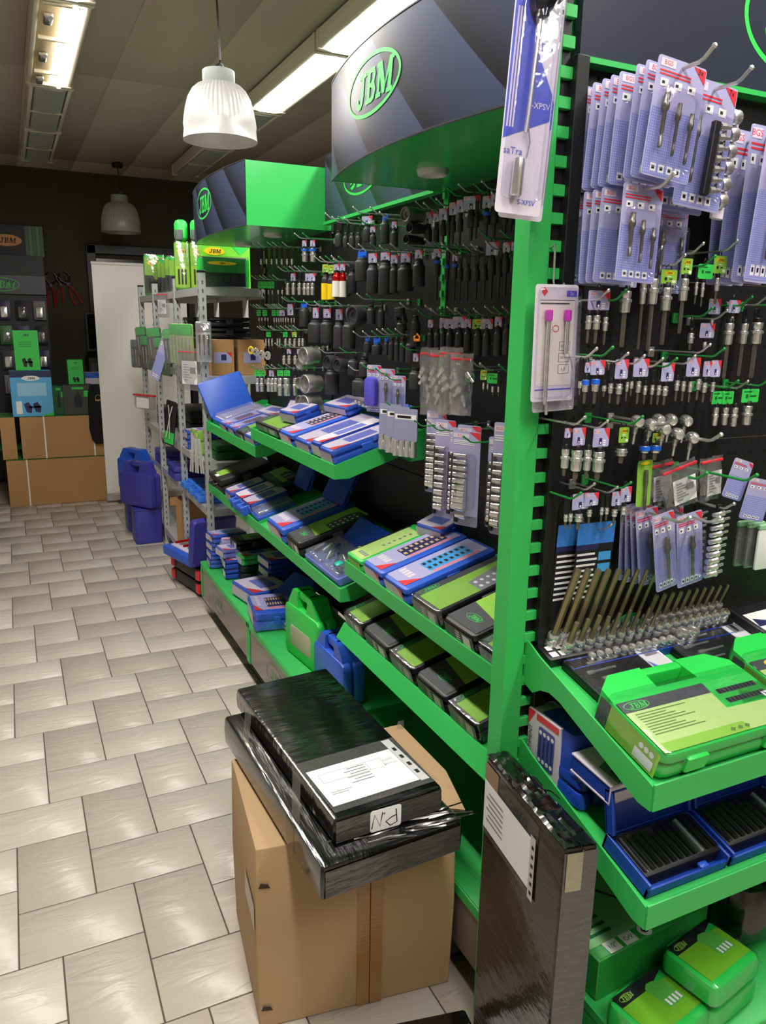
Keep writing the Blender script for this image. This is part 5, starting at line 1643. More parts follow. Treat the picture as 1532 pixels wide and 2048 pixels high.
tool_case('blue shrink-wrapped case with red corner at deck edge', dk(.892, 3.25, DZ, -8), .26, .2, .085, BLUE, 'bgs', 30, group=GB, wrap=True)
tool_case('deep blue case leaning between deck pair and green case', TM((1.05, 3.30, DZ+.01), rz=-80) @ TM(rx=35), .2, .2, .05, BLUED, None, group=GB)
tool_case('grey flat box tucked behind the deck-edge blue case', dk(1.0, 3.13, DZ, 0), .12, .16, .035, GREYL, None, group=GB)
# upright carry cases
def stand_case(label, M, w, hgt, th, body, panel=None, group='upright carrying cases on the base decks'):
    """carrying case standing on its long edge, broad face to -y, handle on top"""
    t = thing('carry_case', label, 'tool case', M, group)
    r = .03
    FF = Matrix(((1, 0, 0, 0), (0, 0, -1, 0), (0, 1, 0, 0), (0, 0, 0, 1)))
    hb_ = hgt*.76
    part('front_shell', MB().rbox((0, hb_/2, 0.0005), (w, hb_, th*.5-.001), r=r, ch=.012, M=FF), body, t)
    part('rear_shell', MB().rbox((0, hb_/2, -th*.5), (w, hb_, th*.5-.001), r=r, ch=.008, M=FF), body, t)
    g = MB()
    for s in (-1, 1):
        g.prism([(s*w*.1, hb_-.01), (s*w*.44, hb_-.03), (s*w*.40, hb_+hgt*.05), (s*w*.27, hgt), (s*w*.12, hgt), (s*w*.15, hgt-.03)][::s], -th*.4, th*.4, 0, FF)
    g.rbox((0, hgt-.017, -th*.3), (w*.4, .034, th*.6), r=.012, ch=.006, M=FF)
    part('handle', g, body, t)
    for s in (-1, 1):
        part('latch', MB().box((s*w*.3, -.0, hb_+.004), (w*.13, th*.62, .02), ch=.005), body if body is not GREENP else mat('chrome_latch', (190, 190, 190), .2, .9), t)
    if panel:
        part('label_panel', MB().rbox((0, hb_*.42, th*.5-.002), (w*.6, hb_*.4, .003), r=.012, ch=.001, M=FF), panel, t)
    for k in range(3):
        part('foot_rib', MB().box((-w*.3+w*.3*k, 0, .004), (.02, th*.9, .012), ch=.003), body, t)
    return t
stand_case('bright green upright carrying case with pale label panel on deck', TM((1.0, 2.755, DZ), rz=-84), .31, .29, .09, GREENP, mat('kraft_green_label', (168, 172, 146), .5))
stand_case('blue upright carrying case behind the wrapped parcels', TM((1.0, 2.455, DZ), rz=-88), .28, .22, .09, BLUE)

# ================================================================== END-CAP SHELVES
EF = (.872, .877)
def se(x, y, zf=.877, yf=.872, lift=0, yaw=0, rise=.1):
    s = math.degrees(math.atan2(rise, .4))
    return Matrix.Translation((x, y, zf-.0115+(y-yf)*rise/.4+lift)) @ Euler((0, 0, R(yaw)), 'XYZ').to_matrix().to_4x4() @ Euler((R(s), 0, 0), 'XYZ').to_matrix().to_4x4()
def big_case(label, M, w, d, h, oval):
    t = thing('carry_case', label, 'tool case', M, 'green carrying cases on the end cap')
    r = .022
    part('base_shell', MB().rbox((0, d*.37, 0), (w, d*.74, h*.48), r=r, ch=.008), GREENP, t)
    lid = part('lid', MB().rbox((0, d*.37, h*.5), (w-.002, d*.74, h*.5), r=r, ch=.01), GREENP, t)
    g = MB()
    for s in (-1, 1):
        g.prism([(s*w*.485, d*.66), (s*w*.47, d*.84), (s*w*.36, d*.985), (s*w*.13, d*.99), (s*w*.15, d*.7)][::s], h*.08, h*.97)
    g.rbox((0, d*.94, h*.14), (w*.42, d*.1, h*.8), r=.01, ch=.006)
    part('handle', g, GREENP, t)
    for s in (-1, 1):
        part('latch', MB().box((s*w*.28, -.002, h*.5), (w*.14, .012, h*.6), ch=.004), GREENP, t)
    e = h+.001
    b = MB()
    b.q(-w*.485, d*.03, w*.47, d*.50, e, 0)
    b.q(-w*.485, d*.50, w*.12, d*.63, e, 1)
    b.poly([(w*.12, d*.63, e), (w*.1, d*.30, e), (w*.47, d*.28, e), (w*.47, d*.63, e)], 2)
    for k in range(2):
        b.q(w*.15, d*(.34+.12*k), w*.44, d*(.40+.12*k), e+.0004, 1)
        for q in range(10):
            b.q(w*(.155+.028*q), d*(.345+.12*k), w*(.172+.028*q), d*(.395+.12*k), e+.0008, 3)
    for k in range(9):
        b.q(-w*.44, d*(.46-.03*k), -w*(.1+.05*((k*3) % 4)), d*(.465-.03*k)+.0012, e+.0004, 4)
    b.q(-w*.46, d*.03, w*.1, d*.13, e+.0003, 5)
    for k in range(3):
        b.poly([(-w*.02+w*.05*k, d*.07, e+.0006), (w*.0+w*.05*k, d*.05, e+.0006), (w*.02+w*.05*k, d*.08, e+.0006), (w*.0+w*.05*k, d*.1, e+.0006)], 4)
    if oval:
        b.ell(-w*.3, d*.565, w*.1, d*.055, e+.0005, 6)
        b.jbm(-w*.3, d*.565, .02, e+.0008, 7)
    else:
        b.ering(-w*.38, d*.565, w*.085, d*.05, .0016, e+.0005, 8, None, 26)
        b.jbm(-w*.38, d*.565, .014, e+.0006, 8)
    b.q(w*.4, d*.3, w*.46, d*.37, e+.0008, 9)
    b.q(w*.415, d*.32, w*.425, d*.35, e+.0011, 1); b.q(w*.435, d*.32, w*.45, d*.335, e+.0011, 1)
    S_ = Matrix(((0, 0, -1, 0), (-1, 0, 0, 0), (0, 1, 0, 0), (0, 0, 0, 1)))
    SM = Matrix.Translation((-w*.5-.0008, d*.38, 0)) @ S_
    b.q(-d*.26, h*.06, d*.34, h*.94, 0, 5, SM)
    b.q(-d*.4, h*.06, -d*.26, h*.94, 0, 1, SM)
    for k in range(3):
        b.ell(d*(.14+.06*k), h*.68, .006, .006, .0004, 9, SM, 10)
    b.q(d*.08, h*.15, d*.3, h*.5, .0004, 9, SM)
    part('printed_sleeve', b, [LIMEL, GREY, PGREEN, BLK, mat('print_olive_text', (96, 130, 60), .5), LIME, YEL, BLK, PGREEN, WHITE], lid, smooth=0)
    part('shrink_wrap', MB().rbox((0, d*.37, .001), (w+.006, d*.74+.006, h+.005), r=r+.004, ch=.006), SHRINK, t)
    return t
big_case('large bright green case with lime label on the end-cap upper shelf', se(1.148, .882), .365, .222, .062, False)
big_case('second green case with yellow oval mark, right on end-cap upper shelf', se(1.53, .905), .365, .222, .062, True)
def bit_tray(label, x, y, w, d):
    t = thing('bit_tray', label, 'bit set', se(x, y, yaw=3), 'black bit trays on the end cap')
    part('tray', MB().rbox((0, d/2, 0), (w, d, .018), r=.006, ch=.003), BLACKP, t)
    part('paper_band', MB().rbox((w*.37, d/2, .0015), (w*.24, d+.002, .018), r=.004, ch=.001), WHITE, t)
    part('band_print', MB().poly([(w*.27, .0, .0202), (w*.4, .0, .0202), (w*.26, d*.5, .0202)]).q(w*.3, d*.6, w*.45, d*.85, .0202, 1), [LAV2, GREYL], t, smooth=0)
    for k in range(4):
        part('bit', MB().lathe([(.002, 0), (.005, .001), (.005, .02), (.0033, .024), (.0033, .08), (.001, .083)], 8, M=TM((-w*.42+w*.09*(k % 2), d*(.16+.2*k), .019), ry=90)), CHROME, t)
    part('clear_cover', MB().rbox((-.02*w, d/2, .012), (w*.94, d*.96, .014), r=.006, ch=.004), SHRINK, t)
bit_tray('black bit tray with white band behind the large green case', 1.125, 1.085, .245, .125)
bit_tray('second black bit tray with white band, right on end-cap shelf', 1.41, 1.10, .25, .12)
bx = thing('flat_box', 'black and white flat box standing at right back of end-cap shelf', 'box', se(1.63, 1.14, yaw=4))
part('box', MB().box((0, .05, .02), (.22, .1, .04), ch=.002), BLK, bx)
part('print', MB().q(-.1, .005, .06, .07, .0408).poly([(-.1, .02, .041), (-.02, .02, .041), (-.09, .05, .041)], 1), [WHITE, NAVY], bx, smooth=0)

# socket rails with hex bits
NR = Vector((.05, -.30, .95)).normalized()
QR = NR.to_track_quat('Z', 'Y').to_matrix().to_4x4()
t = thing('socket_holder', 'black socket holder rail at back of end-cap upper shelf', 'holder', se(1.24, 1.205))
part('rail', MB().box((0, .024, .012), (.54, .05, .024), ch=.003), BLACKP, t)
for k in range(2):
    part('marking', MB().q(-.262+.024*k, .004, -.244+.024*k, .02, .0245).q(-.26+.024*k, .026, -.246+.024*k, .04, .0245), WHITE, t, smooth=0)
t = thing('socket_holder', 'blue socket holder rail in front of the black one', 'holder', se(1.25, 1.172, yaw=1))
part('rail', MB().box((0, .014, .003), (.5, .028, .006), ch=.001).box((0, .001, .01), (.5, .003, .02), ch=.001).box((0, .028, .01), (.5, .003, .02), ch=.001), BLUED, t)
for s in (-1, 1):
    part('end_stop', MB().box((s*.245, .014, .012), (.01, .026, .02), ch=.002), BLACKP, t)
def rail_bit(lab, x, y, z, r, Ls, br, Lb, grp):
    t = thing('bit_socket', lab, 'socket', Matrix.Translation((x, y, z)) @ QR, grp)
    part('socket', MB().lathe([(r*.8, 0), (r, .001), (r, Ls*.45), (r*.9, Ls*.5), (r, Ls*.55), (r, Ls*.92), (r*.86, Ls), (br*1.05, Ls), (br, Ls-.002)], 14), CHROME, t)
    if Lb:
        part('bit', MB().lathe([(br, Ls*.7), (br, Ls+Lb-.003), (br*.82, Ls+Lb), (br*.4, Ls+Lb)], 6), mat('bronze_steel_bit', (150, 138, 104), .36, .85), t, smooth=20)
    return t
zs = lambda y: .877-.0115+(y-.872)*.25
GR = 'hex bit sockets standing in the black rail'
for i in range(9):
    rail_bit(f'long hex bit socket, {ORD[i]} from left in the rear rail', 1.0+.0285*i, 1.243, zs(1.243)+.02, .0135-.0006*i, .036, .0078-.0005*i, .165-.004*i, GR)
for i in range(10):
    rail_bit(f'medium hex bit socket, {ORD[i]} from left at right of rear rail', 1.262+.0255*i, 1.243, zs(1.243)+.02, .0118-.0002*i, .034, .0062-.0003*i, .062-.001*i, GR)
for i in range(9):
    rail_bit(f'short hex bit socket, {ORD[i]} from left in the front of rail', 1.02+.0285*i, 1.214, zs(1.214)+.02, .0125-.0005*i, .032, .0066-.0004*i, .05+.004*(i % 3), GR)
for i in range(9):
    rail_bit(f'stubby chrome bit socket, {ORD[i]} from left at right front of rail', 1.275+.026*i, 1.214, zs(1.214)+.02, .0115, .032, .004, .006, GR)
for i in range(13):
    r_ = .0088+.0002*i+(.0045 if i > 10 else 0)
    rail_bit(f'small chrome socket, {ORD[i]} from left in the blue rail', 1.062+.0225*i+(.008*(i-10) if i > 10 else 0), 1.186, zs(1.186)+.008, r_, .026+(.014 if i > 10 else 0), r_*.6, 0, 'chrome sockets in the blue rail')
# ---- end-cap second shelf
S2 = dict(zf=.640, yf=.857, rise=.1)
def open_blue(label, x, w):
    t = thing('open_case', label, 'open case', se(x, .875, **S2), 'open blue bit cases on the end cap')
    b = MB()
    d = .125
    b.rbox((0, d/2, 0), (w, d, .004), r=.004, ch=.001)
    for s in (-1, 1):
        b.box((s*(w/2-.003), d/2, .018), (.006, d, .036), ch=.001)
    b.box((0, .003, .012), (w, .006, .024), ch=.001).box((0, d-.003, .018), (w, .006, .036), ch=.001)
    part('tray', b, BLUED, t)
    part('front_latch', MB().box((w*.2, .008, .026), (.02, .012, .008), ch=.002), BLUE, t)
    ins = part('bit_insert', MB().box((0, d*.53, .02), (w-.016, d-.03, .034), ch=.002), mat('black_foam_insert', (20, 18, 17), .5), t)
    for k in range(11):
        part('bit', MB().lathe([(.002, 0), (.0055, .001), (.0055, d*.62), (.002, d*.63)], 8, M=TM((-w*.43+w*.086*k, d*.2, .038), rx=-90)), mat('dark_bit_steel', (38, 34, 32), .35, .7) if k != 8 else CHROME, ins)
    part('clear_cover', MB().rbox((0, d*.53, .036), (w-.018, d-.034, .01), r=.004, ch=.002), SHRINK, t)
    lid = part('raised_lid', MB().rbox((0, .045, 0), (w, .09, .006), r=.004, ch=.001), BLUED, t, TM((0, d+.002, .036), rx=66))
    part('lid_rim', MB().box((-w/2+.004, .045, .012), (.008, .09, .02), ch=.001).box((w/2-.004, .045, .012), (.008, .09, .02), ch=.001).box((0, .087, .012), (w, .006, .02), ch=.001), BLUED, lid)
    return t
open_blue('open blue bit case with black insert, left on end-cap lower shelf', 1.066, .205)
open_blue('open blue bit case with black insert, right on end-cap lower shelf', 1.285, .215)
open_blue('open blue bit case farther right on end-cap lower shelf', 1.51, .215)
# standing blue case in a white printed sleeve, lettering along its side
t = thing('tool_case', 'blue case in white sleeve standing behind the wrapped tall parcel', 'tool case', TM((1.0, 1.187, .69), rz=-90))
part('case', MB().rbox((.022, 0, 0), (.118, .06, .15), r=.012, ch=.005), BLUED, t)
part('side_latch', MB().box((.086, -.01, .09), (.012, .03, .045), ch=.004), BLUE, t)
part('sleeve', MB().box((-.012, -.003, .077), (.11, .064, .144), ch=.001), CREAM, t)
b = MB()
b.poly([(-.055, .07, 0), (-.055, .03, 0), (-.03, .07, 0)], 0, FR)
b.q(-.025, .055, .05, .069, .0002, 0, FR)
b.rbox((.012, .0, 0), (.055, .09, .0006), r=.006, ch=.0002, m=1, M=FR)
for k in range(4):
    b.ell(-.008+.0135*k, .033, .005, .005, .001, 2, FR, 10)
    b.ell(-.008+.0135*k, -.032, .005, .005, .001, 2, FR, 10)
    b.q(-.0105+.0135*k, -.025, -.0055+.0135*k, .025, .001, 3, FR)
b.text('SORTIMENT', 0, 0, .012, .0004, 4, FR @ Matrix.Translation((-.044, -.01, 0)) @ Matrix.Rotation(R(90), 4, 'Z'))
b.text('PROFI', 0, 0, .008, .0004, 0, FR @ Matrix.Translation((-.032, -.045, 0)) @ Matrix.Rotation(R(90), 4, 'Z'))
part('sleeve_print', b, [RED, mat('print_indigo', (74, 78, 160), .4), WHITE, NAVY, BLK], t, TM((-.012, -.0358, .077)), smooth=0)
for i in range(2):
    tool_case(['left', 'right'][i]+' dark blue case standing under the tilted white box', TM((.985+.042*i, 1.07, .684), rz=0), .036, .1, .075, BLUED, None, latches=0)
t = thing('box', 'tilted white and blue cardboard box on two dark blue cases', 'box', TM((.963, 1.045, .763), rz=-90) @ TM(rx=2, ry=4))
part('tray', MB().box((0, .07, .02), (.112, .136, .034), ch=.002), BLUED, t)
part('sleeve', MB().box((0, .07, .0405), (.118, .14, .003)).box((0, .07, .0015), (.118, .14, .003)).box((.0575, .07, .021), (.003, .14, .04)), CREAM, t)
part('print', MB().poly([(-.055, .14, 0), (.02, .14, 0), (.056, .02, 0), (-.0, .02, 0)]).poly([(-.058, .07, 0), (-.03, .14, 0), (-.058, .14, 0)], 1).ering(-.02, .12, .01, .01, .003, .0003, 2).q(.0, .086, .05, .094, .0003, 2).q(.01, .068, .035, .074, .0003, 2).q(.02, .03, .05, .036, .0003, 2), [mat('print_grey_green', (96, 128, 112), .4), LAV2, BLK], t, TM((0, 0, .0424)), smooth=0)
# ---- end-cap base deck
def lime_case(label, M, w, d, h):
    t = thing('tool_case', label, 'tool case', M, 'lime tool cases on the end-cap base')
    part('case', MB().rbox((0, d/2, 0), (w, d, h), r=.018, ch=.014), GREENP, t)
    part('belt_clip', MB().box((-.02, d+.004, h*.5), (w*.3, .012, h*.5), ch=.003), GREENP, t)
    e = h+.001
    b = MB()
    b.q(-w*.42, d*.16, w*.44, d*.76, e, 0)
    b.poly([(-w*.42, d*.76, e), (w*.1, d*.76, e), (w*.44, d*.9, e), (w*.44, d*.97, e), (-w*.42, d*.97, e)], 1)
    b.ering(-w*.26, d*.86, w*.11, d*.06, .0012, e+.0003, 2, None, 22)
    b.jbm(-w*.26, d*.86, .011, e+.0004, 2)
    b.poly([(w*.02, d*.78, e+.0004), (w*.1, d*.84, e+.0004), (w*.2, d*.82, e+.0004), (w*.34, d*.7, e+.0004), (w*.34, d*.36, e+.0004), (w*.06, d*.36, e+.0004)], 3)
    for k in range(4):
        b.q(w*(.09+.065*k), d*.38, w*(.125+.065*k), d*.5, e+.0008, 4)
    for k in range(3):
        for q in range(2):
            b.q(-w*.46, h*(.2+.2*k), -w*.46+.001, h*(.3+.2*k), 0, 4)
    part('printed_label', b, [mat('print_leaf_green', (116, 186, 40), .4), BLK, LIME, mat('print_soft_green', (90, 180, 70), .4), WHITE], t, smooth=0)
    part('shrink_wrap', MB().rbox((0, d/2, .001), (w+.004, d+.004, h+.004), r=.02, ch=.012), SHRINK, t)
lime_case('front lime case with oval mark on the end-cap base', TM((1.045, .81, DZ), rz=10), .165, .13, .06)
lime_case('lower lime case of the stacked pair on the end-cap base', TM((1.19, .825, DZ), rz=10), .16, .125, .056)
lime_case('upper lime case of the stacked pair on the end-cap base', TM((1.19, .825, DZ+.0575), rz=10), .16, .125, .056)
t = thing('flat_box', 'large flat green printed box at back of the end-cap base', 'box', TM((1.13, .985, DZ), rz=4))
part('box', MB().box((0, .11, .05), (.33, .22, .1), ch=.003), mat('print_box_green', (40, 150, 60), .4), t)
b = MB().q(-.16, .03, .14, .215, .101)
b.tube([(-.06, .2, .102), (.03, .06, .102)], .0025, 5, 1)
b.poly([(.02, .06, .1015), (.06, .075, .1015), (.05, .045, .1015), (.01, .045, .1015)], 1)
b.poly([(.03, .12, .1015), (.12, .09, .1015), (.14, .16, .1015), (.05, .18, .1015)], 2)
for k in range(4):
    b.q(-.14, .05+.02*k, -.08, .058+.02*k, .1014, 2)
for k, tx in enumerate(('1/2"', 'CrV')):
    b.q(-.13+.045*k, .002, -.095+.045*k, .03, .1012, 3)
    b.text(tx, -.1125+.045*k, .016, .011, .1016, 1)
b.ell(-.02, .016, .016, .016, .1012, 3)
b.ell(-.02, .016, .009, .009, .1016, 1, None, 6)
part('print', b, [mat('print_mint', (140, 196, 140), .4), BLK, mat('print_teal_green', (30, 110, 60), .4), WHITE], t, smooth=0)
t = thing('tool_bag', 'dark bundle of black-wrapped goods at right of end-cap base', 'bundle', TM((1.40, .93, DZ)))
part('bundle', MB().rbox((0, .1, 0), (.2, .24, .18), r=.06, ch=.05), FILM, t)
part('strap', MB().box((0, .1, .181), (.03, .2, .004), ch=.001), BLACKP, t)

# ================================================================== PARCELS ON THE FLOOR
def quad_box(corners, z0, z1, bulge=0.0, ch=.006):
    """box on four plan corners (counter-clockwise) with slightly softened rims"""
    c = Vector((sum(p[0] for p in corners)/4, sum(p[1] for p in corners)/4))
    def ring(o, z):
        out = []
        for i, p in enumerate(corners):
            p = Vector(p)
            a = Vector(corners[i-1]); b = Vector(corners[(i+1) % 4])
            ua, ub = (a-p).normalized(), (b-p).normalized()
            q = p+(ua+ub)*o
            out.append((q.x+ua.x*ch*.7, q.y+ua.y*ch*.7, z))
            out.append((q.x+ub.x*ch*.7, q.y+ub.y*ch*.7, z))
        return out
    return MB().loft([ring(ch, z0), ring(0, z0+ch), ring(-bulge, (z0+z1)/2), ring(0, z1-ch), ring(ch*.3, z1-ch*.3), ring(ch, z1)], 0)
CF = [(.40, 1.472), (.882, 1.403), (.894, 1.79), (.446, 1.862)]
t = thing('carton', 'big brown cardboard carton under the black wrapped parcels', 'carton', TM((.67, 1.63, 0)))
I_ = t.matrix_world.inverted()
part('box', quad_box(CF, .001, .497, .004, .004), CARTON, t, I_)
def lerp(a, b, u):
    return (a[0]+(b[0]-a[0])*u, a[1]+(b[1]-a[1])*u)
def side_patch(a, b, u0, u1, z0, z1, off):
    """thin patch standing off the vertical side a-b"""
    p, q = lerp(a, b, u0), lerp(a, b, u1)
    d = Vector((q[0]-p[0], q[1]-p[1])).normalized()
    n = Vector((d.y, -d.x))*off
    return [(p[0]+n.x, p[1]+n.y, z0), (q[0]+n.x, q[1]+n.y, z0), (q[0]+n.x, q[1]+n.y, z1), (p[0]+n.x, p[1]+n.y, z1)]
BT = mat('brown_packing_tape', (160, 118, 68), .3, coat=.4, bump=.3, bscale=30, stretch=(1, 1, 6))
part('tape', MB().poly(side_patch(CF[0], CF[1], .49, .62, .004, .495, .0052)), BT, t, I_, smooth=0)
part('seam', MB().poly(side_patch(CF[0], CF[1], .553, .558, .004, .495, .0058)), mat('dark_seam', (70, 52, 34), .9), t, I_, smooth=0)
part('torn_label', MB().poly(side_patch(CF[3], CF[0], .62, .97, .27, .34, .0055)), mat('dirty_white_paper', (206, 200, 190), .7), t, I_, smooth=0)
for z in (.40, .06):
    part('staple_scuff', MB().poly([(.402, 1.465, z), (.43, 1.4625, z-.006), (.425, 1.463, z+.006), (.408, 1.4645, z+.012)]), mat('dark_scuff', (60, 48, 38), .9), t, I_, smooth=0)
# loose top flap towards the shelves
part('top_flap', MB().poly([(.825, 1.46, .4985), (.905, 1.40, .503), (.943, 1.56, .508), (.938, 1.82, .512), (.81, 1.84, .4985)]).poly([(.81, 1.84, .4945), (.938, 1.82, .508), (.943, 1.56, .504), (.905, 1.40, .499), (.825, 1.46, .4945)]), CARTON, t, I_, smooth=0)
part('tape_tail', MB().poly([(.915, 1.80, .512), (.935, 1.79, .513), (.94, 1.80, .535), (.925, 1.81, .53)]), TAPE, t, I_, smooth=0)
# lower wrapped slab
LS = [(.476, 1.255), (.818, 1.275), (.80, 1.965), (.45, 1.945)]
t = thing('wrapped_parcel', 'wide flat black-wrapped parcel lying on the carton', 'parcel', TM((.64, 1.6, .5)))
I_ = t.matrix_world.inverted()
part('parcel', quad_box(LS, .499, .583, .002, .008), FILMY, t, I_)
fold = MB()
rnd = random.Random(3)
for k in range(16):
    u = rnd.random()
    y0 = 1.285+rnd.uniform(0, .05)
    x0 = .50+.3*u
    fold.tube([(x0, y0, .5825), (x0+rnd.uniform(.02, .06), y0-rnd.uniform(.0, .012), .5845), (x0+rnd.uniform(.08, .12), y0-rnd.uniform(0, .02), .582)], .0022, 4)
part('film_folds', fold, FILM, t, I_)
part('tape', MB().poly(side_patch(LS[3], LS[0], .70, .78, .505, .578, .003)), TAPE, t, I_, smooth=0)
part('film_band', MB().poly(side_patch(LS[0], LS[1], .02, .98, .510, .572, .0035)), FILMZ, t, I_, smooth=0)
# upper wrapped parcel with delivery note
US = [(.525, 1.308), (.79, 1.322), (.775, 2.0), (.494, 1.972)]
t = thing('wrapped_parcel', 'smaller black-wrapped parcel with delivery note, on top', 'parcel', TM((.62, 1.6, .58)))
I_ = t.matrix_world.inverted()
part('parcel', quad_box(US, .584, .645, .002, .006), FILM, t, I_)
part('end_band', MB().poly(side_patch(US[0], US[1], .01, .99, .589, .64, .003)), FILMZ, t, I_, smooth=0)
pocket = MB().q(-.13, -.115, .13, .095, 0)
pk = part('document_pocket', pocket, TAPE, t, I_ @ TM((.655, 1.45, .6476), rz=4), smooth=0)
b = MB().q(-.118, -.085, .1, .06, 0)
b.q(-.10, .035, .06, .036, .0003, 1).q(-.10, .0, .06, .001, .0003, 1).q(-.10, .0, -.099, .036, .0003, 1).q(.059, 0, .06, .036, .0003, 1).q(.02, 0, .021, .036, .0003, 1)
UP = Matrix.Rotation(math.pi, 4, 'Z')
for k in range(6):
    b.q(-.03-.012*(k % 2), .028-.011*k, .015, .031-.011*k, .0003, 1)
b.text('26073', -.075, .012, .008, .0003, 1, Matrix.Translation((-.0, .034, 0)) @ UP @ Matrix.Translation((.0, .0, 0)))
b.text('012168', -.075, .012, .008, .0003, 1, Matrix.Translation((-.0, .018, 0)) @ UP)
b.q(-.10, -.04, -.05, -.038, .0003, 1).q(-.10, -.047, -.06, -.045, .0003, 1)
part('delivery_note', b, [mat('white_paper', (232, 232, 234), .6), mat('print_grey_ink', (120, 120, 124), .6)], t, I_ @ TM((.65, 1.44, .6482), rz=4), smooth=0)
part('punched_edge', MB().q(.1, -.1, .122, .09, 0).q(.107, -.07, .116, -.055, .0003, 1).q(.107, -.035, .116, -.02, .0003, 1).q(.107, .0, .116, .015, .0003, 1).q(.107, .035, .116, .05, .0003, 1), [mat('clear_grey_strip', (190, 192, 190), .4), BLK], t, I_ @ TM((.65, 1.45, .6484), rz=4), smooth=0)
b = MB().rbox((0, 0, 0), (.074, .052, .0006), r=.006, ch=.0002, m=0)
for pts in ([(-.018, -.014), (-.02, .012), (-.008, .016), (.0, .006), (-.01, -.0), (-.018, -.002)], [(.002, -.012), (.004, -.009)], [(.006, -.014), (.01, .012), (.02, -.012), (.025, .014)]):
    b.strip([(1.35*p[0], 1.25*p[1]) for p in pts], .0028, .001, 1)
part('handwritten_sticker', b, [WHITE, BLK], t, I_ @ faceY(.645, 1.3095, .614) @ Matrix.Rotation(math.pi, 4, 'Z'), smooth=0)
for u, a in ((.14, 0), (.66, 1)):
    p, q = lerp(US[3], US[0], u), lerp(US[3], US[0], u+.075)
    r0, r1 = lerp(LS[3], LS[0], u+.06), lerp(LS[3], LS[0], u+.13)
    part('tape_strip', MB().poly([(p[0]-.004, p[1], .64), (r0[0]+.01, r0[1], .585), (r1[0]+.01, r1[1], .585), (q[0]-.004, q[1], .64)]), TAPE, t, I_, smooth=0)
# tall wrapped box leaning by the post
TS = [(.817, .935), (.884, .922), (.914, 1.25), (.862, 1.257)]
t = thing('wrapped_parcel', 'tall narrow black-wrapped box standing beside the corner post', 'parcel', TM((.87, 1.09, 0)))
I_ = t.matrix_world.inverted()
part('box', quad_box(TS, .001, .742, .001, .007), mat('black_film_over_card', (34, 28, 22), .25, 0, .5, .7, 14, (1, 1, 2.5), coat=.5, vscale=5, dist=.005), t, I_)
part('front_film', MB().poly(side_patch(TS[0], TS[1], .01, .99, .005, .735, .003)), FILMZ, t, I_, smooth=0)
part('bare_card', MB().poly(side_patch(TS[3], TS[0], .01, .2, .60, .73, .0025)[:4]), CARTON, t, I_, smooth=0)
part('delivery_note', MB().poly(side_patch(TS[3], TS[0], .02, .66, .575, .69, .004)), mat('white_paper', (232, 232, 234), .6), t, I_, smooth=0)
pp = MB()
for k in range(6):
    pp.poly(side_patch(TS[3], TS[0], .06+.03*(k % 2), .3, .60+.013*k, .603+.013*k, .0046))
part('note_print', pp, MATS['print_grey_ink'], t, I_, smooth=0)
part('clear_pocket', MB().poly(side_patch(TS[3], TS[0], .0, .74, .69, .73, .003)).poly(side_patch(TS[3], TS[0], .0, .66, .56, .575, .003)), TAPE, t, I_, smooth=0)
part('punched_edge', MB().poly(side_patch(TS[3], TS[0], .67, .73, .56, .70, .006)), MATS['clear_grey_strip'], t, I_, smooth=0)
ph = MB()
for k in range(6):
    ph.poly(side_patch(TS[3], TS[0], .69, .715, .572+.02*k, .58+.02*k, .0064))
part('punch_marks', ph, BLK, t, I_, smooth=0)
hw = MB()
d_ = (Vector(TS[0])-Vector(TS[3])).normalized()
HM = Matrix(((d_.x, 0, d_.y, 0), (d_.y, 0, -d_.x, 0), (0, 1, 0, 0), (0, 0, 0, 1)))
p_ = lerp(TS[3], TS[0], .5)
hw.text('GALLO', 0, 0, .018, 0, 0, Matrix.Translation((p_[0]+d_.y*.006, p_[1]-d_.x*.006, .706)) @ HM)
part('handwriting', hw, BLK, t, I_, smooth=0)
part('tape', MB().poly(side_patch(TS[0], TS[1], .08, .55, .655, .735, .0045)), mat('old_clear_tape', (150, 144, 116), .25, coat=.5, bump=.6, bscale=70, var=.3), t, I_, smooth=0)
cr = MB()
rnd = random.Random(8)
for k in range(34):
    u = rnd.random()
    c0 = lerp(lerp(TS[0], TS[1], .5), lerp(TS[3], TS[2], .5), u*.8+.05)
    a = rnd.uniform(-.5, .5)
    L = rnd.uniform(.015, .05)
    x, y = c0[0]+rnd.uniform(-.028, .028), c0[1]
    cr.tube([(x, y, .741), (x+L*.4*math.sin(a), y-L*.5, .745+rnd.uniform(0, .003)), (x+L*.8*math.sin(a), y-L, .741)], .0018, 4)
gr, gx, gy = [], 9, 34
for j in range(gy):
    v = j/(gy-1)
    a_, b2_ = lerp(TS[0], TS[3], v), lerp(TS[1], TS[2], v)
    row = []
    for i in range(gx):
        p = lerp(a_, b2_, .03+.94*i/(gx-1))
        hgt = .7425+abs(math.sin(i*1.9+j*.8+1.7*math.sin(j*.5)))*.004*(1 if .1 < v < .93 else .3)+rnd.uniform(0, .003)
        row.append((p[0]+rnd.uniform(-.001, .001), p[1]+rnd.uniform(-.002, .002), hgt if 0 < i < gx-1 else .7425))
    gr.append(row)
cr.loft(gr, 0, None, caps=False, closed=False)
part('crumpled_film', cr, FILM, t, I_, smooth=20)
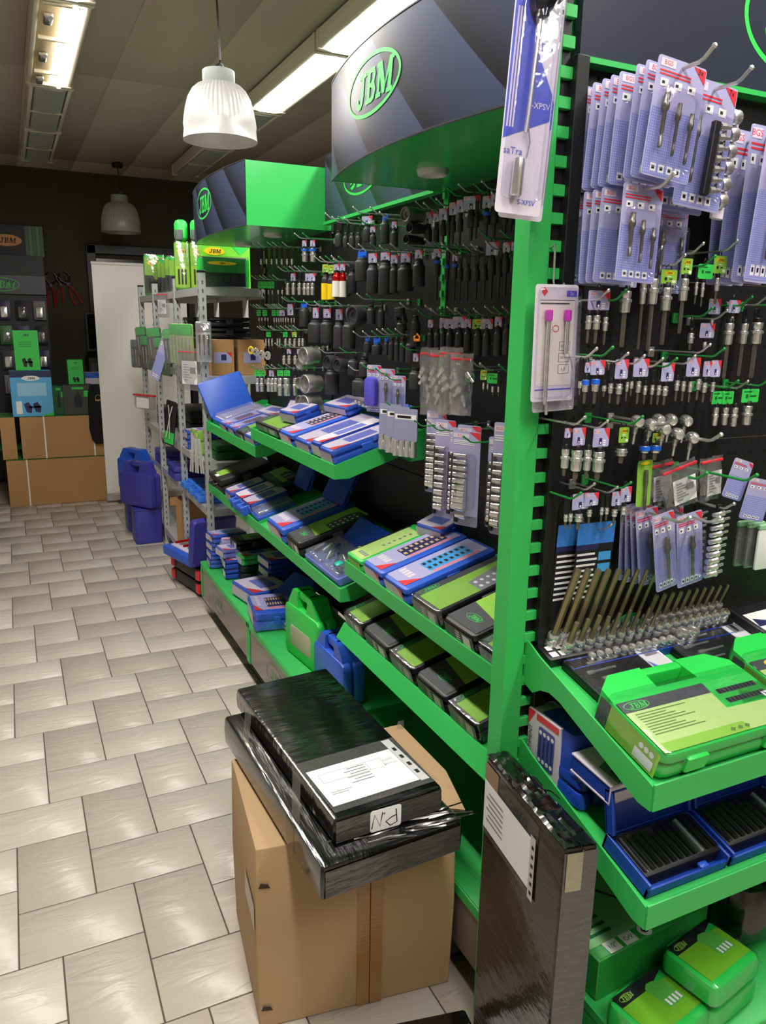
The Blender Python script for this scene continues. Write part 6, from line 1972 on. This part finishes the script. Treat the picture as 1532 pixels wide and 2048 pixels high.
# flat black parcel in the foreground
FS = [(.49, .83), (.79, .78), (.848, 1.272), (.56, 1.33)]
t = thing('wrapped_parcel', 'flat black-wrapped parcel with white note at bottom edge', 'parcel', TM((.67, 1.0, 0)))
I_ = t.matrix_world.inverted()
part('parcel', quad_box(FS, .001, .06, .001, .006), FILM, t, I_)
b = MB().q(-.12, -.14, .08, .02, 0)
b.strip([(.01, -.01), (.02, .0), (.03, -.012), (.04, .004)], .003, .0004, 1)
part('note', b, [MATS['white_paper'], BLK], t, I_ @ TM((.752, 1.222, .0615), rz=-8), smooth=0)

# ================================================================== GALVANISED RACK
RX = .95
rk = thing('metal_rack', 'galvanised slotted-angle rack with five shelf levels beyond the bays', 'shelving rack', TM((1.13, 5.37, 0)))
UPY = (4.33, 5.05, 5.84, 6.49)
for y in UPY:
    for x, s in ((RX, 1), (1.42, -1)):
        b = MB().box((x+s*.018, y, .955), (.036, .003, 1.91)).box((x, y+.018, .955), (.003, .036, 1.91))
        z = .1
        u = wpart('upright', b, GALV, rk)
        if s == 1:
            h = MB()
            while z < 1.88:
                h.box((x-.002, y+.018, z), (.002, .008, .02)).box((x+.018, y-.002, z), (.008, .002, .02))
                z += .045
            so_ = part('slots', h, mat('slot_shadow_steel', (96, 100, 98), .6, .3), u)
            so_['kind'] = 'stuff'
            part('cap', MB().box((x+.017, y+.016, 1.912), (.042, .042, .012), ch=.002), BLACKP, u)
RZ = (.12, .59, .86, 1.35, 1.83)
for z in RZ:
    for k in range(3):
        if k == 0 and z < .2:
            continue
        y0, y1 = UPY[k]+.004, UPY[k+1]-.004
        b = MB().box((1.185, (y0+y1)/2, z), (.46, y1-y0, .004))
        for x in (RX+.004, 1.415):
            b.box((x, (y0+y1)/2, z-.02), (.003, y1-y0, .044))
        for y in (y0, y1):
            b.box((1.185, y, z-.02), (.46, .003, .044))
        wpart('shelf_board', b, GALV, rk)
def std(x, y, z, yaw=0):
    return TM((x, y, z), rz=-90+yaw)
GK = 'goods on the galvanised rack'
def pack(label, M, w, d, h, body, front=(LIME, GREY), oval=True, name='blister_pack', hang=False):
    """upright clear-fronted product pack; broad face to local -y; base at z=0"""
    t = thing(name, label, 'product pack', M, GK)
    part('shell', MB().rbox((0, d/2, 0), (w, d, h), r=min(.02, d*.4), ch=min(.012, d*.3)), body, t)
    b = MB()
    b.q(-w*.46, h*.5, w*.46, h*.94, .001, 0, FR)
    b.q(-w*.46, h*.06, w*.46, h*.5, .001, 1, FR)
    for k in range(3):
        b.q(-w*.3+w*.22*k, h*.12, -w*.18+w*.22*k, h*.44, .0015, 3, FR)
    if oval:
        b.ell(-w*.05, h*.8, w*.3, h*.06, .0016, 2, FR)
        b.jbm(-w*.05, h*.8, h*.06, .002, 3, FR)
    part('printed_front', b, [front[0], front[1], YEL, BLK], t, smooth=0)
    part('clear_shell', MB().rbox((0, d*.45, .002), (w+.008, d+.014, h+.004), r=min(.02, d*.4), ch=.006), CLEAR, t)
    return t
Z5 = 1.8325
pack('green clear-fronted pack standing first at far end of rack top', TM((1.04, 6.25, Z5), rz=-14), .16, .2, .30, GREENP)
for i in range(5):
    pack(f'thin green pack, {ORD[i]} in the row along the rack top', TM((1.03, 6.02-.15*i, Z5), rz=-30), .075, .13, .22+.02*(i % 2), GREENP, oval=False)
for i in range(2):
    t = pack(['tall green box with dark cap, left of pair on rack top', 'tall green box with dark cap, right of pair on rack top'][i], TM((.985+.085*i, 4.93-.05*i, Z5), rz=-12), .09, .17, .28, mat('print_bright_lime', (120, 210, 50), .4), (LIME, mat('print_yellow_green', (170, 214, 60), .4)))
    part('handle', MB().rbox((0, .06, .28), (.078, .1, .13), r=.03, ch=.025), GREENP, t)
    part('grip', MB().rbox((-.012, .025, .29), (.045, .05, .06), r=.006, ch=.003), GREY, t)
tp = thing('display_box', 'lime box with yellow oval mark behind the flat pack on rack', 'box', TM((1.19, 4.66, Z5), rz=-3))
part('box', MB().box((0, .06, .125), (.28, .1, .25), ch=.004), mat('print_bright_lime', (120, 210, 50), .4), tp)
b = MB().ell(-.07, .215, .06, .022, .0015, 0, FR).jbm(-.07, .215, .022, .002, 1, FR)
b.poly([(.03, .245, .0013), (.08, .2, .0013), (.135, .245, .0013)], 2, FR)
part('print', b, [YEL, BLK, GREENP], tp, TM((0, .0085, 0)), smooth=0)
tp = pack('flat clear pack with black tool case at near end of rack top', TM((1.115, 4.42, Z5), rz=-3), .27, .09, .165, BLACKP, (mat('print_forest', (40, 120, 50), .4), BLACKP))
for s in (-1, 1):
    part('green_corner', MB().rbox((s*.125, .045, .0), (.03, .095, .16), r=.012, ch=.01), GREENP, tp)
# level 4: stacked dark cases, cartons, hanging packs
Z4 = 1.3525
for k in range(2):
    for j in range(2):
        tool_case(f"{['lower', 'upper'][k]} black and green case of the {['near', 'far'][j]} stack under rack top", std(1.05, 4.75+.42*j, 1.556+.062*k), .34, .25, .058, BLACKP, None, group=GK)
    pass
bk = thing('rack_crate', 'shaded black crate carrying the stacked cases on the rack', 'crate', std(1.03, 5.0, Z4))
part('crate', MB().rbox((0, .16, 0), (.78, .3, .2), r=.02, ch=.01), BLACKP, bk)
part('rim', MB().rbox((0, .16, .19), (.79, .31, .012), r=.02, ch=.003), GREY, bk)
for i, (x, y) in enumerate(((1.085, 4.40), (1.255, 4.40))):
    t = thing('carton', ['small brown carton with lavender label, left of pair on rack', 'small brown carton with lavender label, right of pair on rack'][i], 'carton', TM((x, y, Z4), rz=-2))
    part('box', MB().box((0, .08, .1), (.13+.03*i, .15, .2), ch=.002), CARTON2, t)
    b = MB().q(-.05, .07, .05, .13, .001, 0, FR).poly([(.02, .13, .0014), (.05, .1, .0014), (.05, .13, .0014)], 1, FR).q(-.01, .085, .02, .118, .0014, 2, FR)
    part('label', b, [LAV, RED, NAVY], t, TM((0, .0045, 0)), smooth=0)
def hang_pack(label, x, y, z, w, h, body=GREENP, low=GREY, yaw=-70, roll=0):
    t = thing('hanging_pack', label, 'product pack', TM((x, y, z), rz=yaw, ry=roll), 'packs hanging on the rack front')
    b = MB().rbox((0, -h*.5, 0), (w, h, .012), r=.01, ch=.003, m=0, M=FR)
    part('pack', b, low, t)
    part('header_card', MB().rbox((0, -h*.14, .0125), (w*.96, h*.26, .002), r=.008, ch=.0005, M=FR), body, t)
    for k in range(3):
        part('tool', MB().lathe([(.002, 0), (.006, -.002), (.006, -h*.2), (.003, -h*.22), (.003, -h*.5), (.001, -h*.52)], 8, M=TM((-w*.28+w*.28*k, -.016, -h*.32))), CHROME if low is not CHROME else BLACKP, t)
    part('clear_shell', MB().rbox((0, -h*.5, .004), (w*.97, h*.97, .02), r=.01, ch=.005, M=FR), BAG, t)
    part('s_hook', MB().tube([(0, 0, -.012), (.006, 0, .0), (0, 0, .012), (-.006, 0, .022), (0, 0, .034)], .0018, 5), WIRE, t)
for i in range(7):
    hang_pack(f'green-topped clear hanging pack, {ORD[i]} from far end of rack', .93+.012*(i % 3), 6.35-.2*i, 1.60-.03*((i*2) % 3), .09+.02*(i % 2), .22+.03*(i % 3), GREENP, [GREY, BLK, mat('print_forest', (40, 120, 50), .4)][i % 3], yaw=-40-12*(i % 3), roll=-4+4*(i % 3))
for i in range(4):
    hang_pack(f'green-topped clear pack beside the near upright, {ORD[i]} of four', .935, 4.93-.1*i, 1.635, .1, .24, GREENP, LIMEL, yaw=-52)
hang_pack('silver clear pack of three dark bits on the near upright', .955, 4.29, 1.65, .085, .215, GREYL, CHROME, yaw=-8)
hang_pack('grey scraper pack at far corner of the rack', .92, 6.55, 1.50, .1, .22, GREYL, GREY, yaw=-50)
blister('tilted lavender long card hanging on the rack front', TM((.925, 5.2, 1.56), rz=-50, ry=24), .075, .31, 'bgs', 0, bubble=False)
zipbag('crumpled clear bag hanging at rack second level', TM((.93, 5.33, 1.83), rz=-60), .12, .16)
zipbag('large crumpled clear bag by the near rack upright', TM((.93, 4.55, 1.50), rz=-60), .2, .24)
t = thing('tool_roll', 'red-edged white bag on the lower rack front', 'bag', TM((.93, 6.3, 1.08), rz=-60))
part('bag', MB().rbox((0, -.05, 0), (.24, .12, .02), r=.02, ch=.008, M=FR), BAG, t)
part('red_edge', MB().box((0, -.012, .0), (.25, .03, .014), ch=.003), RED, t)
part('paper', MB().q(-.09, -.1, .06, -.02, .021, 0, FR), WHITE, t, smooth=0)
t = thing('plier_card', 'dark card of long pliers hanging from the rack', 'product pack', TM((.93, 5.18, 1.13), rz=-60, ry=10))
part('card', MB().rbox((0, -.14, 0), (.1, .3, .004), r=.01, ch=.001, M=FR), BLK, t)
part('green_end', MB().q(-.045, -.28, .045, -.2, .0045, 0, FR), PGREEN, t, smooth=0)
part('plier_jaw', MB().tube([(-.02, -.012, -.02), (0, -.012, -.1), (.014, -.012, -.24)], .005, 6).tube([(.02, -.012, -.02), (0, -.012, -.1), (-.018, -.012, -.24)], .005, 6), CHROME, t)
t = thing('file_bundle', 'bundle of steel files hanging at the near upright', 'tool set', TM((.915, 4.40, 1.01), rz=-60))
for k in range(6):
    part('file', MB().box((0, 0, -.11), (.012, .004, .2), ch=.001), GALV, t, TM((-.03+.012*k, -.004*(k % 2), 0), ry=8-3*k))
part('ring', MB().tube([(.02*math.cos(a), 0, .01+.02*math.sin(a)) for a in [k*math.pi/5 for k in range(11)]], .003, 6), WIRE, t)
# level 3
Z3 = .8625
tool_case('black box stack at back of the middle rack level', std(1.06, 5.5, Z3), .5, .25, .2, BLACKP, None, group=GK)
for k in range(2):
    tool_case(['lower', 'upper'][k]+' blue clear-wrapped case on the middle rack level', std(.96, 4.93, Z3+.06*k), .12, .2, .058, BLUE, 'plain_pale', group=GK, wrap=True)
tool_case('lavender and lime upright pack on the middle rack level', std(.96, 4.70, Z3), .16, .08, .15, LIME, 'plain_pale', group=GK, latches=0)
tool_case('dark green case at near end of the middle rack level', std(1.03, 4.52, Z3), .22, .25, .09, mat('bottle_green_plastic', (20, 90, 40), .4), None, group=GK)
tool_case('black case at far end of the middle rack level', std(1.0, 6.1, Z3), .3, .3, .15, BLACKP, None, group=GK)
# level 2: blue trays
Z2 = .5925
for i in range(3):
    handle_case(f'bright blue open-handled case, {ORD[i]} from far end, low rack level', std(.935, 4.98-.21*i, Z2), .18, .22, .05, mat('sky_blue_plastic', (50, 120, 226), .4), None, group=GK)
tool_case('indigo open bin on the low rack level', std(.93, 5.35, Z2), .26, .25, .1, INDIGO, None, group=GK)
tool_case('indigo case lying farther along the low rack level', std(.95, 6.0, Z2), .3, .28, .1, INDIGO, None, group=GK)
# in front of the rack, near the floor
stand_case('royal blue carrying case standing by the far end of rack', TM((.83, 6.35, .315), rz=-62), .36, .34, .1, BLUE, group=GK)
stand_case('indigo ribbed carrying case standing before the royal blue one', TM((.80, 5.95, .28), rz=-58), .36, .34, .1, INDIGO, group=GK)
for i, (y, z) in enumerate(((6.35, .0), (5.95, .0))):
    t = thing('crate', ['low dark crate under the royal blue carrying case', 'low dark crate under the indigo carrying case'][i], 'crate', TM((.835, y, 0), rz=-90))
    part('crate', MB().rbox((0, 0, .0), (.22, .2, .27+.035*(1-i)), r=.02, ch=.008), INDIGO, t)
    part('rim', MB().rbox((0, 0, .27+.035*(1-i)-.01), (.23, .21, .009), r=.02, ch=.002), INDIGO, t)
t = thing('carton', 'small brown carton standing on the rack bottom level', 'carton', TM((1.0, 5.28, .122), rz=-78))
part('box', MB().box((0, .08, .16), (.22, .2, .32), ch=.002), CARTON2, t)
part('tape', MB().q(-.012, .02, .012, .3, .001, 0, FR), BT, t, TM((0, -.0205, 0)), smooth=0)
part('flap', MB().box((-.11, .0, .30), (.002, .12, .06)), CARTON2, t)
t = thing('open_case', 'open indigo tool case with blue tray at the rack foot', 'open case', TM((.835, 4.72, .19), rz=-75))
part('tray', MB().rbox((0, .13, 0), (.40, .28, .06), r=.02, ch=.008), BLUE, t)
part('tools', MB().rbox((0, .13, .058), (.32, .2, .01), r=.01, ch=.003), mat('print_pale_lilac', (206, 200, 226), .4), t)
for k in range(6):
    part('tool', MB().lathe([(.004, 0), (.012, .002), (.012, .12), (.004, .122)], 8, M=TM((-.15+.055*k, .06, .07), rx=-90)), CHROME if k % 2 else REDA, t)
part('raised_lid', MB().rbox((0, .15, 0), (.30, .30, .05), r=.03, ch=.012), INDIGO, t, TM((.22, .13, .01), rz=-90) @ TM(rx=80))
t = thing('crate', 'stack of dark red-cornered tool boxes under the open indigo case', 'tool box', TM((.87, 4.72, 0), rz=-78))
for k in range(2):
    part('box', MB().rbox((0, .14, .01+.085*k), (.42, .26, .08), r=.02, ch=.008), BLACKP, t)
    for s in (-1, 1):
        part('red_corner', MB().rbox((s*.19, .015, .02+.085*k), (.05, .03, .06), r=.01, ch=.004), RED, t)

# ================================================================== ROLL-UP BANNER
t = thing('roll_up_banner', 'blank white roll-up banner stand at the end of the aisle', 'banner', TM((1.10, 7.40, 0), rz=-2))
w_ = .80
part('banner', MB().box((0, 0, 1.1), (w_, .003, 2.05)), mat('matt_white_banner', (246, 243, 238), .6), t)
part('top_rail', MB().box((0, 0, 2.13), (w_+.01, .018, .026), ch=.004), mat('white_rail', (226, 222, 216), .4), t)
part('base_cassette', MB().box((0, .0, .045), (w_+.02, .085, .075), ch=.012), mat('silver_base', (188, 184, 178), .35, .5), t)
for s in (-1, 1):
    part('foot', MB().box((s*.3, -.03, .005), (.03, .16, .01), ch=.002), GREY, t)
part('support_pole', MB().lathe([(.008, .06), (.008, 2.12)], 8, M=TM((0, .02, 0))), GREY, t)

# ================================================================== FAR END
def strapped(label, x0, x1, y, d, z0, z1, bands, m=CARTON2):
    t = thing('carton', label, 'carton', TM(((x0+x1)/2, y+d/2, z0)), 'strapped cartons at the far end')
    w = x1-x0
    part('box', MB().box((0, 0, (z1-z0)/2), (w, d, z1-z0), ch=.003), m, t)
    part('green_top_print', MB().q(-w/2+.004, -d/2+.004, w/2-.004, d/2-.004, z1-z0+.0008), mat('print_box_green', (40, 150, 60), .4), t, smooth=0)
    for bx_ in bands:
        part('strap', MB().box((bx_*w, -d/2-.002, (z1-z0)/2), (.012, .002, z1-z0)).box((bx_*w, 0, z1-z0+.002), (.012, d, .002)), WHITE, t)
strapped('long strapped carton at floor level, far end', -.12, .86, 7.50, .45, .001, .42, (-.33, .37))
strapped('strapped carton lying on the long one, far end', .02, .72, 7.52, .42, .4235, .80, (-.22, .37))
strapped('narrow carton edge at left of the upper strapped one', -.14, -.02, 7.55, .4, .4235, .80, ())
strapped('small carton half hidden by the roll-up banner', .735, .95, 7.52, .4, .4235, .80, ())
def sales_box(label, x, y, z, w, d, h, m, paint, rz=0):
    t = thing('product_box', label, 'product box', TM((x, y, z), rz=rz), 'printed boxes at the far end')
    part('box', MB().box((0, d/2, h/2), (w, d, h), ch=.002), m, t)
    b = MB(); ms = paint(b, w, h)
    part('print', b, ms, t, TM((0, -.001, 0)), smooth=0)
    return t
def figure(b, w, h, m):
    for s in (-.12, .1):
        b.poly([(w*(s-.1), h*.28, .001), (w*(s-.04), h*.1, .001), (w*(s+.08), h*.08, .001), (w*(s+.1), h*.2, .001), (w*(s+.02), h*.32, .001)], m, FR)
    b.q(-w*.1, h*.19, w*.2, h*.23, .001, m, FR)
def p_blue(b, w, h):
    b.q(-w*.5, h*.86, w*.5, h, .0005, 0, FR)
    b.ell(0, h*.84, w*.22, h*.055, .001, 1, FR); b.jbm(0, h*.84, h*.05, .0015, 2, FR, 0)
    b.q(-w*.34, h*.45, w*.36, h*.74, .0005, 3, FR)
    figure(b, w, h, 0)
    b.q(-w*.4, h*.06, -w*.26, h*.34, .0005, 1, FR)
    b.poly([(w*.5, .002, .0005), (w*.5, h*.1, .0005), (w*.2, .002, .0005)], 4, FR)
    return [NAVY, WHITE, BLK, mat('print_ice_blue', (150, 205, 235), .4), PGREEN]
sales_box('sky blue printed box standing on the strapped cartons', .14, 7.54, .803, .335, .2, .40, mat('print_sky_blue', (90, 176, 228), .4), p_blue)
def p_green(b, w, h):
    b.jbm(-w*.0, h*.88, h*.045, .001, 0, FR)
    for k in range(3):
        b.q(-w*.3, h*(.6+.05*k), w*.2, h*(.61+.05*k), .0008, 1, FR)
    figure(b, w, h, 0)
    return [BLK, mat('print_teal_green', (30, 110, 60), .4)]
sales_box('bright green printed box on top of the sky blue one', .13, 7.56, 1.2055, .2, .16, .345, PGREEN, p_green)
def p_dark(b, w, h):
    b.poly([(-w*.1, h*.25, .001), (w*.1, h*.25, .001), (w*.16, h*.5, .001), (0, h*.8, .001), (-w*.16, h*.5, .001)], 0, FR)
    b.q(w*.2, h*.6, w*.4, h*.8, .001, 1, FR); b.q(-w*.2, h*.85, w*.2, h*.93, .001, 1, FR)
    return [BLK, PGREEN]
sales_box('dark green-sided product box right of the sky blue one', .52, 7.56, .803, .25, .24, .27, mat('print_charcoal_box', (62, 66, 64), .45), p_dark)
sales_box('black and green box filling the gap beside the sky blue box', .36, 7.62, .803, .1, .22, .26, mat('print_bottle_green', (22, 90, 40), .45), p_dark)
sales_box('small bright green box on the dark product box', .52, 7.60, 1.0745, .13, .15, .22, PGREEN, p_green)
sales_box('white and blue box beyond the small green box', .67, 7.72, .803, .13, .12, .37, CREAM, lambda b, w, h: (b.q(-w*.5, h*.86, w*.5, h, .001, 0, FR), b.q(-w*.5, .0, w*.5, h*.45, .001, 1, FR), [BLUE, PGREEN])[2])
t = thing('jacket', 'black cloth bag hanging over the strapped carton edge', 'bag', TM((.66, 7.50, 1.0), rz=4))
part('cloth', MB().loft([[(-.06*s_, -.02, .06*0+z), (.08*s_, -.03, z), (.09*s_, .03, z), (-.06*s_, .04, z)] for z, s_ in ((.08, .5), (.0, .9), (-.15, 1.0), (-.32, 1.1), (-.42, .8), (-.46, .4))], 0), mat('black_cloth', (16, 15, 15), .9), t)
part('brass_mark', MB().ering(.02, -.04, .025, .03, .004, .04, 0, FR).box((.02, -.036, -.06), (.05, .002, .012)), mat('brass_print', (200, 170, 100), .4, .5), t)
# wall display at far left
t = thing('wall_display', 'dim product display with panel and hooks on the far wall', 'display', TM((-.2, 8.6, 0)))
part('panel', MB().box((0, .1, 1.15), (1.15, .04, 2.2), ch=.002), BLACK, t)
hd_ = part('header', MB().box((0, .06, 1.97), (1.15, .03, .18), ch=.002), mat('navy_satin_sheet', (46, 50, 64), .3), t)
b = MB().ering(0, 0, .16, .065, .008, 0, 0); b.jbm(0, 0, .07, .0, 0)
part('logo', b, PGREEN, hd_, Matrix.Translation((.18, .0435, 1.97)) @ FR, smooth=0)
part('base_deck', MB().box((0, -.08, .4), (1.1, .3, .03), ch=.002), GREEN, t)
rnd = random.Random(4)
for i in range(4):
    for j in range(5):
        x, z = -.2+.16*j-.14, 1.82-.24*i
        if x > .35:
            continue
        c_ = [GREY, BLK, mat('print_forest', (40, 120, 50), .4), GREYL, NAVY][(i*3+j*2) % 5]
        q_ = thing('hanging_pack', f'dim hanging pack, {ORD[j]} from left in {ORD[i]} row, far wall display', 'product pack', TM((x, 8.62, z), rz=rnd.uniform(-8, 8)), 'packs on the far wall display')
        part('card', MB().rbox((0, -.09, 0), (.11, .18, .003), r=.008, ch=.0006, M=FR), c_, q_)
        part('bubble', MB().rbox((0, -.11, .003), (.07, .11, .03), r=.015, ch=.01, M=FR), BAG if (i+j) % 2 else CHROME, q_)
        part('hook', MB().tube([(0, .1, .004), (0, -.03, .0), (0, -.05, .014)], .003, 5), WIRE, q_)
t = thing('wall_banner', 'dark banner with orange oval and green stripes high on far wall', 'sign', TM((-.1, 8.87, 2.40)))
part('panel', MB().box((0, 0, 0), (1.0, .02, .3), ch=.002), mat('print_night', (34, 34, 40), .5), t)
b = MB().ell(.16, 0, .14, .055, 0, 0).jbm(.16, 0, .05, .0006, 1)
for k in range(5):
    b.q(.33+.034*k, -.145, .36+.034*k, .145, 0, 2 if k % 2 else 3)
part('print', b, [mat('print_amber', (226, 150, 40), .4), BLK, mat('print_moss', (80, 120, 60), .4), mat('print_pine', (40, 90, 50), .4)], t, Matrix.Translation((0, -.0115, 0)) @ FR, smooth=0)
def pliers(label, x, z, tilt, s=1.0):
    t = thing('pliers', label, 'pliers', TM((x, 8.86, z), ry=tilt) @ Matrix.Scale(s, 4), 'red-handled pliers on the far wall')
    jaw = MB()
    for q in (-1, 1):
        jaw.tube([(0, 0, 0), (q*.03, 0, .04), (q*.065, 0, .08), (q*.06, 0, .125), (q*.035, 0, .16)], .012, 7)
    jaw.lathe([(.005, -.012), (.022, -.01), (.022, .01), (.005, .012)], 12, M=TM(rx=90))
    part('jaws', jaw, mat('dark_forged_steel', (56, 54, 56), .4, .6), t)
    for q in (-1, 1):
        part('handle', MB().tube([(0, 0, -.01), (q*.025, 0, -.06), (q*.04, 0, -.16), (q*.045, 0, -.27)], .011, 7), mat('red_dipped_grip', (170, 30, 34), .4), t)
pliers('red-handled pliers hanging left on the far wall', .435, 1.98, 4, .8)
pliers('red-handled pliers with spread jaws, right on the far wall', .60, 2.0, -24, .8)
pliers('short red-handled pliers between the other two', .53, 1.99, 8, .7)
# dark doorway with frame behind the banner
DX0, DX1 = .80, 1.9
d1 = struct('door_1', MB().box(((DX0+DX1)/2, FARY-.012, 1.14), (DX1-DX0-.16, .02, 2.26)), mat('dark_door_glass', (14, 14, 15), .15))
fm_ = mat('black_door_frame', (24, 22, 22), .4)
part('door_frame', MB().box((DX0+.04, FARY-.03, 1.2), (.09, .06, 2.4), ch=.004).box((DX1-.04, FARY-.03, 1.2), (.09, .06, 2.4), ch=.004).box(((DX0+DX1)/2, FARY-.03, 2.36), (DX1-DX0, .06, .09), ch=.004), fm_, d1)
part('door_handle', MB().tube([(DX0+.14, FARY-.03, 1.05), (DX0+.14, FARY-.07, 1.05), (DX0+.26, FARY-.07, 1.05)], .009, 6), CHROME, d1)
part('transom_bar', MB().box(((DX0+DX1)/2, FARY-.02, 2.02), (DX1-DX0-.1, .04, .03)), fm_, d1)
t = thing('monitor', 'dark monitor beside the doorway behind the banner', 'monitor', TM((.86, 8.55, 1.33)))
part('screen', MB().box((0, 0, .2), (.3, .04, .4), ch=.006), BLACKP, t)
part('panel', MB().box((0, -.021, .2), (.26, .003, .34)), mat('dark_screen', (10, 10, 12), .1), t)
part('stand', MB().box((0, .02, -.03), (.08, .08, .06), ch=.004), BLACKP, t)
t = thing('cabinet', 'dark office cabinet below the monitor, far end', 'cabinet', TM((.92, 8.55, 0)))
part('body', MB().box((0, 0, .64), (.44, .4, 1.28), ch=.004), BLACK, t)
for k in range(3):
    dr = part('drawer', MB().box((0, -.205, .25+.4*k), (.4, .012, .36), ch=.003), GREY, t)
    part('handle', MB().box((0, -.214, .35+.4*k), (.12, .01, .015), ch=.003), CHROME, dr)
struct('baseboard_far', MB().box((-.9, FARY-.008, .04), (3.3, .014, .08)), mat('dark_skirting', (60, 54, 48), .5))
struct('baseboard_left', MB().box((-3.09, 3, .04), (.014, 12, .08)), MATS['dark_skirting'])
